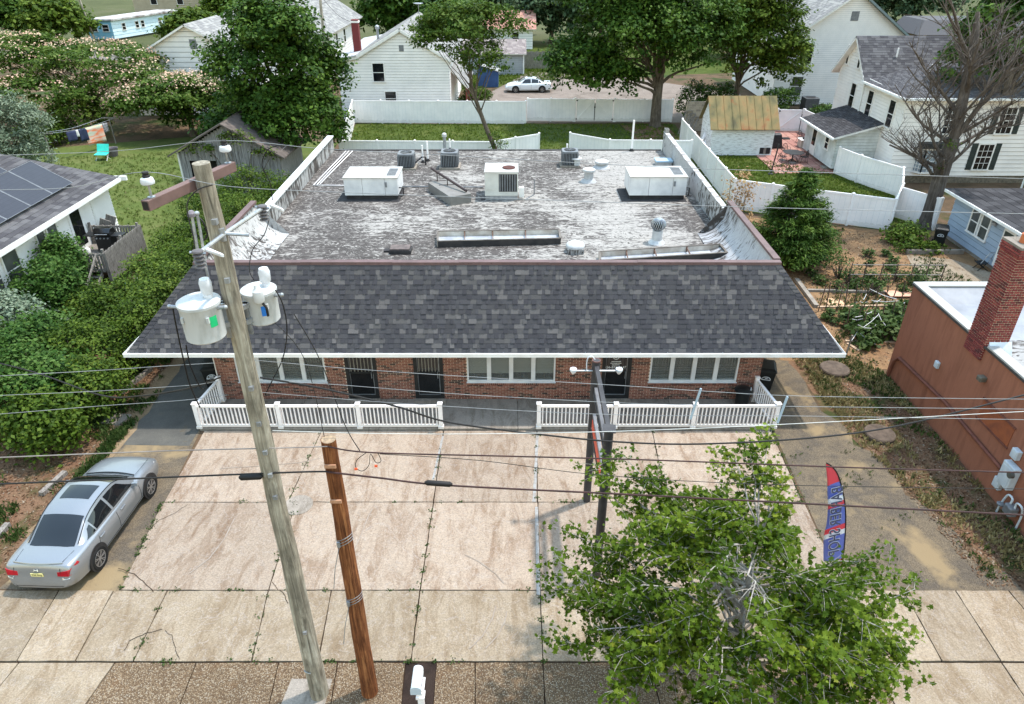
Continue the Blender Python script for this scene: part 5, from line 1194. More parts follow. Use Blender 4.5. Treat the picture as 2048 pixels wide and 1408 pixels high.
def tree(name, label, base, trunk_h, r0, blobs, n_clumps, per, cr, leaf, m, seed, cat='tree', shape=DIAMOND, bark_m=None, lean=(0,0), group=None, limbs=26, shell=.55, low=0.0, flat=.55, jit=.35):
    rng = np.random.default_rng(seed); blobs = lumpy(blobs, rng); base = Vector(base); t = thing(name, label, cat, tuple(base), group)
    P, Nn, tint, CC = clump_points(rng, blobs, n_clumps, per, cr, shell, flat, low)
    top = base+Vector((lean[0], lean[1], trunk_h)); mb = MB()
    pts = [base+Vector((0,0,-.05)), base+Vector((lean[0]*.1, lean[1]*.1, trunk_h*.12)), base.lerp(top,.5)+Vector((rng.normal()*.05, rng.normal()*.05, 0)), top]
    mb.tube(smooth_pts(pts, 4), [r0*1.35, r0*1.2, r0*1.1, r0*1.03, r0]+[r0*(1-.035*k) for k in range(1,9)], 12)
    order = rng.permutation(len(CC))[:limbs]
    for k in order:
        q = Vector(CC[k]); f = .55+.45*rng.random(); s = base.lerp(top, f)
        s2 = s.lerp(q, .55)+Vector((0,0,.04*(q-s).length)); limb(mb, s, s2, r0*.3, r0*.14, rng, .1, 4, 6); limb(mb, s2, q, r0*.14, r0*.04, rng, .05, 3, 5)
    mb.build('trunk', bark_m or m_bark, t, smooth=True)
    sz = leaf*(1-jit+2*jit*rng.random(len(P))); loc = np.array(base)
    me = leaf_mesh('crown', P-loc, Nn, sz, shape, tint, rng, m); link(bpy.data.objects.new('crown', me), t); return t
def shrub(name, label, c, rx, ry, rz, n_clumps, per, cr, leaf, m, seed, cat='shrub', group=None, shape=DIAMOND, blobs=None):
    rng = np.random.default_rng(seed); c = Vector(c); t = thing(name, label, cat, (c.x, c.y, 0), group)
    bl = blobs or [(c.x, c.y, rz*.45, rx, ry, rz*.62)]
    P, Nn, tint, CC = clump_points(rng, bl, n_clumps, per, cr, .5, .6, .25); P[:,2] = np.maximum(P[:,2], .03)
    me = leaf_mesh('foliage', P-np.array((c.x,c.y,0)), Nn, leaf*(.75+.5*rng.random(len(P))), shape, tint, rng, m); link(bpy.data.objects.new('foliage', me), t)
    mb = MB()
    for k in rng.permutation(len(CC))[:12]:
        q = Vector(CC[k]); s = Vector((c.x+(q.x-c.x)*.3, c.y+(q.y-c.y)*.3, 0)); limb(mb, s, q, .035, .01, rng, .1, 3, 5)
    mb.build('stems', m_bark, t, smooth=True); return t
def inside(poly, x, y):
    c = np.zeros(len(x), bool); n = len(poly)
    for i in range(n):
        x0, y0 = poly[i][:2]; x1, y1 = poly[(i+1)%n][:2]
        cond = ((y0 > y) != (y1 > y)) & (x < (x1-x0)*(y-y0)/(y1-y0+1e-12)+x0); c ^= cond
    return c
def scatter(poly, n, rng, mask=None):
    a = np.array([p[:2] for p in poly]); lo, hi = a.min(0), a.max(0); out = []
    while sum(len(o) for o in out) < n:
        q = lo+(hi-lo)*rng.random((n,2)); q = q[inside(poly, q[:,0], q[:,1])]
        if mask is not None: q = q[mask(q) > rng.random(len(q))]
        out.append(q)
    return np.concatenate(out)[:n]
def patchy(seed, scale, lo=.35, hi=.7):
    r = np.random.default_rng(seed); ph = r.random((6,3))*6.28; fr = r.normal(size=(6,2))*scale
    def f(q):
        s = sum(np.sin(q[:,0]*fr[i,0]+q[:,1]*fr[i,1]+ph[i,0]) for i in range(6))/6; return np.clip((s*.9+.5-lo)/(hi-lo), 0, 1)
    return f
def grass(name, label, poly, n, h, m, seed, mask=None, z=.01, cat='grass', tuft=6):
    rng = np.random.default_rng(seed); c = scatter(poly, max(1, n//tuft), rng, mask); idx = np.repeat(np.arange(len(c)), tuft)
    xy = c[idx]+rng.normal(size=(len(idx),2))*h*.35; hh = h*(.5+rng.random(len(idx)))
    P = np.column_stack([xy, np.full(len(xy), z)+hh*.35]); up = np.column_stack([rng.normal(size=(len(xy),2))*.5, np.ones(len(xy))])
    Nn = np.cross(up, rng.normal(size=up.shape)); tone = rng.random(len(c))
    me = leaf_mesh(name, P, Nn, hh, BLADE*np.array([1,2.2,1]), .55*tone[idx]+.45*rng.random(len(idx)), rng, m, droop=up); o = link(bpy.data.objects.new(name, me)); return tag(o, label, cat, None, 'stuff')
g_grass = greens('grass_blades', K(80,102,30,.56), K(110,134,42,.56), K(146,162,66,.56), K(176,164,110,.52), .2)
g_grass_dry = greens('grass_blades_dry', K(110,136,58,.52), K(140,158,76,.52), K(170,176,104,.52), K(190,176,130,.52), .2)
g_maple = greens('maple_leaf', K(62,88,18,.62), K(98,124,30,.66), K(142,160,52,.68), K(206,180,88,.7), .38)
g_dark = greens('dark_tree_leaf', K(38,66,22,.67), K(64,96,32,.70), K(104,134,52,.70), None, .25)
g_mid = greens('mid_tree_leaf', K(54,78,24,.63), K(86,112,36,.67), K(130,150,60,.67), None, .3)
g_light = greens('light_tree_leaf', K(58,88,24,.52), K(92,124,42,.52), K(134,156,72,.52), None, .3)
g_hedge = greens('hedge_leaf', K(50,76,20,.52), K(82,110,30,.55), K(122,146,52,.55), None, .3)
g_bush = greens('bush_leaf', K(44,78,26,.55), K(74,112,42,.59), K(118,150,74,.59), None, .3)
g_silver = greens('silver_leaf', K(96,116,92,.55), K(134,152,124,.59), K(176,190,162,.59), None, .15)
g_cedar = greens('cedar_leaf', K(40,68,22,.48), K(72,106,36,.52), K(122,150,62,.55), None, .2)
g_far = greens('far_leaf', K(60,82,56,.63), K(84,108,74,.63), K(116,136,96,.63), None, .2)
g_weed = greens('weed_leaf', K(62,90,40,.44), K(92,120,58,.44), K(132,152,86,.44), None, .3)
g_blossom = leafmat('silk_blossom', [(0, K(236,186,160,.8)), (.5, K(246,210,184,.8)), (1, K(240,224,190,.8))], .3)
# ================================================================ house library
class Wall:
    """vertical wall from p to q (seen from outside p is on the left)"""
    def __init__(s, p, q): s.p = Vector((*p[:2],0)); s.q = Vector((*q[:2],0)); s.L = (s.q-s.p).length; s.d = (s.q-s.p)/s.L; s.n = Vector((s.d.y, -s.d.x, 0))
    def pt(s, a, z, o=0.0): r = s.p+s.d*a+s.n*o; return Vector((r.x, r.y, z))
    def bx(s, mb, a0, a1, z0, z1, o0, o1):
        mb.hexa([s.pt(a0,z0,o1), s.pt(a1,z0,o1), s.pt(a1,z0,o0), s.pt(a0,z0,o0), s.pt(a0,z1,o1), s.pt(a1,z1,o1), s.pt(a1,z1,o0), s.pt(a0,z1,o0)])
def siding(parent, W, z0, top, bh, m, back=None, name='siding_board', thick=.035):
    """clapboards up to top: a number or a list of (s, z) gable outline points"""
    prof = top if isinstance(top, list) else [(0, top), (W.L, top)]; zmax = max(z for _, z in prof)
    mb = MB(); pts = [W.pt(0,z0,-.02), W.pt(W.L,z0,-.02)]+[W.pt(a, z, -.02) for a, z in prof[::-1]]; mb.prism(pts, -W.n*.1); mb.build('wall', back or m, parent)
    def span(z):
        xs = []
        for i in range(len(prof)-1):
            (a0, b0), (a1, b1) = prof[i], prof[i+1]
            if (b0-z)*(b1-z) < 0: xs.append(a0+(a1-a0)*(z-b0)/(b1-b0))
        lo = 0 if prof[0][1] >= z else (min(xs) if xs else None); hi = W.L if prof[-1][1] >= z else (max(xs) if xs else None)
        return (lo, hi) if lo is not None and hi is not None else None
    z = z0
    while z < zmax-.03:
        zt = min(z+bh*.9, zmax-.01); a, b = span(z+.001), span(zt)
        if a:
            if not b: c = (a[0]+a[1])/2; b = (c-.01, c+.01)
            mb = MB(); mb.hexa([W.pt(a[0],z,thick), W.pt(a[1],z,thick), W.pt(a[1],z,-.02), W.pt(a[0],z,-.02), W.pt(b[0],zt,.004), W.pt(b[1],zt,.004), W.pt(b[1],zt,-.02), W.pt(b[0],zt,-.02)]); mb.build(name, m, parent)
        z += bh
def window(parent, W, a, z, w, h, m=None, glass=None, grid=None, shutters=None, casing=.09, proud=.06, awning=False):
    m = m or white_paint; glass = glass or glass_dark
    mb = MB(); W.bx(mb, a-w/2-casing, a-w/2, z-.02, z+h+.02, -.01, proud+.02); W.bx(mb, a+w/2, a+w/2+casing, z-.02, z+h+.02, -.01, proud+.02); W.bx(mb, a-w/2-casing, a+w/2+casing, z+h+.02, z+h+.02+casing, -.01, proud+.025); W.bx(mb, a-w/2, a+w/2, z+h/2-.025, z+h/2+.025, 0, proud+.012)
    o = mb.build('window', m, parent)
    mb = MB(); W.bx(mb, a-w/2-casing-.03, a+w/2+casing+.03, z-.09, z-.02, -.01, proud+.06); mb.build('sill', m, o)
    for z_, g in ((z, glass), (z+h/2, glass)):
        mb = MB(); W.bx(mb, a-w/2, a+w/2, z_, z_+h/2, -.01, proud-.004); mb.build('pane', g, o)
    if grid:
        mb = MB()
        for k in range(1, grid[0]): x = a-w/2+w*k/grid[0]; W.bx(mb, x-.012, x+.012, z, z+h, proud-.004, proud+.006)
        for k in range(1, grid[1]): zz = z+h*k/grid[1]; W.bx(mb, a-w/2, a+w/2, zz-.012, zz+.012, proud-.004, proud+.0045)
        mb.build('muntins', m, o)
    if shutters:
        for sg in (-1, 1):
            x0 = a+sg*(w/2+casing+.02); x1 = x0+sg*.38; x0, x1 = min(x0,x1), max(x0,x1); mb = MB(); W.bx(mb, x0, x1, z-.05, z+h+.08, 0, .05); sh = mb.build('shutter', shutters, parent)
            mb = MB()
            for k in range(12): zz = z+(h)*k/12; W.bx(mb, x0+.05, x1-.05, zz, zz+.05, .05, .062)
            mb.build('slats', shutters, sh)
    return o
def roof_plane(parent, e0, e1, r1, r0, m, ex=.28, tab=.33, thick=.12, seed=1, under=None, name='roof', courses=True):
    """e0-e1 eave, r0-r1 ridge (same order); slab with shingle courses on top"""
    e0, e1, r0, r1 = map(Vector, (e0, e1, r0, r1)); nrm = (e1-e0).cross(r0-e0).normalized()
    if nrm.z < 0: nrm = -nrm
    same = (r0-r1).length < .05
    mb = MB(); pts = [e0, e1, r1] if same else [e0, e1, r1, r0]; mb.prism([p-nrm*thick for p in pts], nrm*(thick-.012)); o = mb.build(name, under or white_paint, parent)
    rr = random.Random(seed); mb = MB(); n = max(3, int(max((r0-e0).length, (r1-e1).length)/ex))
    for i in range(n):
        a0, b0 = e0.lerp(r0, i/n), e1.lerp(r1, i/n); a1, b1 = e0.lerp(r0, (i+1)/n), e1.lerp(r1, (i+1)/n); k = max(1, int((b0-a0).length/tab)); sh = rr.random()*.9
        for j in range(-1, k+1):
            t0 = (j+sh)/k; t1 = (j+1+sh)/k; t0, t1 = max(0,t0), min(1,t1)
            if t1-t0 < .002: continue
            h = nrm*rr.uniform(.006,.016); mb.tint = rr.random()
            p0, p1, p2_, p3 = a0.lerp(b0,t0)+h, a0.lerp(b0,t1)+h, a1.lerp(b1,t1), a1.lerp(b1,t0); mb.poly([p0,p1,p2_,p3]); mb.poly([p0-h, p1-h, p1, p0])
    s = mb.build('shingle_courses', m, o); s['kind'] = 'stuff'; return o
def sh_mat(name, a, b, c): return tinted(name, [(0, a), (.4, b), (.8, c)], .95, 60, .3, .4)
m_sh_dark = sh_mat('shingle_charcoal', K(92,90,92,.7), K(76,74,78,.7), K(108,106,108,.7)); m_sh_gray = sh_mat('shingle_gray', K(150,148,146,.7), K(134,132,132,.7), K(168,166,162,.7)); m_sh_blk = sh_mat('shingle_black', K(72,70,72,.7), K(60,58,60,.7), K(84,82,84,.7))
m_side_w = mat('siding_white', S(234,228,223), S(221,216,212), .6, .8); m_side_b = mat('siding_blue', S(158,172,188), S(144,158,176), .65, .9); m_side_back = mat('siding_shadow', S(104,106,108), S(92,95,98), .8, 2)  # siding_shadow backing: clapboard shadow lines painted in as a dark colour behind the gaps
m_side_dirty = mat('siding_weathered', S(214,216,214), S(176,178,174), .7, 1.1)
def privacy_fence(label, pts, h=1.85, step=2.44, group='white vinyl fence runs', m=None, first=True):
    """panels between posts along a path"""
    m = m or vinyl; t = thing('vinyl_fence', label, 'fence', (*pts[0][:2], 0), group)
    for k in range(len(pts)-1):
        p, q = Vector((*pts[k][:2],0)), Vector((*pts[k+1][:2],0)); n = max(1, round((q-p).length/step)); d = (q-p).normalized(); W = Wall(p, q)
        for i in range(n):
            a0, a1 = W.L*i/n+.065, W.L*(i+1)/n-.065; dz = 0
            mb = MB(); W.bx(mb, a0, a1, .05, .2, -.035, .035); r1_ = mb.build('rail', m, t)
            mb = MB(); W.bx(mb, a0, a1, h-.12, h+.0, -.04, .04); mb.build('rail', m, t)
            mb = MB(); W.bx(mb, a0, a1, .2, h-.12, -.018, .018)
            pn = mb.build('panel', m, t)
            g = MB(); kk = max(4, int((a1-a0)/.28))
            for j in range(1, kk): x = a0+(a1-a0)*j/kk; W.bx(g, x-.004, x+.004, .2, h-.12, -.0195, .0195)
            g.build('panel_grooves', mat('vinyl_groove', S(196,202,206), S(188,194,198), .5), pn)
        for i in range(n+1):
            if i == 0 and (k or not first): continue
            c = W.pt(W.L*i/n, 0); mb = MB(); mb.box(c.x-.064,c.x+.064,c.y-.064,c.y+.064,0,h+.04); po = mb.build('post', m, t); mb = MB(); mb.hexa([(c.x-.08,c.y-.08,h+.04),(c.x+.08,c.y-.08,h+.04),(c.x+.08,c.y+.08,h+.04),(c.x-.08,c.y+.08,h+.04),(c.x-.01,c.y-.01,h+.10),(c.x+.01,c.y-.01,h+.10),(c.x+.01,c.y+.01,h+.10),(c.x-.01,c.y+.01,h+.10)]); mb.build('post_cap', m, po)
    return t
def gate(label, p, q, h=1.85, leaves=2):
    t = thing('fence_gate', label, 'gate', (*p[:2],0)); W = Wall(p, q); w = W.L/leaves
    for k in range(leaves):
        a0, a1 = w*k+.03, w*(k+1)-.03; mb = MB(); W.bx(mb, a0, a1, .1, h-.02, -.018, .018); lf = mb.build('leaf', vinyl, t)
        mb = MB(); W.bx(mb, a0, a1, .1, .24, -.04, .04); W.bx(mb, a0, a1, h-.14, h, -.04, .04); mb.build('rail', vinyl, lf)
        mb = MB(); s0, s1 = (a0+.1, a1-.1) if k == 0 else (a1-.1, a0+.1); mb.bar(W.pt(s0,.25,.03), W.pt(s1,h-.15,.03), .03, .09, tuple(W.n)); mb.build('brace', vinyl, lf)
        hx = a0 if k == 0 else a1; mb = MB()
        for zz in (.25, h-.12): W.bx(mb, hx-.09, hx+.09, zz-.06, zz+.04, .04, .06)
        mb.build('hinge', black_metal, lf)
    mb = MB(); W.bx(mb, w*(1 if leaves == 2 else 1)-.03, w+.03, .15, h-.35, .03, .05); W.bx(mb, w-.06, w+.06, h*.62, h*.68, .03, .07); mb.build('drop_rod', black_metal, t)
    for a in (-.08, W.L+.08):
        c = W.pt(a, 0); mb = MB(); mb.box(c.x-.064,c.x+.064,c.y-.064,c.y+.064,0,h+.1); mb.build('post', vinyl, t)
    return t
# ================================================================ right side: brown building, garden, blue house, white house
BXW, BYN = 14.3, 23.0; BZ = 3.8
bb = thing('stucco_building', 'flat roofed rust-brown rendered building at the right edge with white coping', 'building', (BXW, BYN, 0))
m_brown = NT('brown_render'); 
def brownmat():
    n = m_brown; c = n.coord('pos', (1,1,.25)); f = n.noise(c, 1.6, 7, .65, .6); col = n.ramp(f, [(.3, S(126,82,65)), (.5, S(150,99,79)), (.7, S(137,90,71))]); g = n.noise(n.coord('pos',(1,1,.08)), 3.5, 6, .7); col = n.mix(n.ramp(g, [(.5, 0.0), (.75, .5)]), col, S(106,68,56)); n.bump(n.noise(n.coord('pos'), 40, 4), .25, .006); return n.done(col, .9, 0, .15)
m_brown = brownmat()
W = Wall((BXW, BYN), (BXW, 4.0))
mb = MB(); mb.box(BXW, BXW+.25, 4, BYN, 0, BZ); mb.box(BXW+.25, 30, BYN-.25, BYN, 0, BZ); mb.build('wall', m_brown, bb)
mb = MB(); mb.box(BXW+.25, 30, 4, BYN-.25, BZ-.55, BZ-.4); mb.build('flat_roof', membrane('silver_membrane', K(232,230,228,.4), (.5,1.2,1), (.38,.47), False, False), bb)
cop = mat('coping_white', K(240,238,234,.46), K(226,222,216,.46), .6, 1.2)
for (y0, y1) in ((4,9),(9,14),(14,18.45),(19.5,BYN+.03)):
    mb = MB(); mb.box(BXW-.04, BXW+.30, y0+.003, y1-.003, BZ, BZ+.05); mb.build('coping', cop, bb)
mb = MB(); mb.box(BXW+.303, 30, BYN-.3, BYN+.04, BZ+.001, BZ+.05); mb.build('coping', cop, bb)
mb = MB(); mb.box(BXW-.06, BXW-.001, 4, BYN+.03, BZ-.07, BZ-.002); mb.build('edge_flashing', mat('edge_dark', S(70,66,64), S(54,50,50), .7, 4), bb)
mb = MB(); mb.hexa([(BXW+.25,19.6,BZ-.4),(30,19.6,BZ-.4),(30,BYN-.25,BZ-.4),(BXW+.25,BYN-.25,BZ-.4),(BXW+.26,BYN-.9,BZ-.38),(30,BYN-.9,BZ-.38),(30,BYN-.26,BZ-.01),(BXW+.26,BYN-.26,BZ-.01)]); mb.build('roof_upstand', mat('silver_upstand', K(206,208,214,.45), K(176,178,186,.45), .5, 1), bb)
# chimney
ch = thing('brick_chimney', 'tall dark red brick chimney rising from the edge of the brown building', 'chimney', (14.62, 19.0, 3.4))
m_redb = tinted('red_brick', [(0, S(122,60,58)), (.4, S(106,50,50)), (.75, S(136,70,64)), (.92, S(86,46,46))], .9, 30)
cx0, cx1, cy0, cy1, cz0, cz1 = 14.24, 14.92, 18.55, 19.4, 3.3, 6.95
mb = MB(); mb.box(cx0+.012, cx1-.012, cy0+.012, cy1-.012, cz0, cz1-.02); mb.build('core', m_mortar, ch)
z = cz0; row = 0; cnt = 0; rc = random.Random(5); rest = MB(); base = wloc(ch)
bm1 = MB(); bm1.box(-.092,.092,-.015,.015,0,.058); me1 = bm1.mesh('brick'); me1.materials.append(m_redb)
while z < cz1-.1:
    step = .03 if z > cz1-.35 else 0
    for (p, q, rot) in (((cx0-step,cy0-step),(cx1+step,cy0-step),0),((cx0-step,cy1+step),(cx0-step,cy0-step),math.pi/2),((cx1+step,cy0-step),(cx1+step,cy1+step),math.pi/2)):
        p, q = Vector((*p,0)), Vector((*q,0)); L = (q-p).length; n = 4; w = L/n
        offs = 0 if row % 2 else -.5
        for k in range(n+1):
            a0, a1 = max(0,(k+offs)*w)+.009, min(L,(k+1+offs)*w)-.009
            if a1-a0 < .03: continue
            c = p.lerp(q, (a0+a1)/2/L); front = (rot == 0 or (q.y < p.y))
            if front and cnt < 290 and z > 3.75:
                inst(me1, ch, Vector((c.x, c.y, z))-base, (0,0,rot), 'brick', ((a1-a0)/.2,1,1)); cnt += 1
            else:
                rest.tint = rc.random(); 
                if rot == 0: rest.box(c.x-(a1-a0)/2, c.x+(a1-a0)/2, c.y-.015, c.y+.015, z, z+.058)
                else: rest.box(c.x-.015, c.x+.015, c.y-(a1-a0)/2, c.y+(a1-a0)/2, z, z+.058)
    z += .08; row += 1
o = rest.build('brickwork', m_redb, ch); o['kind'] = 'stuff'
mb = MB(); mb.box(cx0-.03, cx1+.03, cy0-.03, cy1+.03, cz1-.07, cz1); mb.build('crown', m_grayc, ch); mb = MB(); mb.lathe(((cx0+cx1)/2,(cy0+cy1)/2,cz1), [(.16,0),(.15,.25),(.12,.25),(.12,.05)], 14); mb.build('flue', mat('clay_flue', S(190,110,70), S(170,96,62), .8), ch)
mb = MB(); mb.hexa([(cx0+.1,cy0-.35,3.25),(cx1+.1,cy0-.35,3.25),(cx1+.1,cy0,3.25),(cx0+.1,cy0,3.25),(cx0+.1,cy0-.12,3.75),(cx1+.1,cy0-.12,3.75),(cx1+.1,cy0,3.95),(cx0+.1,cy0,3.95)]); mb.build('flashing', mat('flashing_white', S(214,220,226), S(186,194,202), .5, 2), ch)
# wall fittings on the brown wall
m_bpipe = mat('brown_pipe', S(120,72,58), S(98,58,48), .7, 4)
P = [AX(1775,752,BXW-.07), AX(1788,722,BXW-.07), AX(1798,716,BXW-.07), AX(1890,805,BXW-.07), AX(2002,938,BXW-.07)]
mb = MB(); mb.tube(P, .055, 10); tag(rebase(mb.build('wall_pipe', m_bpipe, None, smooth=True), tuple(P[0])), 'rust-brown conduit pipe running down along the brown wall', 'pipe')
def wallbox(name, label, u, v, w, h, d, m, cat):
    p = AX(u, v, BXW); t = thing(name, label, cat, (BXW, p.y, p.z)); mb = MB(); mb.box(BXW-d, BXW-.002, p.y-w/2, p.y+w/2, p.z-h/2, p.z+h/2); mb.build('housing', m, t, bevel=.02)
    mb = MB(); mb.box(BXW-d-.012, BXW-d, p.y-w*.38, p.y+w*.38, p.z-h*.38, p.z+h*.38); mb.build('cover', m, t, bevel=.008); return t
m_mg = mat('meter_gray', S(196,204,210), S(176,184,192), .5, 3)
wallbox('junction_box', 'small white junction box high on the brown wall', 1877, 729, .2, .24, .1, m_mg, 'junction box')
f = wallbox('wall_light', 'small dark flood light on the brown wall', 1970, 757, .22, .16, .2, mat('lamp_bronze', S(110,104,92), S(80,74,66), .5, 5), 'light')
e_ = wallbox('electric_meter', 'large gray electric meter cabinet low on the brown wall', 2025, 950, .5, .75, .22, m_mg, 'meter'); 
p = AX(2025,950,BXW-.23); mb = MB(); mb.tube([p, p-Vector((.1,0,0))], .1, 16); mb.build('dial', glass_mid, e_)
wallbox('utility_box', 'small gray box left of the electric meter cabinet', 2001, 966, .3, .34, .14, m_mg, 'junction box')
wallbox('utility_box', 'gray box on the conduit above the electric meter', 2038, 908, .26, .3, .16, m_mg, 'junction box')
p = AX(2012,1040,BXW-.2); t = thing('gas_meter', 'gray gas meter with pipes at the foot of the brown wall', 'gas meter', (BXW-.2, p.y, 0))
mb = MB(); mb.box(BXW-.34,BXW-.08,p.y-.16,p.y+.16,.32,.62); mb.build('body', gray_metal, t, bevel=.04); mb = MB(); mb.tube(smooth_pts([(BXW-.2,p.y-.1,.6),(BXW-.2,p.y-.1,.8),(BXW-.2,p.y-.3,.82),(BXW-.1,p.y-.3,.5),(BXW-.1,p.y-.3,0)]), .03, 8); mb.tube(smooth_pts([(BXW-.2,p.y+.1,.6),(BXW-.2,p.y+.1,.78),(BXW-.2,p.y+.3,.75),(BXW-.2,p.y+.4,.3),(BXW-.2,p.y+.42,0)]), .03, 8); mb.build('pipes', m_mg, t); mb = MB(); mb.lathe((BXW-.25,p.y+.34,.35), [(.1,0),(.11,.05),(.06,.08)], 14); mb.build('regulator', gray_metal, t)
p = AX(1992,845,BXW); t = thing('wall_hatch', 'rusty recessed hatch panel in the brown wall above the meters', 'hatch', (BXW, p.y, p.z)); mb = MB(); mb.box(BXW-.02,BXW-.002,p.y-.75,p.y+.75,p.z-.32,p.z+.32); mb.build('panel', mat('rust_panel', S(150,84,52), S(124,70,50), .9, 3), t); mb = MB(); mb.box(BXW-.05,BXW-.02,p.y-.8,p.y+.8,p.z-.37,p.z-.32); mb.box(BXW-.05,BXW-.02,p.y-.8,p.y+.8,p.z+.32,p.z+.37); mb.build('frame', m_bpipe, t)
# well covers in the side strip
for (u, v, r, lab) in ((1758,872,.5,'round concrete well cover nearer the driveway on the right strip'), (1668,742,.55,'round concrete well cover at the garden end of right strip')):
    c = G(u, v); mb = MB(); mb.lathe((c.x,c.y,0), [(r,0),(r,.12),(r*.94,.16),(r*.3,.165)], 28); tag(rebase(mb.build('well_cover', mat('well_concrete', K(160,138,120), K(124,106,92), .95, 5, bump=.3)), (c.x,c.y,0)), lab, 'cover')
c = G(1690,715); mb = MB(); mb.tube([(c.x,c.y,0),(c.x+.05,c.y,1.0)], .035, 8); tag(rebase(mb.build('stake', wood_gray), (c.x,c.y,0)), 'dark wooden stake beside the garden-end well cover', 'stake')
# ---------------- garden: trellis frames, stakes, planks, plants
ORD = 'first second third fourth fifth sixth seventh eighth ninth tenth eleventh twelfth thirteenth'.split()
m_stake = mat('stake_wood', S(104,84,72), S(78,64,56), .9, 5)
def gl(u, v, z=0): return G(u, v, z)
for k, (uv) in enumerate((((1707,630),(1857,643)), )): pass
t = thing('plant_trellis', 'long low trellis of gray rails and stakes across the middle of garden', 'trellis', tuple(gl(1700,560)))
a, b_ = gl(1693,570), gl(1877,571)
for zz in (.55, 1.05):
    mb = MB(); mb.tube([a+Vector((0,0,zz)), b_+Vector((0,0,zz))], .025, 6); mb.build('rail', wood_gray, t)
for k in range(7):
    p = a.lerp(b_, k/6); mb = MB(); mb.tube([p, p+Vector((.03*(-1)**k,0,1.12))], .025, 6); mb.build('stake', m_stake, t)
rs = random.Random(12)
for k in range(13):
    u = 1640+18*k; p = gl(u-4+rs.uniform(-3,3), 622+rs.uniform(-5,5)); mb = MB(); mb.tube([p, p+Vector((rs.uniform(-.12,.12), rs.uniform(-.1,.1), 1.35))], .022, 6)
    tag(rebase(mb.build('garden_stake', m_stake), tuple(p)), 'thin brown stake, %s from left in the rear garden row' % ORD[k], 'stake', 'rear row of garden stakes')
for k in range(11):
    p = gl(1688+19*k+rs.uniform(-6,6), 655+rs.uniform(-12,24)); mb = MB(); mb.tube([p, p+Vector((rs.uniform(-.15,.2), rs.uniform(-.1,.1), 1.2))], .022, 6)
    tag(rebase(mb.build('garden_stake', m_stake), tuple(p)), 'thin brown stake, %s from left among the squash plants' % ORD[k], 'stake', 'near garden stakes')
mb = MB(); rr = random.Random(8); m_cord = mat('white_cord', S(224,220,218), S(204,200,198), .7)
for k in range(22):
    p = gl(rr.uniform(1690,1800), rr.uniform(622,690))+Vector((0,0,rr.uniform(.4,1.0))); q = p+Vector((rr.uniform(-1.0,1.0), rr.uniform(-.7,.7), rr.uniform(-.35,.35))); mb.tube([p, p.lerp(q,.5)-Vector((0,0,.06)), q], .012, 5)
o = mb.build('trellis_netting', m_cord); tag(o, 'tangle of white cords strung over the nearer squash plants', 'netting', None, 'stuff')
def plank(label, uv0, uv1, w, h, m, z=.0):
    p, q = gl(*uv0), gl(*uv1); mb = MB(); mb.bar(p+Vector((0,0,z+h/2)), q+Vector((0,0,z+h/2)), w, h); tag(rebase(mb.build('garden_plank', m), tuple(p)), label, 'plank', 'garden border planks')
m_board = mat('garden_board', S(150,140,128), S(120,112,102), .9, 3, stretch=(1,1,1)); m_board2 = mat('pale_board', S(196,168,140), S(170,144,118), .9, 3)
plank('long gray plank behind the rear row of garden stakes', (1615,583), (1822,588), .14, .12, m_board)
plank('pale plank in front of the rear row of garden stakes', (1634,616), (1812,612), .1, .08, m_board2)
plank('gray border plank along the left garden edge by the building', (1592,562), (1632,616), .2, .16, m_board)
plank('pale border plank along the near garden edge', (1690,684), (1790,687), .12, .08, m_board2)
plank('short pale plank beside the mansard end in the garden', (1694,688), (1718,703), .12, .06, m_board2)
c = gl(1668,606); mb = MB(); mb.lathe((c.x,c.y,.012), [(.42,0),(.42,.03)], 26); tag(rebase(mb.build('round_board', mat('tan_disc', K(232,190,150,.8), K(214,170,132,.8), .8)), (c.x,c.y,.012)), 'round tan board lying in the garden soil', 'board')
c = gl(1795,592); mb = MB(); mb.box(c.x-.5,c.x+.6,c.y-.3,c.y+.3,.1,.14); tag(rebase(mb.build('square_board', mat('peach_board', K(232,180,150,.8), K(214,160,132,.8), .8)), (c.x,c.y,.1)), 'square peach board lying by the rear garden plank', 'board')
spots = [(1735,506,.3),(1772,505,.25),(1785,517,.28),(1738,523,.22),(1780,532,.3),(1760,560,.5),(1733,553,.45),(1790,553,.42),(1836,548,.55),(1822,560,.5),(1842,566,.45),(1680,548,.75),(1700,560,.6),(1677,575,.4),(1740,580,.55),(1752,575,.4),(1642,560,.3),(1620,545,.28),(1710,572,.25),(1808,578,.3),(1660,622,.22),(1648,632,.2),(1665,640,.25)]
rows_ = {}
for i, (u, v, r) in enumerate(sorted(spots)):
    rw_ = 'farthest' if v < 512 else 'second' if v < 540 else 'third' if v < 568 else 'fourth' if v < 600 else 'nearest'; rows_[rw_] = rows_.get(rw_, -1)+1
    c = gl(u, v+8); shrub('garden_plant', 'leafy vegetable plant, %s from left in the %s garden row' % (ORD[rows_[rw_]], rw_), c, r, r, r*1.3, 14, 10, r*.45, .13, g_weed, 100+i, 'plant', 'vegetable plants in the garden')
for i, (u, v, r) in enumerate(((1700,632,.5),(1712,650,.75),(1728,672,.7),(1735,690,.5),(1745,640,.6),(1760,660,.7),(1775,675,.75),(1788,640,.8),(1800,665,.8),(1806,622,.6))):
    c = gl(u, v+6); shrub('squash_plant', 'broad-leaved squash plant under the white cords, %s from left' % ORD[i], c, r*.8, r*.6, r, 22, 9, r*.4, .24, g_weed, 140+i, 'plant', 'squash plants under the cords')
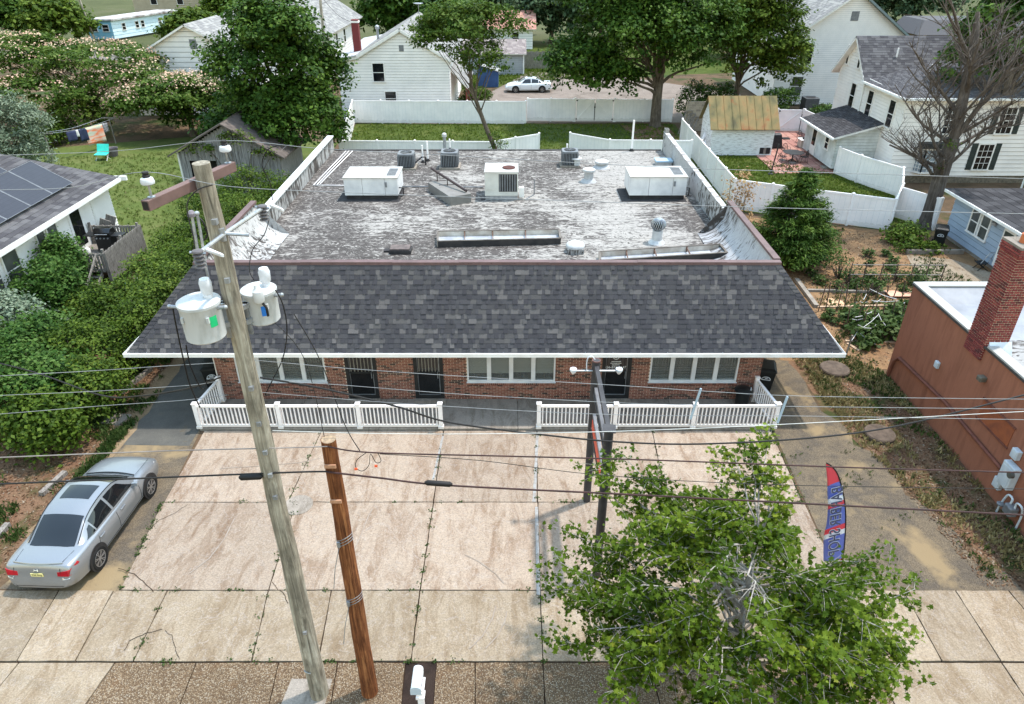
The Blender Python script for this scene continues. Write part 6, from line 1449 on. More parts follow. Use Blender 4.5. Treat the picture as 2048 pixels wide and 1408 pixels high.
shrub('perennial_bush', 'leafy green perennial clump at the foot of the bare tree', gl(1808,485), 1.0, .7, 1.0, 50, 16, .4, .2, g_mid, 160, 'plant'); shrub('perennial_bush', 'low flowering clump in the raised bed by the blue house', gl(1835,503), 1.5, .5, .5, 40, 14, .3, .16, g_hedge, 161, 'plant')
# patio slab by the blue house
sheet('garden_slab', [gl(1812,510)[:2], gl(1905,520)[:2], gl(2000,552)[:2], gl(2010,600)[:2], gl(1860,600)[:2]], m_walk, .03)
mb = MB(); mb.bar(gl(1812,508)+Vector((0,0,.12)), gl(1925,508)+Vector((0,0,.12)), .15, .24); tag(rebase(mb.build('raised_bed_edge', m_board), tuple(gl(1812,508))), 'gray timber edging of the raised bed by the blue house', 'edging')
cart(22.9, 35.9, -.5, 'black wheeled bin beside the blue house wall', .012)
c = gl(1960,540); t = thing('garden_chair', 'overturned dark metal folding chair against the blue house', 'chair', tuple(c)); 
for k, (a, q) in enumerate((((-.3,-.2,0),(.35,.1,.35)),((-.3,.2,0),(.35,.45,.35)),((.3,-.2,0),(-.2,.0,.4)),((.3,.2,0),(-.2,.4,.4)))):
    mb = MB(); mb.tube([c+Vector(a), c+Vector(q)], .02, 6); mb.build('leg', black_metal, t)
mb = MB(); mb.tube([c+Vector((-.1,0,.3)), c+Vector((.2,0,.9)), c+Vector((.6,.2,.9)), c+Vector((.45,.25,.3))], .02, 6); mb.build('backrest', galv, t); mb = MB(); mb.hexa([c+Vector(v) for v in ((-.2,-.1,.3),(.3,0,.32),(.35,.45,.32),(-.15,.4,.3),(-.2,-.1,.33),(.3,0,.35),(.35,.45,.35),(-.15,.4,.33))]); mb.build('seat', black_metal, t)
# ---------------- blue house
bh = thing('blue_house', 'pale blue one storey house with low dark roof at the right edge', 'house', (24.0, 37.2, 0))
W = Wall((24.0,37.3),(24.0,29.5)); siding(bh, W, .2, 2.55, .3, m_side_b, m_side_b)
W2 = Wall((34,37.3),(24.0,37.3)); siding(bh, W2, .2, 2.55, .3, m_side_b, m_side_b)
mb = MB(); mb.box(24.02,34,29.5,37.28,0,.2); mb.build('foundation', m_grayc, bh)
for s_ in (2.15, 3.05): window(bh, W, s_, 1.1, .62, 1.15, None, glass_mid, (1,2))
mb = MB(); W.bx(mb, 4.5, 5.4, .25, 2.2, 0, .05); d_ = mb.build('door', white_paint, bh); mb = MB(); W.bx(mb, 4.6, 5.3, .9, 2.1, .05, .056); mb.build('pane', glass_mid, d_)
p = W.pt(3.75, 2.2, .12); mb = MB(); mb.lathe(p, [(.05,-.1),(.14,-.12),(.13,0),(.04,.04)], 12); mb.build('wall_lamp', galv, bh)
roof_plane(bh, (23.6,37.9,2.55), (23.6,29,2.55), (28.5,29,3.75), (28.5,34,3.75), m_sh_blk, .4, .5, .14, 5)
roof_plane(bh, (34,37.9,2.55), (23.6,37.9,2.55), (28.5,34,3.75), (34,34,3.75), m_sh_blk, .4, .5, .14, 6)
mb = MB(); W.bx(mb, -.5, 8.2, 2.42, 2.56, .38, .46); mb.build('gutter', m_gut, bh)
# second storey block of blue house
W3 = Wall((29.6,40.2),(29.6,30)); siding(bh, W3, 3.4, 6.0, .3, m_side_b, m_side_b); W4 = Wall((29.6,40.2),(40,40.2)); 
roof_plane(bh, (29.1,41,5.9), (29.1,29,5.9), (33.5,29,8.0), (33.5,41,8.0), m_sh_dark, .3, .4, .14, 7)
mb = MB(); mb.tube([(29.45,40.3,5.7),(29.5,40.3,4.8),(29.5,40.3,0.0)], .05, 8); mb.build('downpipe', m_gut, bh)
# ---------------- white house with wing, far right
wh = thing('white_house', 'white clapboard two storey house with dark gable roof, dark shutters and bay window', 'house', (25.2, 47.2, 0))
XW = 25.25
Wl = Wall((XW,58.1),(XW,47.2)); apexS = 58.1-55.6
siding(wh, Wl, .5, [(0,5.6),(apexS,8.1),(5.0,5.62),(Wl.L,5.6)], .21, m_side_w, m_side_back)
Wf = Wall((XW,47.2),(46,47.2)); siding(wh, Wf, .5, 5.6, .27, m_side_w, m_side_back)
mb = MB(); mb.box(XW+.02,46,47.22,58,0,.5); mb.build('foundation', mat('fieldstone', S(120,112,98), S(84,78,70), .9, 7, bump=.5), wh)
mb = MB(); mb.box(45.8,46,47.3,58.1,0,5.6); mb.build('wall', m_side_w, wh)
roof_plane(wh, (46.3,58.7,5.35), (XW-.45,58.7,5.35), (XW-.45,55.6,8.2), (46.3,55.6,8.2), m_sh_dark, .2, .3, .16, 11)
roof_plane(wh, (XW-.45,52.6,5.35), (46.3,52.6,5.35), (46.3,55.6,8.2), (XW-.45,55.6,8.2), m_sh_dark, .2, .3, .16, 12)
roof_plane(wh, (XW-.4,46.8,5.55), (46.3,46.8,5.55), (46.3,53.6,6.7), (29.5,53.6,6.7), m_sh_dark, .22, .32, .15, 13)
roof_plane(wh, (XW-.4,53.3,5.55), (XW-.4,46.8,5.55), (29.5,53.6,6.7), (29.5,53.6,6.7), m_sh_dark, .22, .32, .15, 14)
mb = MB(); mb.box(XW-.5,XW-.38,46.7,53.2,5.42,5.56); mb.box(XW-.5,46.3,46.68,46.8,5.42,5.56); mb.build('gutter', m_gut, wh)
for s_, z_, w_, h_ in ((.95,6.1,.35,1.2),(3.0,6.1,.35,1.2)): window(wh, Wl, s_, z_, w_, h_, None, glass_dark)
for s_ in (3.1, 6.0, 9.3): window(wh, Wl, s_, 3.35, .75, 1.65, None, glass_dark, (1,2))
m_shut = mat('shutter_green', S(50,60,58), S(40,48,48), .6, 4)
window(wh, Wf, 3.2, 3.3, .95, 1.65, None, glass_dark, (3,4)); window(wh, Wf, 6.7, 3.3, .95, 1.6, None, glass_dark, (3,4), m_shut); window(wh, Wf, 6.0, .95, .95, 1.6, None, glass_dark, (3,4), m_shut); window(wh, Wf, 11, 3.3, .95, 1.6, None, glass_dark, (3,4), m_shut)
bay = MB(); s0, s1 = 1.5, 3.7
P0 = [Wf.pt(s0,.75), Wf.pt(s0+.35,.75,.5), Wf.pt(s1-.35,.75,.5), Wf.pt(s1,.75)]
bay.prism([P0[0],P0[1],P0[2],P0[3]], (0,0,.12)); bay.prism([p+Vector((0,0,1.55)) for p in P0], (0,0,.1)); bo = bay.build('bay_window', white_paint, wh)
q = MB(); q.prism([p.lerp((P0[0]+P0[3])/2,.06)+Vector((0,0,.13)) for p in P0], (0,0,1.41)); q.build('pane', mat('bay_glass', S(150,160,168), S(110,120,130), .08, 1.2, 0, .6), bo)
q = MB()
for i in range(3):
    n_ = 4 if i == 1 else 3
    for k in range(n_+1): p = P0[i].lerp(P0[i+1], k/n_)+Vector((0,0,.12)); q.bar(p, p+Vector((0,0,1.43)), .07 if k in (0,n_) else .03, .07 if k in (0,n_) else .03, (0,1,0))
    for k in range(1,6): q.bar(P0[i]+Vector((0,0,.12+1.43*k/6)), P0[i+1]+Vector((0,0,.12+1.43*k/6)), .03, .025)
q.build('muntins', white_paint, bo)
q = MB(); Wf.bx(q, s0-.05, s1+.05, 2.42, 2.75, 0, .6); q.build('awning', mat('awning_dark', S(44,46,46), S(36,38,38), .7), bo)
for (s_, z_) in ((XW+2.0,0),): pass
for (x, y, z) in ((27.4,54.3,7.0),(28.6,51.6,6.3)):
    mb = MB(); mb.tube([(x,y,z-.4),(x,y,z+.55)], .06, 8); mb.build('vent_pipe', vinyl, wh)
mb = MB(); mb.box(32.6,33.4,54.2,55.0,6.6,8.9); mb.build('chimney', m_redb, wh)
mb = MB(); mb.box(32.4,33.6,53.9,54.2,6.5,7.3); mb.build('chimney_flashing', white_paint, wh)
mb = MB(); mb.tube([Wl.pt(4.7,5.5,.08), Wl.pt(4.7,.4,.08)], .05, 6); mb.build('downpipe', m_gut, wh)
# lean-to porch of the white house
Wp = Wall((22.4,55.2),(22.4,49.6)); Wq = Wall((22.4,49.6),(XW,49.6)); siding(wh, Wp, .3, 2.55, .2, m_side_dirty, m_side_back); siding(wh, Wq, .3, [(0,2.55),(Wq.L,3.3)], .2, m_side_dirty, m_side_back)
roof_plane(wh, (22.0,55.5,2.5), (22.0,49.2,2.5), (XW+.05,49.2,3.45), (XW+.05,55.5,3.45), m_sh_blk, .2, .3, .14, 16)
mb = MB(); Wp.bx(mb, 1.4, 2.35, .35, 2.35, 0, .06); dd = mb.build('door', white_paint, wh); mb = MB(); Wp.bx(mb, 1.55, 2.2, 1.0, 2.2, .06, .066); mb.build('pane', glass_dark, dd)
window(wh, Wp, 4.2, 1.35, .55, .8, None, glass_dark)
mb = MB(); mb.box(21.85,21.97,49.1,55.6,2.36,2.5); mb.build('gutter', m_gut, wh)
# ---------------- patio with furniture
sheet('patio_base', [gl(1516,312)[:2], gl(1535,262)[:2], gl(1640,262)[:2], gl(1690,330)[:2], gl(1662,348)[:2], gl(1545,348)[:2]], m_joint, .014)
m_pav = tinted('paver', [(0, K(206,152,138,.6)), (.4, K(194,138,126,.6)), (.8, K(216,166,150,.6))], .9, 20)
poly = [gl(1516,312), gl(1535,262), gl(1640,262), gl(1690,330), gl(1662,348), gl(1545,348)]
mb = MB(); rp = random.Random(3); x = 16.0; pv = []
while x < 26:
    y = 48.0
    while y < 62:
        pv.append((x, y)); y += .42
    x += .62
arr = np.array(pv); ok = inside(poly, arr[:,0]+.3, arr[:,1]+.2)
pat = bpy.data.objects.new('patio', None); COL.objects.link(pat); pat['kind'] = 'structure'
pm_ = MB(); pm_.box(-.3,.3,-.2,.2,0,.05); pme = pm_.mesh('paver'); pme.materials.append(m_pav)
for (x, y), k in zip(pv, ok):
    if k: inst(pme, pat, (x+.3+ (.3 if int(round(y/.42))%2 else 0)*0, y+.2, .012+rp.uniform(0,.004)), None, 'paver', (.97,.95,1))
m_iron = mat('wrought_iron', S(52,50,50), S(40,38,38), .5, 5)
def patio_chair(u, v, rz, label, z=.06):
    c = gl(u, v); t = thing('patio_chair', label, 'chair', (c.x, c.y, z), 'black metal patio chairs', rz)
    q = MB(); q.lathe((0,0,.42), [(.24,0),(.25,.02),(.2,.03)], 16); q.build('seat', m_iron, t, local=True)
    for sx in (-1,1):
        for sy in (-1,1): q = MB(); q.tube([(sx*.17,sy*.17,.42),(sx*.26,sy*.26,0)], .016, 6); q.build('leg', m_iron, t, local=True)
    q = MB(); arc = [(.25*math.cos(a), .22+.02*math.sin(a), .42+.5*math.sin(a)) for a in [math.pi*k/12 for k in range(13)]]; q.tube(arc, .018, 6)
    for k in range(1,6): x = -.25+.5*k/6; q.tube([(x,.22,.42),(x,.23,.42+.5*math.sqrt(max(0,1-(x/.25)**2)))], .009, 4)
    q.build('backrest', m_iron, t, local=True)
    q = MB()
    for sx in (-1,1): q.tube([(sx*.22,.2,.66),(sx*.28,-.02,.66),(sx*.26,-.18,.42)], .014, 5)
    q.build('armrests', m_iron, t, local=True); return t
c = gl(1583,325); t = thing('patio_table', 'round black wrought iron table on the brick patio', 'table', (c.x,c.y,.06)); q = MB(); q.lathe((c.x,c.y,.74), [(.72,0),(.74,.03),(.2,.035)], 28); q.build('tabletop', m_iron, t)
q = MB(); q.tube([(c.x,c.y,.06),(c.x,c.y,.74)], .05, 8); q.build('pedestal', m_iron, t)
for k in range(4): a = k*math.pi/2+.4; q = MB(); q.tube([(c.x,c.y,.3),(c.x+.4*math.cos(a),c.y+.4*math.sin(a),.06)], .022, 6); q.build('foot', m_iron, t)
patio_chair(1562,333,2.0,'black metal patio chair left of the round table'); patio_chair(1582,339,math.pi,'black metal patio chair on the near side of the round table'); patio_chair(1605,327,-1.6,'black metal patio chair right of the round table'); patio_chair(1570,314,.3,'black metal patio chair behind the round table'); patio_chair(1622,303,.2-math.pi*0+.1,'black metal patio chair in front of the white fire pit'); patio_chair(1600,287,.4,'black metal patio chair behind the white fire pit'); patio_chair(1662,308,1.2,'black metal stool-like chair beside the house door')
c = gl(1608,295); t = thing('fire_pit', 'square white fire pit with black burner on the patio', 'fire pit', (c.x,c.y,.06)); q = MB(); q.box(c.x-.45,c.x+.45,c.y-.4,c.y+.4,.06,.62); q.build('body', mat('firepit_cream', S(214,208,196), S(196,190,178), .7), t, bevel=.02); q = MB(); q.box(c.x-.5,c.x+.5,c.y-.45,c.y+.45,.62,.66); q.build('top', white_paint, t); q = MB(); q.lathe((c.x+.05,c.y,.66), [(.3,0),(.28,.1),(.1,.13)], 16); q.tube([(c.x+.2,c.y+.1,.7),(c.x+.2,c.y+.1,1.15)], .07, 8); q.build('burner', m_dark, t)
c = gl(1550,297); t = thing('covered_grill', 'barbecue grill under a black cover next to the yellow-roofed shed', 'grill', (c.x,c.y,.06)); q = MB(); q.hexa([(c.x-.5,c.y-.3,.06),(c.x+.5,c.y-.3,.06),(c.x+.5,c.y+.3,.06),(c.x-.5,c.y+.3,.06),(c.x-.42,c.y-.22,1.15),(c.x+.3,c.y-.22,1.15),(c.x+.3,c.y+.22,1.2),(c.x-.42,c.y+.22,1.2)]); q.build('cover', mat('tarp_black', S(40,40,42), S(56,56,58), .5, 5), t, bevel=.12); q = MB(); q.box(c.x+.4,c.x+.95,c.y-.25,c.y+.25,.75,.82); q.build('side_shelf', m_dark, t)
c = gl(1645,324); t = thing('plant_pot', 'black plant pot on the patio near the house door', 'pot', (c.x,c.y,.06)); q = MB(); q.lathe((c.x,c.y,.06), [(.16,0),(.26,.4),(.28,.4),(.24,.38),(.2,.3)], 18, True, True); q.build('body', m_dark, t)
c = gl(1541,349); t = thing('patio_lamp', 'thin black pole standing at the lawn corner of patio', 'pole', (c.x,c.y,0)); top = A(1558,288,c.y); q = MB(); q.tube([(c.x,c.y,0),top], .05, 8); q.build('shaft', m_iron, t); q = MB(); q.lathe((c.x,c.y,0), [(.22,0),(.2,.08),(.06,.12)], 16); q.build('base', m_iron, t)
for k in range(3): p = gl(1668+4*k,338-6*k); mb = MB(); mb.box(p.x-.9+.25*k,p.x+.6,p.y-.25,p.y+.35,0,.17*(k+1)); tag(rebase(mb.build('door_step', m_board if k else m_grayc), (p.x,p.y,0)), ['lowest step below the lean-to door','middle step below the lean-to door','top step at the lean-to door'][k], 'step', 'door steps')
# condenser behind the gate
c = gl(1616,222); t = thing('condenser', 'square dark condenser behind the patio fence gate', 'air conditioner', (c.x,c.y,0)); q = MB(); q.box(c.x-.65,c.x+.65,c.y-.6,c.y+.6,.1,1.25); q.build('cabinet', mat('cond_dark', S(84,86,88), S(70,72,74), .6, 3), t, bevel=.03); q = MB(); q.lathe((c.x,c.y,1.25), [(.45,0),(.44,.02),(.1,.02)], 20); q.build('fan_grille', m_dark, t)
q = MB()
for k in range(12): x = c.x-.55+1.1*k/11; q.box(x-.02,x+.02,c.y-.63,c.y-.601,.2,1.15)
q.build('louvres', gray_metal, t)
# fences on the right
FH = 1.85
f1 = [gl(1377,300), gl(1474,424)]
privacy_fence('white vinyl fence running back along the right side of the flat roof', [(13.55,58.0),(13.4,41.9)])
privacy_fence('white vinyl fence run facing the camera behind the dark cedar', [(13.4,41.9),(17.3,40.0),(21.3,38.2)], first=False)
privacy_fence('white vinyl fence run turning back beside the bare tree trunk', [(21.3,38.2),(23.0,41.0),(24.6,44.3)], first=False)
privacy_fence('white vinyl fence run from bare tree to the blue house', [(22.6,40.5),(23.9,38.3)], first=False)
privacy_fence('white vinyl fence run curving below the white house lean-to', [(24.6,44.3),(23.2,47.2),(22.6,49.3)], first=False)
privacy_fence('white vinyl fence run right of the yellow-roofed shed', [(20.2,61.4),(22.3,61.6)]); gate('white vinyl gate with black latch behind the patio', (22.4,61.6), (24.3,61.4), FH, 1); privacy_fence('white vinyl fence run between patio gate and the white house', [(24.5,61.4),(25.0,57.6)])
# ---------------- weathered white shed with yellow metal roof
x0, x1, yf, yb = 14.95, 19.6, 54.0, 57.2
sh = thing('garden_shed', 'weathered white clapboard shed with rusty yellow standing seam roof', 'shed', ((x0+x1)/2, yf, 0))
m_peel = mat('peeling_paint', S(220,220,218), S(150,144,138), .9, 6, lo=.5, hi=.68, stretch=(.4,.4,3), bump=.4)
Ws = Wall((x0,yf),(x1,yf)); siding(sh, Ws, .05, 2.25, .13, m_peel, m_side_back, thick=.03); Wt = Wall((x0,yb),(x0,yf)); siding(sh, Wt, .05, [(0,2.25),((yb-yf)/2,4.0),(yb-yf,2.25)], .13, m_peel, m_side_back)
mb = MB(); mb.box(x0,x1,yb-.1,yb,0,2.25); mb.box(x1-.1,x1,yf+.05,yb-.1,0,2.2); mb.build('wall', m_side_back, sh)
def yellowroof():
    n = NT('yellow_metal_roof'); p = n.coord('pos'); f = n.noise(n.coord('pos',(1,.5,.5)), .55, 6, .6, .5); col = n.ramp(f, [(.36, K(180,122,80,.5)), (.45, K(182,154,104,.5)), (.55, K(150,138,94,.5)), (.66, K(92,90,70,.5))]); r = n.noise(p, 1.8, 6, .7); col = n.mix(n.ramp(r, [(.58, 0.0), (.68, .7)]), col, K(184,104,60,.55)); return n.done(col, .75, 0, .2)
m_yr = yellowroof(); ym = (yf+yb)/2
for side_, (ye, sgn) in enumerate(((yf-.35,-1),(yb+.35,1))):
    npan = 9
    for k in range(npan):
        xa, xb_ = x0-.25+(x1-x0+.5)*k/npan, x0-.25+(x1-x0+.5)*(k+1)/npan; mb = MB(); mb.hexa([(xa+.005,ye,1.98),(xb_-.005,ye,1.98),(xb_-.005,ym,4.02),(xa+.005,ym,4.02),(xa+.005,ye,2.02),(xb_-.005,ye,2.02),(xb_-.005,ym,4.06),(xa+.005,ym,4.06)]); pn = mb.build('roof_panel', m_yr, sh)
        if k: mb = MB(); mb.bar((xa,ye,2.035),(xa,ym,4.075), .035, .05); mb.build('seam', m_yr, pn)
mb = MB(); Ws.bx(mb, 3.75, 4.55, .15, .62, .0, .035); hol = mb.build('vent_hole', m_dark, sh); mb = MB(); Ws.bx(mb, 4.05, 4.22, .15, .62, .035, .05); mb.build('loose_board', wood_gray, hol)
# boards leaning against shed and block wall
for k, (a, b2) in enumerate((((1392,304),(1421,247)),((1400,306),(1424,258)),((1408,307),(1430,262)),((1416,306),(1436,262)))):
    p = gl(*a); q = A(*b2, p.y+1.3); mb = MB(); mb.bar(p+Vector((0,0,.02)), q, .22, .05); tag(rebase(mb.build('leaning_board', vinyl), tuple(p)), ['long white board leaning farthest left against the shed','second white board leaning on the shed from the left','third white board leaning on the shed from the left','white board leaning nearest the shed wall'][k], 'board', 'white boards leaning on the shed')
bw = thing('block_wall', 'tan concrete block wall behind the leaning boards', 'wall', tuple(gl(1395,262)))
p0, p1 = gl(1368,262), gl(1412,262); Wb = Wall(p0, (p1.x+1.2, p1.y)); mbk = tinted('block', [(0, S(150,138,120)), (.5, S(166,152,134)), (.9, S(134,122,108))], .95, 20)
mb = MB(); Wb.bx(mb, 0, Wb.L, 0, 2.4, -.2, -.012); mb.build('core', m_mortar, bw); r_ = 0
zz = .01
while zz < 2.35:
    a = -.2 if r_ % 2 else 0
    while a < Wb.L:
        a0, a1 = max(0,a)+.006, min(Wb.L,a+.4)-.006
        if a1-a0 > .05: mb = MB(); Wb.bx(mb, a0, a1, zz, zz+.19, -.1, random.Random(int(a*100)+r_).uniform(0,.012)); mb.build('block', mbk, bw)
        a += .4
    zz += .2; r_ += 1
for k in range(3):
    p = gl(1356+7*k, 268); q = A(1373+6*k, 222+6*k, p.y+.9); mb = MB(); e = Vector((.55,.1,0))
    mb.bar(p, q, .06, .04); mb.bar(p+e, q+e, .06, .04); mb.bar(p, p+e, .06, .04); mb.bar(q, q+e, .06, .04); mb.bar(p.lerp(q,.5), p.lerp(q,.5)+e, .05, .03); tag(rebase(mb.build('window_sash', wood_gray), tuple(p)), ['old window sash leaning leftmost by the block wall','middle old window sash by the block wall','old window sash leaning closest to the block wall'][k], 'sash', 'old sashes')
c = gl(1388,292); mb = MB(); mb.box(c.x-.5,c.x+.5,c.y-.4,c.y+.4,0,.6); tag(rebase(mb.build('storage_box', mat('green_plastic', S(62,98,84), S(52,84,72), .5), None, bevel=.04), (c.x,c.y,0)), 'dark green storage box below the block wall', 'box')
c = gl(1408,285); mb = MB(); mb.hexa([c+Vector(v) for v in ((-.3,0,0),(.4,0,0),(.4,.5,0),(-.3,.5,0),(-.1,.2,1.1),(.3,.1,1.2),(.3,.5,1.0),(0,.5,1.1))]); tag(rebase(mb.build('blue_tarp', mat('tarp_blue', S(48,84,190), S(36,66,160), .5), None, bevel=.06), tuple(c)), 'crumpled blue tarp between block wall and shed', 'tarp')
# ================================================================ left side
lh = thing('neighbour_house', 'white one storey house with dark hipped roof and solar panels at the left edge', 'house', (-21.35, 30, 0))
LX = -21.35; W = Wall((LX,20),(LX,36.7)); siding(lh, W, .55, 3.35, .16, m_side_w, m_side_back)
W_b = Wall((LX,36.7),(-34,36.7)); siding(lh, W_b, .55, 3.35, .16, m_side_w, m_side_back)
mb = MB(); mb.box(-34,LX-.02,20,36.68,0,.55); mb.build('foundation', m_grayc, lh)
for yy, w_, z_, h_ in ((26.6,1.0,1.3,1.7),(28.0,.95,1.3,1.7),(30.3,.55,1.5,1.5),(31.2,.7,1.5,1.5)): window(lh, W, yy-20, z_, w_, h_, None, glass_mid)
mb = MB(); W.bx(mb, 12.6, 13.8, .95, 3.1, 0, .05); dd = mb.build('door', white_paint, lh); mb = MB(); W.bx(mb, 12.78, 13.62, 1.15, 2.95, .05, .056); mb.build('pane', glass_dark, dd)
mb = MB(); W.bx(mb, 14.75, 14.9, .6, 3.3, 0, .05); mb.build('corner_board', white_paint, lh)
sl = .62; ex_ = -20.85; hy = 37.2; t_ = 5.2
R0 = Vector((ex_-t_, hy-t_, 3.4+sl*t_)); R1 = Vector((ex_-t_, 14, 3.4+sl*t_))
roof_plane(lh, (ex_,hy,3.4), (ex_,14,3.4), R1, R0, m_sh_dark, .26, .4, .14, 21)
roof_plane(lh, (-34,hy,3.4), (ex_,hy,3.4), R0, (-34,R0.y,R0.z), m_sh_dark, .26, .4, .14, 22)
mb = MB(); mb.box(ex_-.02,ex_+.12,14,hy-.1,3.2,3.36); mb.build('gutter', m_gut, lh); mb = MB(); mb.box(ex_-1.5,ex_+.35,hy,hy+.14,3.2,3.42); mb.build('gutter', white_paint, lh)
m_sol = NT('solar_cell'); 
def solar():
    n = m_sol; c = n.coord('obj'); b_ = n.add('ShaderNodeTexBrick'); b_.offset = 0; b_.inputs['Scale'].default_value = 1; b_.inputs['Color1'].default_value = S(46,44,52); b_.inputs['Color2'].default_value = S(42,40,48); b_.inputs['Mortar'].default_value = S(34,32,38); b_.inputs['Mortar Size'].default_value = .008; b_.inputs['Brick Width'].default_value = .16; b_.inputs['Row Height'].default_value = .16; n.l(c, b_.inputs[0]); return n.done(b_.outputs[0], .35, 0, .4)
m_sol = solar(); nrm = Vector((sl,0,1)).normalized(); up = Vector((-1,0,sl)).normalized()
def on_roof(a, s): return Vector((ex_, a, 3.4))+up*s+nrm*.12
sp = thing('solar_array', 'black solar panel array mounted on the left house roof', 'solar panels', tuple(on_roof(30,2)))
for (y0, y1, s0, s1) in ((34.2,32.5,.9,2.9),(32.45,30.75,.9,2.9),(30.7,29.0,.9,2.9),(28.95,27.25,.9,2.9),(27.2,25.5,.9,2.9),(32.45,30.75,2.95,4.9),(30.7,29.0,2.95,4.9),(28.95,27.25,2.95,4.9)):
    q = [on_roof(y0,s0), on_roof(y1,s0), on_roof(y1,s1), on_roof(y0,s1)]; mb = MB(); mb.hexa(q+[p+nrm*.035 for p in q]); pn = mb.build('panel', m_sol, sp)
    mb = MB(); hh = nrm*.036
    for k in range(4): mb.bar(q[k]+hh, q[(k+1)%4]+hh, .035, .012)
    mb.build('panel_frame', galv if False else gray_metal, pn)
# deck with grill
dk = thing('wooden_deck', 'weathered gray wooden deck with stairs beside the left house', 'deck', (-19.8, 32, 0))
DX0, DX1, DY0, DY1, DZ = LX+.05, -18.75, 30.4, 34.0, .95
for k in range(18):
    y0 = DY0+(DY1-DY0)*k/18; mb = MB(); mb.box(DX0,DX1,y0+.006,y0+.194,DZ-.04,DZ); mb.build('deck_board', wood_gray, dk)
for (x, y) in ((DX1-.06,DY0+.06),(DX1-.06,DY1-.06),(DX0+.1,DY0+.06),(DX0+.1,DY1-.06),(DX1-.06,32.2),(-20,DY0+.06)):
    mb = MB(); mb.box(x-.05,x+.05,y-.05,y+.05,0,DZ+1.1); mb.build('post', wood_gray, dk)
def pick(p, q, z0, z1, step):
    p, q = Vector((*p,0)), Vector((*q,0)); n = int((q-p).length/step)
    for k in range(n+1): c = p.lerp(q,k/n); mb = MB(); mb.box(c.x-.035,c.x+.035,c.y-.035,c.y+.035,z0,z1+.02*(k%3)); mb.build('picket', wood_gray, dk)
    for zz in (z0+.12, z1-.04): mb = MB(); mb.bar(p+Vector((0,0,zz)), q+Vector((0,0,zz)), .06, .08); mb.build('rail', wood_gray, dk)
pick((DX1+.04,DY0),(DX1+.04,DY1), DZ-.45, DZ+.95, .1); pick((DX0+.9,DY0-.03),(DX1,DY0-.03), DZ, DZ+.9, .14); pick((DX0,DY1+.03),(DX1,DY1+.03), DZ, DZ+.9, .14)
for k in range(5): mb = MB(); mb.box(DX0+1.3,DX0+2.2,DY0-.25*(k+1),DY0-.25*k-.02,DZ-.19*(k+1)-.04,DZ-.19*(k+1)); mb.build('stair_tread', wood_gray, dk)
for x in (DX0+1.28, DX0+2.22): mb = MB(); mb.bar((x,DY0,DZ+.9),(x,DY0-1.4,.9),.06,.08); mb.bar((x,DY0,DZ-.1),(x,DY0-1.4,.05),.05,.2); mb.bar((x,DY0-1.38,0),(x,DY0-1.38,1.0),.08,.08,(0,1,0)); mb.build('stair_rail', wood_gray, dk)
for k in range(2): mb = MB(); mb.bar((LX+.15,34.4+.6*k,.6),(LX+.7,34.5+.6*k,2.0),.5,.05,(0,1,0)); mb.build('screen_board', wood_gray, dk)
gx, gy = -20.0, 33.0; t = thing('gas_grill', 'black gas barbecue grill with side shelves standing on the deck', 'grill', (gx,gy,DZ))
mb = MB(); mb.box(gx-.38,gx+.38,gy-.28,gy+.28,DZ+.1,DZ+.8); mb.build('cabinet', black_metal, t, bevel=.02); mb = MB(); mb.prism([(gx-.4,gy-.3,DZ+.85),(gx-.4,gy-.3,DZ+1.0),(gx-.4,gy-.12,DZ+1.18),(gx-.4,gy+.18,DZ+1.18),(gx-.4,gy+.3,DZ+1.0),(gx-.4,gy+.3,DZ+.85)], (.8,0,0)); mb.build('lid', mat('grill_gloss', S(22,22,24), S(16,16,18), .15, 3, 0, .6), t, bevel=.03)
mb = MB(); mb.box(gx-.95,gx-.41,gy-.27,gy+.27,DZ+.82,DZ+.86); mb.build('side_shelf', black_metal, t); mb = MB(); mb.box(gx+.41,gx+.95,gy-.27,gy+.27,DZ+.82,DZ+.86); mb.build('side_shelf', black_metal, t)
mb = MB(); mb.tube([(gx-.3,gy-.34,DZ+.95),(gx+.3,gy-.34,DZ+.95)], .02, 8); mb.build('handle', chrome_m if False else galv, t)
for k in range(4): mb = MB(); mb.tube([(gx-.27+.18*k,gy-.28,DZ+.74),(gx-.27+.18*k,gy-.33,DZ+.74)], .035, 10); mb.build('knob', galv, t)
mb = MB(); mb.lathe((gx-.75,gy-.6,DZ), [(.14,0),(.16,.05),(.16,.3),(.1,.38),(.04,.4),(.04,.46)], 16); tag(rebase(mb.build('propane_tank', white_paint, None, smooth=True), (gx-.75,gy-.6,DZ)), 'white propane tank beside the gas grill on the deck', 'tank')
rj = random.Random(9)
for k, (nm_, c_) in enumerate((('blue',S(40,130,170)),('orange',S(210,90,40)),('white',S(200,200,196)),('dark gray',S(60,70,90)),('red',S(150,60,60)),('turquoise',S(90,170,180)))):
    p = Vector((-18.5+rj.uniform(-.6,.7), 31.4+rj.uniform(-1.6,1.6), .05)); s_ = rj.uniform(.12,.3)
    mb = MB(); a = rj.uniform(0,3); d1 = Vector((math.cos(a),math.sin(a),rj.uniform(-.1,.3)))*s_; d2 = Vector((-math.sin(a),math.cos(a),rj.uniform(-.1,.3)))*s_*.7; d3 = Vector((0,0,s_*.6)); mb.hexa([p,p+d1,p+d1+d2,p+d2,p+d3,p+d1*.9+d3,p+d1+d2+d3*.8,p+d2+d3]); tag(rebase(mb.build('yard_clutter', mat('clutter_%d' % k, c_, None, .6), None, bevel=.02), tuple(p)), 'crumpled %s item in the pile under the deck' % nm_, 'clutter', 'clutter under the deck')
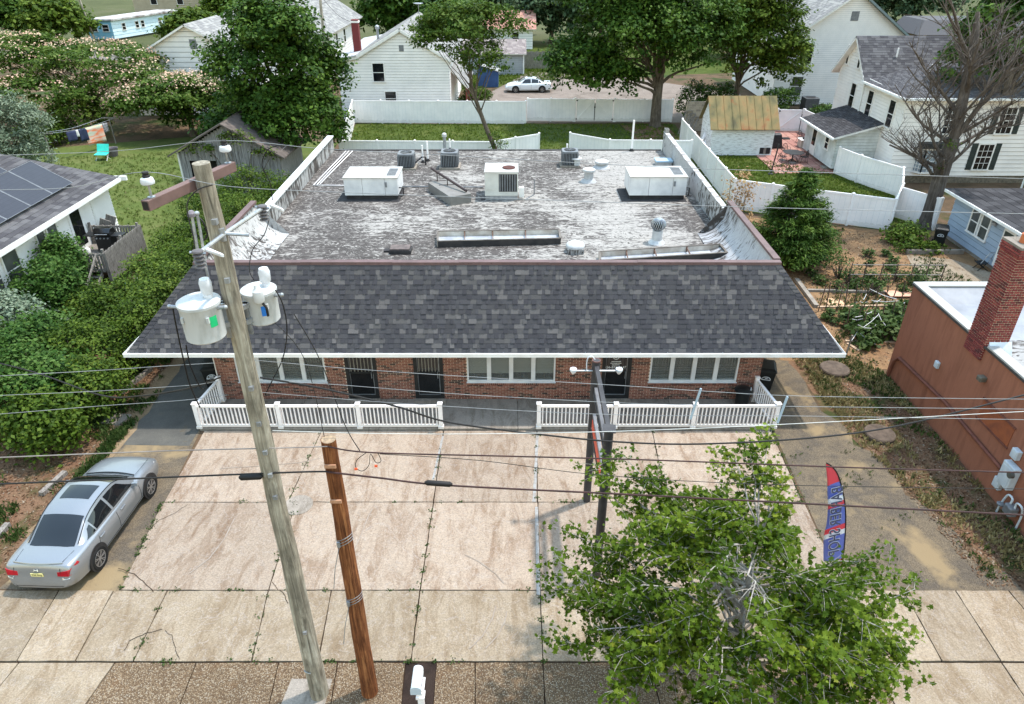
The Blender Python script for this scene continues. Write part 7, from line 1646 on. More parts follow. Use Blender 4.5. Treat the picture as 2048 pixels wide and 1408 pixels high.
# old gray barn
bx0, bx1, by0, by1 = -21.1, -14.7, 45.0, 50.0; bn = thing('old_barn', 'collapsing gray weathered plank barn covered in vines, left of the flat roof', 'barn', ((bx0+bx1)/2, by0, 0))
m_plank = mat('barn_plank', S(158,154,154), S(104,100,100), .95, 4, stretch=(5,5,.35), bump=.6); apx, apz = -17.9, 4.35
rb = random.Random(6); n = 30
for k in range(n):
    x = bx0+(bx1-bx0)*k/n; xm = x+.1; zt = 2.62+(apz-2.62)*(1-abs(xm-apx)/((apx-bx0) if xm < apx else (bx1-apx)))-.08
    spans = [(0,zt)]
    if -20.4 < xm < -18.7: spans = [(0,.9),(2.1,zt)]
    for (a, b_) in spans:
        if b_-a < .1: continue
        mb = MB(); y = by0+rb.uniform(-.015,.015); mb.hexa([(x,y,a),(x+.2,y,a),(x+.2,y+.03,a),(x,y+.03,a),(x+rb.uniform(-.03,.03),y,b_),(x+.2+rb.uniform(-.03,.0),y,b_),(x+.2,y+.03,b_),(x,y+.03,b_)]); mb.build('plank', m_plank, bn)
mb = MB(); mb.box(bx0+.05,bx1-.05,by0+.8,by0+.9,0,2.5); mb.build('interior', m_dark, bn); mb = MB(); mb.box(bx0,bx0+.06,by0+.04,by1,0,2.6); mb.box(bx1-.06,bx1,by0+.04,by1,0,2.6); mb.build('side_wall', m_plank, bn)
mb = MB(); mb.bar((bx0,by0-.03,0),(bx0,by0-.03,2.7),.1,.05,(0,1,0)); mb.build('corner_post', white_paint, bn)
m_barnroof = mat('barn_roof', S(104,94,88), S(80,72,68), .95, 3, bump=.4)
mb = MB(); mb.hexa([(bx0-.5,by0-.4,2.42),(apx,by0-.4,4.4),(apx,by1,4.4),(bx0-.5,by1,2.42),(bx0-.5,by0-.4,2.52),(apx,by0-.4,4.5),(apx,by1,4.5),(bx0-.5,by1,2.52)]); mb.build('roof', m_barnroof, bn)
mb = MB(); mb.hexa([(apx,by0-.4,4.38),(bx1+.4,by0-.4,2.3),(bx1+.4,by1,2.1),(apx,by1,4.3),(apx,by0-.4,4.48),(bx1+.4,by0-.4,2.4),(bx1+.4,by1,2.2),(apx,by1,4.4)]); mb.build('roof', m_barnroof, bn)
mb = MB(); mb.hexa([(-19.8,by0-.3,.0),(-18.6,by0-.35,.0),(-18.6,by0-.3,.0),(-19.8,by0-.25,.0),(-19.9,by0-.15,1.0),(-18.5,by0-.12,1.05),(-18.5,by0-.08,1.05),(-19.9,by0-.1,1.0)]); mb.build('leaning_door', mat('mossy_door', S(170,168,140), S(120,122,96), .9, 4, stretch=(5,5,.5)), bn)
# clothesline
c1, c2 = G(106,322), G(232,287); t = thing('clothesline', 'clothesline on two gray posts across the left yard', 'clothesline', tuple(c1))
for c in (c1, c2): mb = MB(); mb.tube([c, c+Vector((0,0,2.0))], .05, 8); mb.build('post', wood_gray, t); mb = MB(); mb.bar(c+Vector((-.6,0,2.0)), c+Vector((.6,0,2.0)), .08, .08); mb.build('crossbar', wood_gray, t)
mb = MB()
for o_ in (-.5, .5): mb.tube(smooth_pts([c1+Vector((o_,0,2.02)), c1.lerp(c2,.5)+Vector((o_,0,1.8)), c2+Vector((o_,0,2.02))]), .012, 5)
mb.build('lines', galv, t)
def hang(label, f, w, h, m, k):
    a = c1.lerp(c2, f)+Vector((.5,0,1.82)); d_ = (c2-c1).normalized(); mb = MB(); idx = {}
    for i in range(7):
        for j in range(7): p = a+d_*w*(i/6-.5)-Vector((0,0,h*j/6))+Vector((d_.y,-d_.x,0))*.05*math.sin(i*1.3+k)*(j/6); idx[i,j] = len(mb.v); mb.v.append(tuple(p))
    for i in range(6):
        for j in range(6): mb._f([idx[i,j],idx[i+1,j],idx[i+1,j+1],idx[i,j+1]])
    o = mb.build('hanging_laundry', m, None, smooth=True); so = o.modifiers.new('t','SOLIDIFY'); so.thickness = .01; tag(rebase(o, tuple(a-Vector((0,0,h)))), label, 'laundry', 'laundry on the line')
def towelmat():
    n = NT('striped_towel'); w_ = n.add('ShaderNodeTexNoise'); w_.inputs['Scale'].default_value = 2.2; n.l(n.coord('obj',(.3,.3,1.2)), w_.inputs['Vector']); return n.done(n.ramp(w_.outputs[0], [(.35, S(226,196,178)), (.45, S(236,128,84)), (.52, S(206,196,180)), (.62, S(180,196,170)), (.7, S(236,150,110))]), .9, 0, .1)
hang('large orange and cream striped towel on the clothesline', .62, 1.6, 1.35, towelmat(), 0); m_jean = mat('denim', S(52,62,88), S(40,48,70), .9, 4)
hang('dark blue trousers left of the striped towel on the line', .45, .7, .9, m_jean, 1); hang('navy shirt at the left end of the clothesline', .28, .8, .7, mat('navy', S(60,66,96), S(48,54,80), .9), 2); hang('white cloth between the dark garments on the line', .37, .4, .5, white_paint, 3); hang('black and white garment right of the striped towel', .8, .6, .7, mat('bw_cloth', S(70,70,76), S(180,180,184), .9, 8), 4)
c = G(203,322); t = thing('lawn_chair', 'turquoise folding lawn chair on the grass under the clothesline', 'chair', tuple(c)); m_tq = mat('turquoise', S(64,208,190), S(48,186,170), .6)
mb = MB(); mb.hexa([c+Vector(v) for v in ((-.45,0,.42),(.45,-.05,.42),(.45,.5,.46),(-.45,.55,.46),(-.45,0,.45),(.45,-.05,.45),(.45,.5,.49),(-.45,.55,.49))]); mb.build('seat', m_tq, t); mb = MB(); mb.hexa([c+Vector(v) for v in ((-.45,.5,.46),(.45,.45,.46),(.45,.75,1.05),(-.45,.8,1.05),(-.45,.54,.46),(.45,.49,.46),(.45,.79,1.05),(-.45,.84,1.05))]); mb.build('backrest', m_tq, t)
for sx in (-.4,.4): mb = MB(); mb.tube([c+Vector((sx,.0,0)), c+Vector((sx,.5,.46))], .02, 6); mb.tube([c+Vector((sx,.55,0)), c+Vector((sx,.0,.44))], .02, 6); mb.build('leg', white_paint, t)
c = G(212,318)+Vector((.2,.8,0)); t = thing('laundry_basket', 'gray laundry tub just behind the turquoise chair', 'basket', tuple(c)); mb = MB(); mb.lathe(c, [(.3,0),(.42,.6),(.45,.62),(.4,.58),(.28,.05)], 18, True, True); mb.build('body', mat('tub_gray', S(120,110,112), S(100,92,94), .7), t)
# ================================================================ back: fences, centre house, far houses
privacy_fence('white vinyl fence along the back of the rear lawn, left of the gates', [(-14.0,64.8),(-9,64.6),(1.2,64.4)], 1.95)
privacy_fence('white vinyl fence panels just left of the double gate', [(1.4,65.6),(5.5,65.4)], 1.95)
gate('white double gate with diagonal braces in the rear fence', (5.7,65.4), (9.0,65.3), 1.95, 2)
privacy_fence('white vinyl fence from double gate to the big maple', [(9.2,65.3),(14.2,65.2)], 1.95)
privacy_fence('white vinyl fence returning toward the flat roof on the left', [(-14.0,64.8),(-12.3,52.0)], 1.95, first=False)
privacy_fence('low-showing white fence behind the roof edge, left of the gap', [(-12.3,51.2),(-1.5,50.9),(2.0,53.2)], 1.85)
privacy_fence('low-showing white fence behind the roof edge, right of the gap', [(4.3,53.4),(7.0,51.4),(12.8,51.2)], 1.85)
hc = thing('white_house', 'white clapboard house with gray gable roof beyond the rear fence', 'house', (-10.4, 66, 0))
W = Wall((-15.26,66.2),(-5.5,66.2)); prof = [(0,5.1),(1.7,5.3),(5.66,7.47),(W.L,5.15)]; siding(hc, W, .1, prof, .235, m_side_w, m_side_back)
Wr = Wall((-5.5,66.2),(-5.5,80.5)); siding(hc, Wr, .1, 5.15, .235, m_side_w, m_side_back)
mb = MB(); mb.box(-15.2,-5.55,80.3,80.5,0,5.1); mb.box(-15.26,-15.1,66.3,80.4,0,5.1); mb.build('wall', m_side_w, hc)
roof_plane(hc, (-5.15,66.0,4.98), (-5.15,80.8,4.98), (-9.6,80.8,7.62), (-9.6,66.0,7.62), m_sh_gray, .24, .34, .14, 31); roof_plane(hc, (-13.6,80.8,5.42), (-13.6,66.0,5.42), (-9.6,66.0,7.62), (-9.6,80.8,7.62), m_sh_gray, .24, .34, .14, 32)
mb = MB(); mb.hexa([(-15.5,65.9,5.0),(-13.5,65.9,5.35),(-13.5,80.8,5.35),(-15.5,80.8,5.0),(-15.5,65.9,5.14),(-13.5,65.9,5.48),(-13.5,80.8,5.48),(-15.5,80.8,5.14)]); mb.build('flat_roof', m_memb3, hc)
mb = MB()
for (a, b_) in (((0,5.0),(1.7,5.22)),((1.7,5.22),(5.66,7.40)),((5.66,7.40),(9.9,4.95))): mb.bar(W.pt(a[0],a[1]+.02,.22), W.pt(b_[0],b_[1]+.02,.22), .06, .2)
mb.build('bargeboard', white_paint, hc)
window(hc, W, 3.55, 3.3, .95, 1.45, None, glass_dark); window(hc, W, 4.45, 1.25, .95, 1.15, None, glass_dark)
mb = MB(); W.bx(mb, 5.5, 5.9, 5.75, 6.25, 0, .05); mb.build('gable_vent', gray_metal, hc)
ch2 = MB(); ch2.box(-14.2,-13.6,68.7,69.3,5.2,8.0); cc_ = ch2.build('chimney', m_redb, hc); ch2 = MB(); ch2.box(-14.25,-13.55,68.65,69.35,7.75,7.9); ch2.build('chimney_band', white_paint, cc_)
mb = MB(); mb.tube([(-12.5,72,5.4),(-12.5,72,6.9)], .12, 8); mb.lathe((-12.5,72,6.9), [(.2,0),(.2,.25),(.05,.35)], 12); mb.build('flue', galv, hc)
mb = MB(); mb.lathe((-9.5,80.0,8.3), [(.02,0),(.3,.05),(.5,.16),(.49,.17),(.28,.07)], 16); mb.tube([(-9.5,80,7.6),(-9.5,80,8.3)], .03, 6); mb.build('satellite_dish', galv, hc)
roof_plane(hc, (-3.9,67.2,2.5), (-3.9,76,2.5), (-5.45,76,4.1), (-5.45,67.2,4.1), m_sh_gray, .24, .34, .1, 33, name='porch_roof')
for yy in (67.5, 71, 75): mb = MB(); mb.box(-4.2,-4.05,yy-.07,yy+.07,0,2.5); mb.build('porch_post', mat('porch_red', S(130,70,62), S(110,58,52), .8), hc)
# left rear houses
ha = thing('white_cottage', 'white wide-boarded gable end house half hidden by the big dark maple', 'house', (-28.6, 68, 0))
W = Wall((-34.4,68),(-22.8,68)); siding(ha, W, 0, [(0,4.7),(5.83,7.6),(W.L,4.7)], .42, m_side_w, m_side_back); roof_plane(ha, (-34.9,82,4.45), (-34.9,67.6,4.45), (-28.57,67.6,7.75), (-28.57,82,7.75), m_sh_gray, .3, .4, .16, 41); roof_plane(ha, (-22.3,67.6,4.45), (-22.3,82,4.45), (-28.57,82,7.75), (-28.57,67.6,7.75), m_sh_gray, .3, .4, .16, 42)
mb = MB(); mb.box(-22.9,-22.8,68,82,0,4.7); mb.box(-34.4,-34.3,68,82,0,4.7); mb.build('side_wall', m_side_w, ha); mb = MB(); W.bx(mb, 5.9, 6.5, 5.7, 6.5, 0, .05); mb.build('gable_vent', gray_metal, ha)
hb = thing('white_farmhouse', 'long white two storey house with gray roof behind the brick chimney', 'house', (-20.9, 84, 0))
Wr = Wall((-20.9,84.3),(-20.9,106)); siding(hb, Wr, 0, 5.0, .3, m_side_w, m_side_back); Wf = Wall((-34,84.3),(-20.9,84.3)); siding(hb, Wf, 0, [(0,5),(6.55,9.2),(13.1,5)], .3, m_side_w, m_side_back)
roof_plane(hb, (-20.3,83.7,4.8), (-20.3,106.5,4.8), (-27.45,106.5,9.4), (-27.45,83.7,9.4), m_sh_gray, .3, .4, .16, 43); roof_plane(hb, (-34.6,106.5,4.8), (-34.6,83.7,4.8), (-27.45,83.7,9.4), (-27.45,106.5,9.4), m_sh_gray, .3, .4, .16, 44)
for s_ in (3, 7.5, 12, 17): window(hb, Wr, s_, 2.9, 1.0, 1.4, None, glass_dark)
p = G(672,215); 
up_ = thing('utility_pole', 'distant slim brown utility pole beside the white house chimney', 'utility pole', (-18.2,74,0)); mb = MB(); mb.tube([(-18.2,74,0),(-17.9,74,10.8)], [.17,.12], 10); mb.build('shaft', m_pole, up_); mb = MB(); mb.bar((-18.9,74,10.1),(-17,74,10.1), .1, .12); mb.build('crossarm', m_pole, up_)
for k, (q, lab) in enumerate((((-13.6,69.2,7.6),'sagging service wire from distant pole to the brick chimney house'), ((-20.5,86,5.6),'sagging service wire from distant pole to the farmhouse eave'), ((-14,80,12),'service wire from distant pole rising to the upper right'))): wire3(lab, [Vector((-17.95,74,9.6-.4*k)), (Vector((-17.95,74,9.6-.4*k))+Vector(q))/2-Vector((0,0,.6)), Vector(q)], .016, m_wblk, group='distant service wires')
# garage, fence, small sheds behind the gravel lot
gg = thing('gray_garage', 'small gray sided garage with brown roof behind the white car', 'garage', (-2, 90, 0)); W = Wall((-6.5,90),(1.35,90)); siding(gg, W, 0, 2.45, .2, mat('siding_gray', S(164,164,164), S(150,150,150), .7, 1), m_side_back); Wr = Wall((1.35,90),(1.35,95)); siding(gg, Wr, 0, [(0,2.45),(2.5,3.5),(5,2.45)], .2, MATS['siding_gray'], m_side_back)
m_sh_br = sh_mat('shingle_brown', K(150,138,134,.8), K(134,122,120,.8), K(164,152,146,.8)); roof_plane(gg, (-6.8,89.6,2.35), (1.7,89.6,2.35), (1.7,92.5,3.65), (-6.8,92.5,3.65), m_sh_br, .24, .34, .12, 51); mb = MB(); mb.box(1.3,1.45,89.9,90.05,0,2.4); mb.build('corner_board', white_paint, gg)
wf = thing('wood_fence', 'weathered gray board fence behind the garage and white car', 'fence', (-8, 94.5, 0)); k = 0; x = -14
while x < 12:
    mb = MB(); h_ = 2.0+.06*math.sin(k*1.7); mb.box(x,x+.17,94.4+.02*(k%2),94.43+.02*(k%2),0,h_); mb.build('board', wood_gray, wf); x += .19; k += 1
for zz in (.4,1.6): mb = MB(); mb.box(-14,12,94.46,94.53,zz,zz+.1); mb.build('rail', wood_gray, wf)
bs = thing('blue_shed', 'small dark blue shed with sloping roof behind the slim tree', 'shed', (-2.6, 82, 0)); m_bl = mat('blue_boards', S(62,90,134), S(52,78,118), .7, 2); mb = MB(); mb.hexa([(-3.7,82,0),(-1.5,82,0),(-1.5,84,0),(-3.7,84,0),(-3.7,82,2.3),(-1.5,82,1.6),(-1.5,84,1.6),(-3.7,84,2.3)]); mb.build('wall', m_bl, bs); mb = MB(); mb.hexa([(-3.9,81.8,2.36),(-1.3,81.8,1.54),(-1.3,84.2,1.54),(-3.9,84.2,2.36),(-3.9,81.8,2.44),(-1.3,81.8,1.62),(-1.3,84.2,1.62),(-3.9,84.2,2.44)]); mb.build('roof', m_sh_gray, bs)
for k in range(8): mb = MB(); x = -3.68+.275*k; mb.box(x,x+.25,81.97,81.995,0,2.25-.087*k-.08); mb.build('board', m_bl, bs)
# back-right white house with big gable
hr = thing('tall_white_house', 'tall white narrow-boarded gable house behind the yellow-roofed shed', 'house', (31, 72, 0))
W = Wall((25.2,72),(37.8,72)); siding(hr, W, .2, [(0,5.6),(6.3,9.95),(W.L,5.6)], .17, m_side_w, m_side_back); roof_plane(hr, (38.4,71.5,5.3), (38.4,86,5.3), (31.5,86,10.15), (31.5,71.5,10.15), mat('green_gray_roof', S(112,122,124), S(96,106,108), .8, 3) if False else m_sh_gray, .3, .4, .18, 61, mat('trim_green', S(124,138,140), S(108,122,124), .7)); roof_plane(hr, (24.6,86,5.3), (24.6,71.5,5.3), (31.5,71.5,10.15), (31.5,86,10.15), m_sh_gray, .3, .4, .18, 62)
Wl2 = Wall((25.2,86),(25.2,72)); siding(hr, Wl2, .2, 5.6, .2, m_side_w, m_side_back)
window(hr, W, 2.6, 3.9, 1.0, 1.7, None, glass_dark); window(hr, W, 2.2, 1.0, 1.0, 1.7, None, glass_mid); window(hr, W, 8.5, 4.0, 1.0, 1.6, None, glass_dark); mb = MB(); W.bx(mb, 6.0, 6.7, 7.6, 8.4, 0, .05); mb.build('gable_vent', gray_metal, hr)
# far left: trailer, tan house, gazebo on the right
tr = thing('blue_trailer', 'pale blue mobile home with patched white roof in the far left', 'mobile home', (-62, 121, 0)); W = Wall((-66.2,121),(-62.3,121)); Wr = Wall((-62.3,121),(-58,137)); m_tb = mat('trailer_blue', S(140,190,214), S(120,172,200), .6, 1); m_tb2 = mat('trailer_pale', S(206,224,232), S(190,210,222), .6, 1)
siding(tr, W, .3, 2.9, .5, m_tb, m_tb); siding(tr, Wr, .3, 2.9, .5, m_tb2, m_tb2); mb = MB(); P4 = [Vector((-66.4,120.7,2.9)), Vector((-62,120.7,2.9)), Vector((-57.6,137.2,2.9)), Vector((-62,137.2,2.9))]; mb.hexa(P4+[p+Vector((0,0,.25)) for p in P4]); mb.build('roof', mat('trailer_roof', S(206,204,202), S(120,108,104), .8, .8), tr)
for s_ in (1.1,2.9): window(tr, W, s_, 1.4, .9, .9, None, glass_dark)
for s_ in (2.5,5.5,6.8,11): window(tr, Wr, s_, 1.4, .7, .9, None, glass_dark)
mb = MB(); Wr.bx(mb, 12.4, 13.4, .3, 2.5, 0, .06); mb.build('door', mat('trailer_door', S(110,96,88), S(90,80,74), .7), tr)
th = thing('tan_house', 'tan sided house with white windows at the top left edge', 'house', (-55, 150, 0)); W = Wall((-72,150),(-44,150)); siding(th, W, 0, 6, .35, mat('siding_tan', S(176,162,140), S(162,148,128), .7, 1), MATS['siding_tan']); roof_plane(th, (-73,149,5.8), (-43,149,5.8), (-43,156,8.5), (-73,156,8.5), m_sh_gray, .5, .6, .2, 71)
for s_ in (4,9,14,20,25): window(th, W, s_, 3.0, 1.1, 1.8, None, glass_dark)
mb = MB(); mb.tube([(-60.5,112,0),(-61.5,112,9)], [.16,.12], 8); tag(rebase(mb.build('utility_pole', m_pole), (-60.5,112,0)), 'dark slim utility pole standing before the blue mobile home', 'utility pole'); mb = MB(); mb.tube([(-72,104,0),(-73,104,10)], [.18,.13], 8); tag(rebase(mb.build('utility_pole', m_pole2), (-72,104,0)), 'reddish brown utility pole among the trees at far upper left', 'utility pole')
gz = thing('porch_pavilion', 'white posted porch with dark roof at the upper right beyond houses', 'porch', (60, 104, 0))
for x in (55,59,63,67): mb = MB(); mb.box(x-.15,x+.15,102.8,103.1,0,3); mb.build('post', white_paint, gz)
mb = MB(); mb.hexa([(53.5,102,3),(69,102,3),(69,110,3),(53.5,110,3),(55,104,4.6),(68,104,4.6),(68,110,4.6),(55,110,4.6)]); mb.build('roof', m_sh_dark, gz); mb = MB(); mb.box(54,68.5,107,110,0,3); mb.build('wall', mat('porch_wall', S(170,170,166), S(120,116,110), .8, 1), gz); mb = MB(); mb.box(54,68.5,102.7,102.85,.6,.7); mb.build('railing', white_paint, gz)
fh = thing('far_cottage', 'small pale house with reddish roof glimpsed behind the slim tree', 'house', (-3,112,0)); W = Wall((-6,112),(3,112)); siding(fh, W, 0, 2.8, .35, m_side_w, m_side_back); roof_plane(fh, (-6.5,111.5,2.7), (3.5,111.5,2.7), (3.5,116,4.8), (-6.5,116,4.8), sh_mat('shingle_red', K(190,140,124,.8), K(170,120,108,.8), K(200,156,140,.8)), .4, .5, .15, 81); window(fh, W, 3, 1, .9, 1.2); window(fh, W, 6.5, 1, .9, 1.2)
# ================================================================ trees and shrubs
# street maple in the foreground: long ascending branches carrying leafy twigs
def street_maple():
    rng = np.random.default_rng(42); base = Vector((4.45, 9.3, 0)); t = thing('street_tree', 'young green maple growing at the kerb in the right foreground', 'tree', tuple(base))
    mb = MB(); top = base+Vector((.15,.2,2.3)); lead = [base, base+Vector((.03,.05,1.0)), top, base+Vector((.2,.45,3.4)), base+Vector((.3,.7,4.6))]; LP = smooth_pts(lead, 4); mb.tube(LP, [.13-.0062*k for k in range(len(LP))], 12)
    P = []; N = []; T = []; tw = MB(); C = Vector((4.35, 9.45, 2.75)); tips = []
    def leafy(p, q, n, spread, tone):
        for k in range(n):
            f = rng.random()**.8; c = np.array(p.lerp(q, f))+rng.normal(size=3)*spread*np.array([1,1,.8]); P.append(c); N.append(np.array([0,0,.75])+rng.normal(size=3)*.5); T.append(tone*.5+.4*rng.random())
    for tip in ((1185,925,4.6),(1240,905,4.8),(1290,960,4.8),(1210,985,4.2),(1500,905,5.6),(1535,880,5.7),(1465,905,5.6),(1560,960,5.2),(1830,1178,3.1),(1780,1140,3.3),(1085,1165,3.2),(1075,1275,2.9),(1130,1060,3.8),(1110,1120,3.5),(1780,1290,3.0),(1740,1380,3.0)): tips.append(G(*tip))
    while len(tips) < 112:
        d = rng.normal(size=3); d /= np.linalg.norm(d)
        if d[2] < -.12: continue
        r_ = .72+.3*rng.random(); q = C+Vector((d[0]*3.4*r_, d[1]*3.1*r_, d[2]*2.7*r_)); e = q-Vector((0,0,H)); zc = e.y*CT-e.z*ST; u = 1024+FPX*e.x/zc; v = 704-FPX*(e.y*ST+e.z*CT)/zc
        if (u > 1590 and v < 1090) or v < 895: continue
        tips.append(q)
    for q in tips:
        hz = max(.9, min(4.3, q.z-.35*(Vector((q.x-base.x,q.y-base.y,0))).length-.3)); k = min(range(len(LP)), key=lambda i: abs(LP[i].z-hz)); src = LP[k]; L = (q-src).length
        pts = limb(mb, src, q, .014+.006*L, .006, rng, .10, 5, 6); tone = rng.random(); dv = (q-src).normalized(); dead = rng.random() < .05; az = math.atan2(dv.y, dv.x)
        for j in range(int(7+L*4.2)):
            g_ = .34+.66*rng.random(); i = min(4,int(g_*5)); s = pts[i].lerp(pts[i+1], g_*5-i); a2 = az+rng.normal()*1.0; e2 = rng.normal()*.35+.12; l2 = .25+.4*rng.random(); s2 = s+Vector((math.cos(a2)*math.cos(e2), math.sin(a2)*math.cos(e2), math.sin(e2)))*l2
            tw.tube([s, s.lerp(s2,.5)+Vector((0,0,.03)), s2], [.005,.004,.0025], 4)
            if not dead: leafy(s, s2, int(11+12*rng.random()), .065, tone)
        if not dead: leafy(pts[3], q+dv*.15, 20, .10, tone)
    mb.build('trunk', m_bark_pale, t, smooth=True); tw.build('twigs', m_bark_pale, t)
    P = np.array(P); me = leaf_mesh('crown', P-np.array(base), np.array(N), .094*(.6+.8*rng.random(len(P))), MAPLE, np.array(T), rng, g_maple); link(bpy.data.objects.new('crown', me), t)
street_maple()
tree('maple_tree', 'large dense dark green maple towering behind the old gray barn', (-16.2,50.5,0), 4.5, .35, [(-15.6,50,6.4,4.2,3.6,4.0),(-14.6,49.2,3.8,3.6,3,2.6),(-17.6,50,3.6,2.8,2.5,2.6),(-15.2,50,9.2,3.0,2.8,2.4),(-13.4,48.6,4.2,2.0,1.6,1.6)], 1250, 34, .62, .27, g_dark, 1, shell=.35)
tree('maple_tree', 'big dark maple at the rear fence with a thick trunk', (12.5,63.6,0), 4.5, .48, [(10.5,63.5,7.4,5.6,4.5,3.8),(5.6,62.5,5.2,2.8,2.6,2.6),(14.5,64,7.6,4.5,4,4.0),(9,63,10.5,5,4,2.6),(8.2,62.0,4.2,3.2,2,1.4)], 1350, 34, .75, .31, g_dark, 2, shell=.35)
tree('maple_tree', 'olive green maple standing between rear maple and white house', (20.5,68,0), 4, .3, [(21.5,66,6.6,3.6,3.2,4.0),(23.4,65.2,4.6,2.2,2,2.4),(18.3,66.5,8.4,3.4,3,3.2),(20.5,66,10.2,3.4,3,2.0)], 900, 32, .62, .29, g_mid, 3, shell=.35)
tree('slim_tree', 'slim leaning tree with airy crown between the roof and the center house', (-.5,49.3,0), 6.0, .17, [(-3.4,49.3,9.3,2.6,2.2,1.9),(-2.0,49.4,7.6,1.7,1.5,1.3),(-4.8,49.2,8.6,1.6,1.4,1.0),(-1.2,49.5,9.6,1.6,1.4,1.3)], 420, 24, .42, .2, g_light, 4, lean=(-2.3,.3), bark_m=m_bark, limbs=14)
shrub('trunk_sprouts', 'leafy sprouts around the foot of the slim leaning tree', (-.9,49.2,0), .7,.5,3.0, 40, 14, .3, .14, g_mid, 5)
# silk trees with pink blossom
def silk(label, base, blobs, seed, h):
    t = tree('silk_tree', label, base, h, .22, blobs, 640, 30, .75, .27, g_light, seed, flat=.28, low=.2, limbs=34, group='pink blossomed silk trees')
    rng = np.random.default_rng(seed+500); P, Nn, ti, CC = clump_points(rng, [(b[0],b[1],b[2]+.25,b[3],b[4],b[5]) for b in blobs], 260, 9, .6, .8, .25, .75); me = leaf_mesh('blossom', P-np.array(base), Nn, .15*(.7+.6*rng.random(len(P))), MAPLE, ti, rng, g_blossom); link(bpy.data.objects.new('blossom', me), t)
silk('wide silk tree covered in pale pink blossom at the upper left', (-36,64,0), [(-36,64,4.9,6.5,4.5,2.0),(-42,65,5.4,5,4.5,1.9),(-31.5,61.5,3.6,4.2,3.2,1.6),(-38,60,3.2,5,3,1.5)], 6, 3.2)
silk('smaller silk tree with pink blossom beside the white-boarded cottage', (-26.5,60,0), [(-26.3,60,3.4,3.4,2.6,1.5),(-29.5,59.5,2.8,2.6,2.2,1.3)], 7, 2.2)
tree('silver_shrub_tree', 'silvery gray-green evergreen at the left edge behind the solar roof', (-33,47,0), 2.5, .2, [(-32.4,46.5,3.6,2.4,2.2,2.4),(-34.8,46,4.6,3,2.6,2.6),(-31.4,46.2,1.8,1.6,1.6,1.4)], 620, 34, .38, .22, g_silver, 8, shape=BLADE*np.array([1,3,1]), flat=.8)
for i, (x, y, rx, ry, rz, lab) in enumerate(((-35.5,60,2.6,2,3.4,'round dark green bush behind the clothesline on the left'), (-26,60.5,2.8,2,3.4,'dark green bush in the shade under the silk trees'), (-21,58,2.4,2.2,4.0,'leafy sumac-like bush left of the old barn'), (-37,57,1.5,1.2,1.9,'low green bush at the far end of the clothesline'))):
    shrub('bush', lab, (x,y,0), rx, ry, rz, 150, 26, .55, .24, [g_mid,g_dark,g_mid,g_hedge][i], 20+i)
# honeysuckle hedge along the driveway, built as separate bushes
hs = [(-14.6,20.6,1.2,1.3,1.9),(-15.6,22.6,1.7,1.4,2.3),(-14.4,24.0,1.1,1.5,2.5),(-14.3,26.6,1.3,1.6,2.9),(-16.2,26.4,1.6,1.5,2.3),(-14.5,29.4,1.5,1.7,2.8),(-16.4,30.0,1.3,1.6,2.0),(-14.6,32.6,1.5,1.8,2.7),(-16.8,33.6,1.2,1.5,1.9),(-14.2,36,1.5,1.9,2.7),(-16.4,37.4,1.7,1.7,2.6),(-13.2,39.8,1.3,2,2.6),(-15.6,41,2.0,1.7,2.7)]
labs = ['nearest low green bush of the driveway hedge','second bush of the driveway hedge, set back left','bush of the driveway hedge level with the left gutter end','tall bush of the driveway hedge beside the mansard corner','broad bush left of the mansard corner in the hedge','hedge bush beside the front of the left parapet return','hedge bush in front of the deck clutter','hedge bush right of the wooden deck','low hedge bush just beside the deck posts','hedge bush beside the middle of the left parapet','hedge bush behind the tall pole, left of the parapet','hedge bush below the old barn at the parapet','broad hedge bush in front of the old barn wall']
for i, (x, y, rx, ry, rz) in enumerate(hs): shrub('hedge_bush', labs[i], (x,y,0), rx, ry, rz, 170, 26, .36, .125, g_hedge if i % 3 else g_mid, 40+i, 'bush', 'hedge bushes along the driveway')
bs_ = [(-16.3,19.8,1.9,1.6,2.6,'large bush at the left edge above the parked sedan'),(-15.0,18.4,1.2,1.0,1.9,'smaller bright bush just behind the parked sedan'),(-18.2,21.4,1.8,1.5,2.6,'bush at the left edge behind the large one'),(-17.9,23.6,1.6,1.4,2.0,'bush left of the driveway hedge near the path'),(-19.9,24.5,1.7,1.6,2.4,'gray-green bush below the left house windows'),(-19.8,27.6,1.3,1.4,2.6,'loose gray-green bush by the deck stairs'),(-20.4,30.0,.9,1.0,2.7,'tall bush against the left house wall'),(-17.6,27.2,1.3,1.0,1.4,'low bush between deck stairs and hedge')]
for i, (x, y, rx, ry, rz, lab) in enumerate(bs_): shrub('bush', lab, (x,y,0), rx, ry, rz, 210, 28, .4, .15, [g_bush,g_hedge,g_bush,g_bush,g_silver,g_bush,g_bush,g_mid][i], 60+i)
shrub('vine_cover', 'green vine creeping over the roof edge of the old barn', (-17.4,44.9,0), 1.2,.3,.6, 50, 16, .3, .16, g_mid, 80, 'vine', None, DIAMOND, [(-17.2,44.7,3.5,1.3,.3,.55),(-19.3,44.7,2.9,1.0,.25,.35),(-15.6,44.7,2.6,.9,.3,.4)])
shrub('dry_shrub', 'half bare brownish shrub by the right parapet', (11.4,34.6,0), .9,.9,4.4, 60, 12, .3, .14, leafmat('dry_leaf', [(0, S(110,84,56)), (.5, S(150,118,80)), (1, S(180,160,120))], .2), 81)
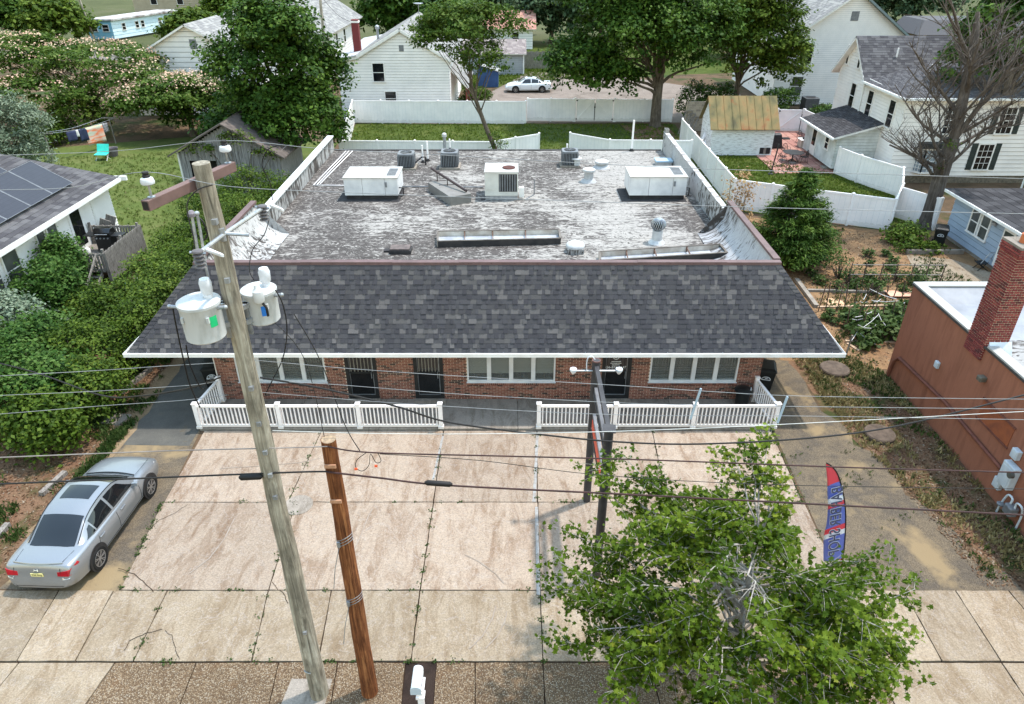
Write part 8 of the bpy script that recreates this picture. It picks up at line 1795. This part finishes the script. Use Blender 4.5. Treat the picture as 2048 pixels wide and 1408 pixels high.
# cedar by the right parapet: feathery drooping sprays
def cedar():
    rng = np.random.default_rng(9); base = Vector((14.1,33.6,0)); t = thing('cedar_tree', 'bright green feathery cedar standing right of the mansard end', 'tree', tuple(base)); Hh = 4.7; mb = MB(); mb.tube([base, base+Vector((.1,.05,Hh*.95))], [.16,.02], 8); P = []; N = []; T = []; D = []
    for i in range(300):
        f = rng.random()**1.15; z = .25+Hh*f*.97; R = 2.15*(1-f)**.75*(.72+.4*rng.random())+.05; az = rng.random()*6.283; tip = Vector((base.x+R*math.cos(az), base.y+R*math.sin(az), z+.25*R)); s = Vector((base.x,base.y,max(.2,z-.2*R))); limb(mb, s, tip, .018, .005, rng, -.1, 3, 4); tone = rng.random()
        n = int(34+56*R)
        for k in range(n):
            g_ = .35+.65*rng.random()**.6; c = np.array(s.lerp(tip,g_))+rng.normal(size=3)*np.array([.14,.14,.08])*(.6+R*.35); P.append(c); out = np.array([math.cos(az),math.sin(az),.15])+rng.normal(size=3)*.45; D.append(out); N.append(np.array([0,0,1])+rng.normal(size=3)*.5); T.append(.5*tone+.3*rng.random()+.25*g_-.1)
    mb.build('trunk', m_bark, t, smooth=True); P = np.array(P); me = leaf_mesh('crown', P-np.array(base), np.array(N), .26*(.6+.7*rng.random(len(P))), BLADE*np.array([1,1.7,1]), np.array(T), rng, g_cedar, droop=np.array(D)); link(bpy.data.objects.new('crown', me), t)
cedar()
# bare tree at the right
def bare():
    rng = np.random.default_rng(31); base = Vector((23.8,38.9,0)); t = thing('bare_tree', 'tall leafless tree with forked trunk in front of white house', 'tree', tuple(base)); mb = MB()
    def grow(p, d, L, r, depth):
        n = 5; pts = [p]; q = p
        for i in range(n): d = (d+Vector(rng.normal(size=3))*.10+Vector((0,0,.03))).normalized(); q = q+d*L/n; pts.append(q)
        mb.tube(pts, [r*(1-(.62 if depth else .85)*i/n) for i in range(n+1)], 10 if r > .1 else (6 if r > .03 else 4))
        if depth == 0: return
        for k in range(5):
            f = .3+.6*rng.random(); s = pts[int(f*n)]; a = rng.random()*6.283; nd = (d*.55+Vector((math.cos(a),math.sin(a),.25+.25*rng.random()))*.75).normalized(); grow(s, nd, L*(.5+.25*rng.random()), r*(.36+.14*rng.random()), depth-1)
    trunk = [base, base+Vector((.02,0,1.0)), base+Vector((0,.05,3.0)), base+Vector((.0,0,5.0))]; mb.tube(smooth_pts(trunk,4), [.62,.52,.47,.44,.42,.41,.40,.39,.385,.38,.37,.36,.35], 14); c = Vector(trunk[-1])
    for d_, L, r in (((.10,.0,1),6.5,.27),((-.16,.15,1),6.0,.2),((.35,-.2,1),5.0,.16)): grow(c-Vector((0,0,.3)), Vector(d_).normalized(), L, r, 3)
    for z, az, L in ((2.6,3.3,2.6),(3.2,2.6,3.2),(3.9,3.8,3.0),(4.6,3.0,3.6),(4.3,.4,2.8),(5.2,5.6,2.6),(3.5,5.9,2.2),(2.9,4.4,2.0)):
        grow(base+Vector((0,0,z)), Vector((math.cos(az),math.sin(az)*.6,.55)).normalized(), L, .11, 3)
    mb.build('trunk', bark('gray_bark', S(62,55,50), S(90,82,76), S(112,104,98), .3, scale=8), t, smooth=True)
    bl = [(23.6,38.5,4.6,.3,.3,.5),(23.3,38.4,3.6,.25,.25,.4)]; P, Nn, ti, CC = clump_points(rng, bl, 12, 10, .2, .3); me = leaf_mesh('sprouts', P-np.array(base), Nn, .13*np.ones(len(P)), DIAMOND, ti, rng, g_hedge); link(bpy.data.objects.new('sprouts', me), t)
bare()
tree('dark_leaf_tree', 'dark leaved tree at the upper right edge behind the bare tree', (31.5,47.5,0), 7, .25, [(32,49,9.2,3.2,3,2.4),(30.4,49.5,7.2,2.2,2,1.4),(34,50,11,4,3,2.4)], 380, 28, .6, .32, g_dark, 33)
# far trees
far = [(6,118,8,6,9,g_far,'dark conifer-like tree behind the gravel lot, left one'),(14,122,8,6,10,g_far,'dark conifer-like tree behind the gravel lot, middle one'),(22,120,8,6,11,g_far,'dark tree behind the big rear maple on the right'),(-10,120,7,6,10,g_far,'dark tree showing behind the slim tree crown'),(-18,116,7,5,9,g_dark,'dark tree behind the center house roof'),(-2,128,8,6,11,g_far,'tall far tree above the small pale house'),(32,104,7,6,10,g_mid,'green tree behind the tall white gable house'),(44,112,8,6,9,g_far,'far tree left of the upper right porch'),(80,112,9,7,11,g_far,'far tree right of the upper right porch'),(50,128,9,7,9,g_far,'far tree behind the upper right porch roof'),(66,130,9,7,10,g_far,'far tree above the upper right porch'),(96,118,10,8,11,g_far,'far tree at the upper right corner'),(38,124,9,7,12,g_far,'far tall tree above the tall white gable house'),
       (-84,112,9,7,8,g_dark,'dark tree at the upper left corner of the view'),(-74,116,8,6,8,g_dark,'second dark tree along the upper left edge'),(-66,112,6,5,7,g_mid,'tree just left of the blue mobile home'),(-95,104,9,7,9,g_mid,'tree at the far left edge above the silk tree'),(-50,140,6,5,7,g_mid,'tree between mobile home and tan house'),(-46,112,5,4,5,g_mid,'small tree right of the mobile home, left of the cottage gable'),(-8,104,5,4,7,g_dark,'tree directly behind the center house ridge')]
for i, (x, y, rx, ry, hh, mm, lab) in enumerate(far):
    tree('far_tree', lab, (x,y,0), hh*.4, .35, [(x,y,hh*.62,rx*.6,ry*.6,hh*.42),(x-rx*.3,y,hh*.42,rx*.5,ry*.5,hh*.36),(x+rx*.35,y,hh*.45,rx*.5,ry*.5,hh*.36)], 340, 26, 1.0, .62, mm, 200+i, group='far trees', limbs=10)
shrub('clipped_hedge', 'long clipped green hedge in front of the upper right porch', (60,96,0), 6, 1.6, 2.0, 260, 22, .6, .3, g_dark, 230, 'hedge')
for i, (x, y, rz, lab) in enumerate(((-3.4,72,1.6,'leafy flowering shrub beside the white center house porch'), (25.5,70.3,2.0,'shrub left of the tall white gable house'), (23.6,64.6,1.3,'small shrub beside the condenser behind the gate'), (26.6,62.5,1.9,'spiky yucca-like shrub at white house corner'), (16.5,66.5,3.2,'dark shrub behind the block wall'), (18.6,67,3.0,'dark shrub behind the yellow-roofed shed'))): shrub('bush', lab, (x,y,0), 1.6 if rz > 1.5 else 1, 1.2, rz, 90, 20, .4, .22, g_hedge if i in (0,2) else g_dark, 240+i)
# ================================================================ ground cover (uncountable)
grass('lawn_grass', 'mown green grass of the rear lawn', [(-13,51.6),(13,51.6),(14.2,64.2),(-13.6,64.4)], 26000, .14, g_grass, 300, None, .01)
grass('lawn_grass', 'green grass of the side lawn by the brick patio', [(13.8,42.2),(21,38.8),(24.4,44.2),(22,50),(16.8,54),(14,57)], 24000, .13, g_grass, 301, None, .012)
grass('lawn_grass', 'yellowish grass of the left yard', [(-40,33),(-17.5,38),(-15,44.5),(-21.5,45),(-22,56),(-30,54),(-46,52)], 30000, .14, g_grass_dry, 302)
grass('strip_weeds', 'weeds and grass on the soil strip beside the brown building', [(11.2,24),(12.4,12.9),(14.2,12.9),(14.25,23),(12.6,25.5)], 4500, .13, g_weed, 303, patchy(1,1.6,.5,.85), .01)
grass('dry_grass', 'dry straw-coloured grass beside the brown building', [(11.0,26),(11.4,19),(12.8,12.9),(14.2,12.9),(14.25,23),(12.6,25.5)], 8000, .15, greens('straw_blades', K(140,128,84,.6), K(172,156,106,.6), K(198,182,134,.6), None, .2), 307, patchy(7,1.2,.3,.7), .01)
grass('driveway_weeds', 'weeds straggling along the left driveway edge', wob((-13.5,13),(-13.4,28),8,.1,41)+wob((-12.9,28),(-12.95,13),8,.1,42), 2600, .16, g_weed, 308, patchy(8,2.2,.5,.8), .02)
grass('driveway_weeds', 'weeds rooted in the worn right driveway', [(8.9,13),(9,20),(10.9,20),(12.4,13)], 500, .07, g_weed, 309, patchy(9,2.5,.72,.95), .012)
grass('strip_weeds', 'weeds on the mulch strip left of the driveway', [(-18.5,10.5),(-13.6,12.8),(-13.6,20),(-13.2,29),(-15,27),(-17,19)], 12000, .15, g_weed, 304, patchy(2,1.6,.5,.8), .01)
grass('garden_weeds', 'small weeds sprouting in the garden soil', [(10.9,24),(15,23.4),(23,24),(23,37),(13.6,40),(10.6,36)], 9000, .14, g_weed, 305, patchy(3,1.5,.5,.8), .015)
grass('gravel_verge', 'grass verge between gravel lot and wooden fence', [(-6,80),(2,85),(12,89),(12,94),(-12,94)], 16000, .2, g_grass, 306)
# weeds rooted in the pavement joints
def joint_weeds():
    rng = np.random.default_rng(5); P = []; N = []; T = []
    segs = [(line(*colsA[i], r1b), line(*colsA[i], r1a), 7) for i in range(1,6)] + [(line(*colsB[i], r2b), line(*colsB[i], r1b), 9) for i in range(1,6)] + [((line(*colsA[0], r1b)), (line(*colsA[5], r1b)), 26), ((line(*colsB[0], r2b)), (line(*colsB[5], r2b)), 30), ((-9.5,10.5),(8.0,10.5), 22)] + [(line(*wk[i], 10.5), line(*wk[i], r2b), 6) for i in (3,4,6,7)] + [(line(*colsB[0], r2b), line(*colsB[0], r1b), 26), (line(*colsA[5], r1b), line(*colsA[5], r1a), 14)]
    for a, b_, n in segs:
        for k in range(n):
            f = rng.random(); c = np.array([a[0]+(b_[0]-a[0])*f, a[1]+(b_[1]-a[1])*f, .06]); m_ = int(5+rng.random()*18); sp_ = .03+.05*rng.random()
            for j in range(m_): P.append(c+rng.normal(size=3)*np.array([sp_,sp_*.7,.02])); N.append(np.array([0,0,1])+rng.normal(size=3)*.6); T.append(rng.random()*.8)
    P = np.array(P); me = leaf_mesh('joint_weeds', P, np.array(N), .05*(.6+.9*rng.random(len(P))), DIAMOND, np.array(T), rng, g_weed); o = link(bpy.data.objects.new('joint_weeds', me)); tag(o, 'tiny weeds growing along the concrete joints', 'weeds', None, 'stuff')
joint_weeds()
def litter(name, label, poly, n, size, m, seed, z=.02):
    rng = np.random.default_rng(seed); c = scatter(poly, n, rng); P = np.column_stack([c, np.full(n, z)]); me = leaf_mesh(name, P, np.array([0,0,1])+rng.normal(size=(n,3))*.35, size*(.5+rng.random(n)), BLADE*np.array([1,3,1]), rng.random(n), rng, m); o = link(bpy.data.objects.new(name, me)); tag(o, label, 'litter', None, 'stuff')
m_lit = leafmat('dry_litter', [(0, K(120,84,60)), (.4, K(176,130,96)), (.8, K(210,176,140)), (1, K(230,210,184))], .1)
litter('wood_chips', 'wood chips and dry leaves on the left strip', [(-18.5,10.5),(-13.3,12.6),(-13.3,27),(-17,26)], 9000, .10, m_lit, 310); litter('wood_chips', 'wood chips and dry twigs on the right strip', [(11.1,24),(12.2,12.7),(14.2,12.7),(14.2,23)], 6000, .09, m_lit, 311); litter('garden_mulch', 'straw and clods on the garden soil', [(10.8,24),(15,23.4),(23,24),(23,37),(13.6,40),(10.6,36)], 9000, .12, m_lit, 312)
def timber(label, uv0, uv1): p, q = G(*uv0), G(*uv1); mb = MB(); mb.bar(p+Vector((0,0,.07)), q+Vector((0,0,.07)), .16, .14); tag(rebase(mb.build('landscape_timber', wood_gray), tuple(p)), label, 'timber', 'landscape timbers')
timber('gray landscape timber beside the parked sedan', (84,992), (132,948)); timber('gray landscape timber at the left edge below the bushes', (-8,1082), (18,1052)); timber('long gray landscape timber at the foot of the hedge', (240,792), (302,740))
c = G(232,840); mb = MB(); mb.hexa([c+Vector(v) for v in ((-.4,-.3,.01),(.3,-.35,.01),(.45,.25,.01),(-.2,.35,.01),(-.38,-.28,.07),(.3,-.33,.07),(.43,.24,.07),(-.2,.33,.07))]); tag(rebase(mb.build('flagstone', m_grayc), tuple(c)), 'flat gray flagstone on the mulch by the driveway hedge', 'stone')
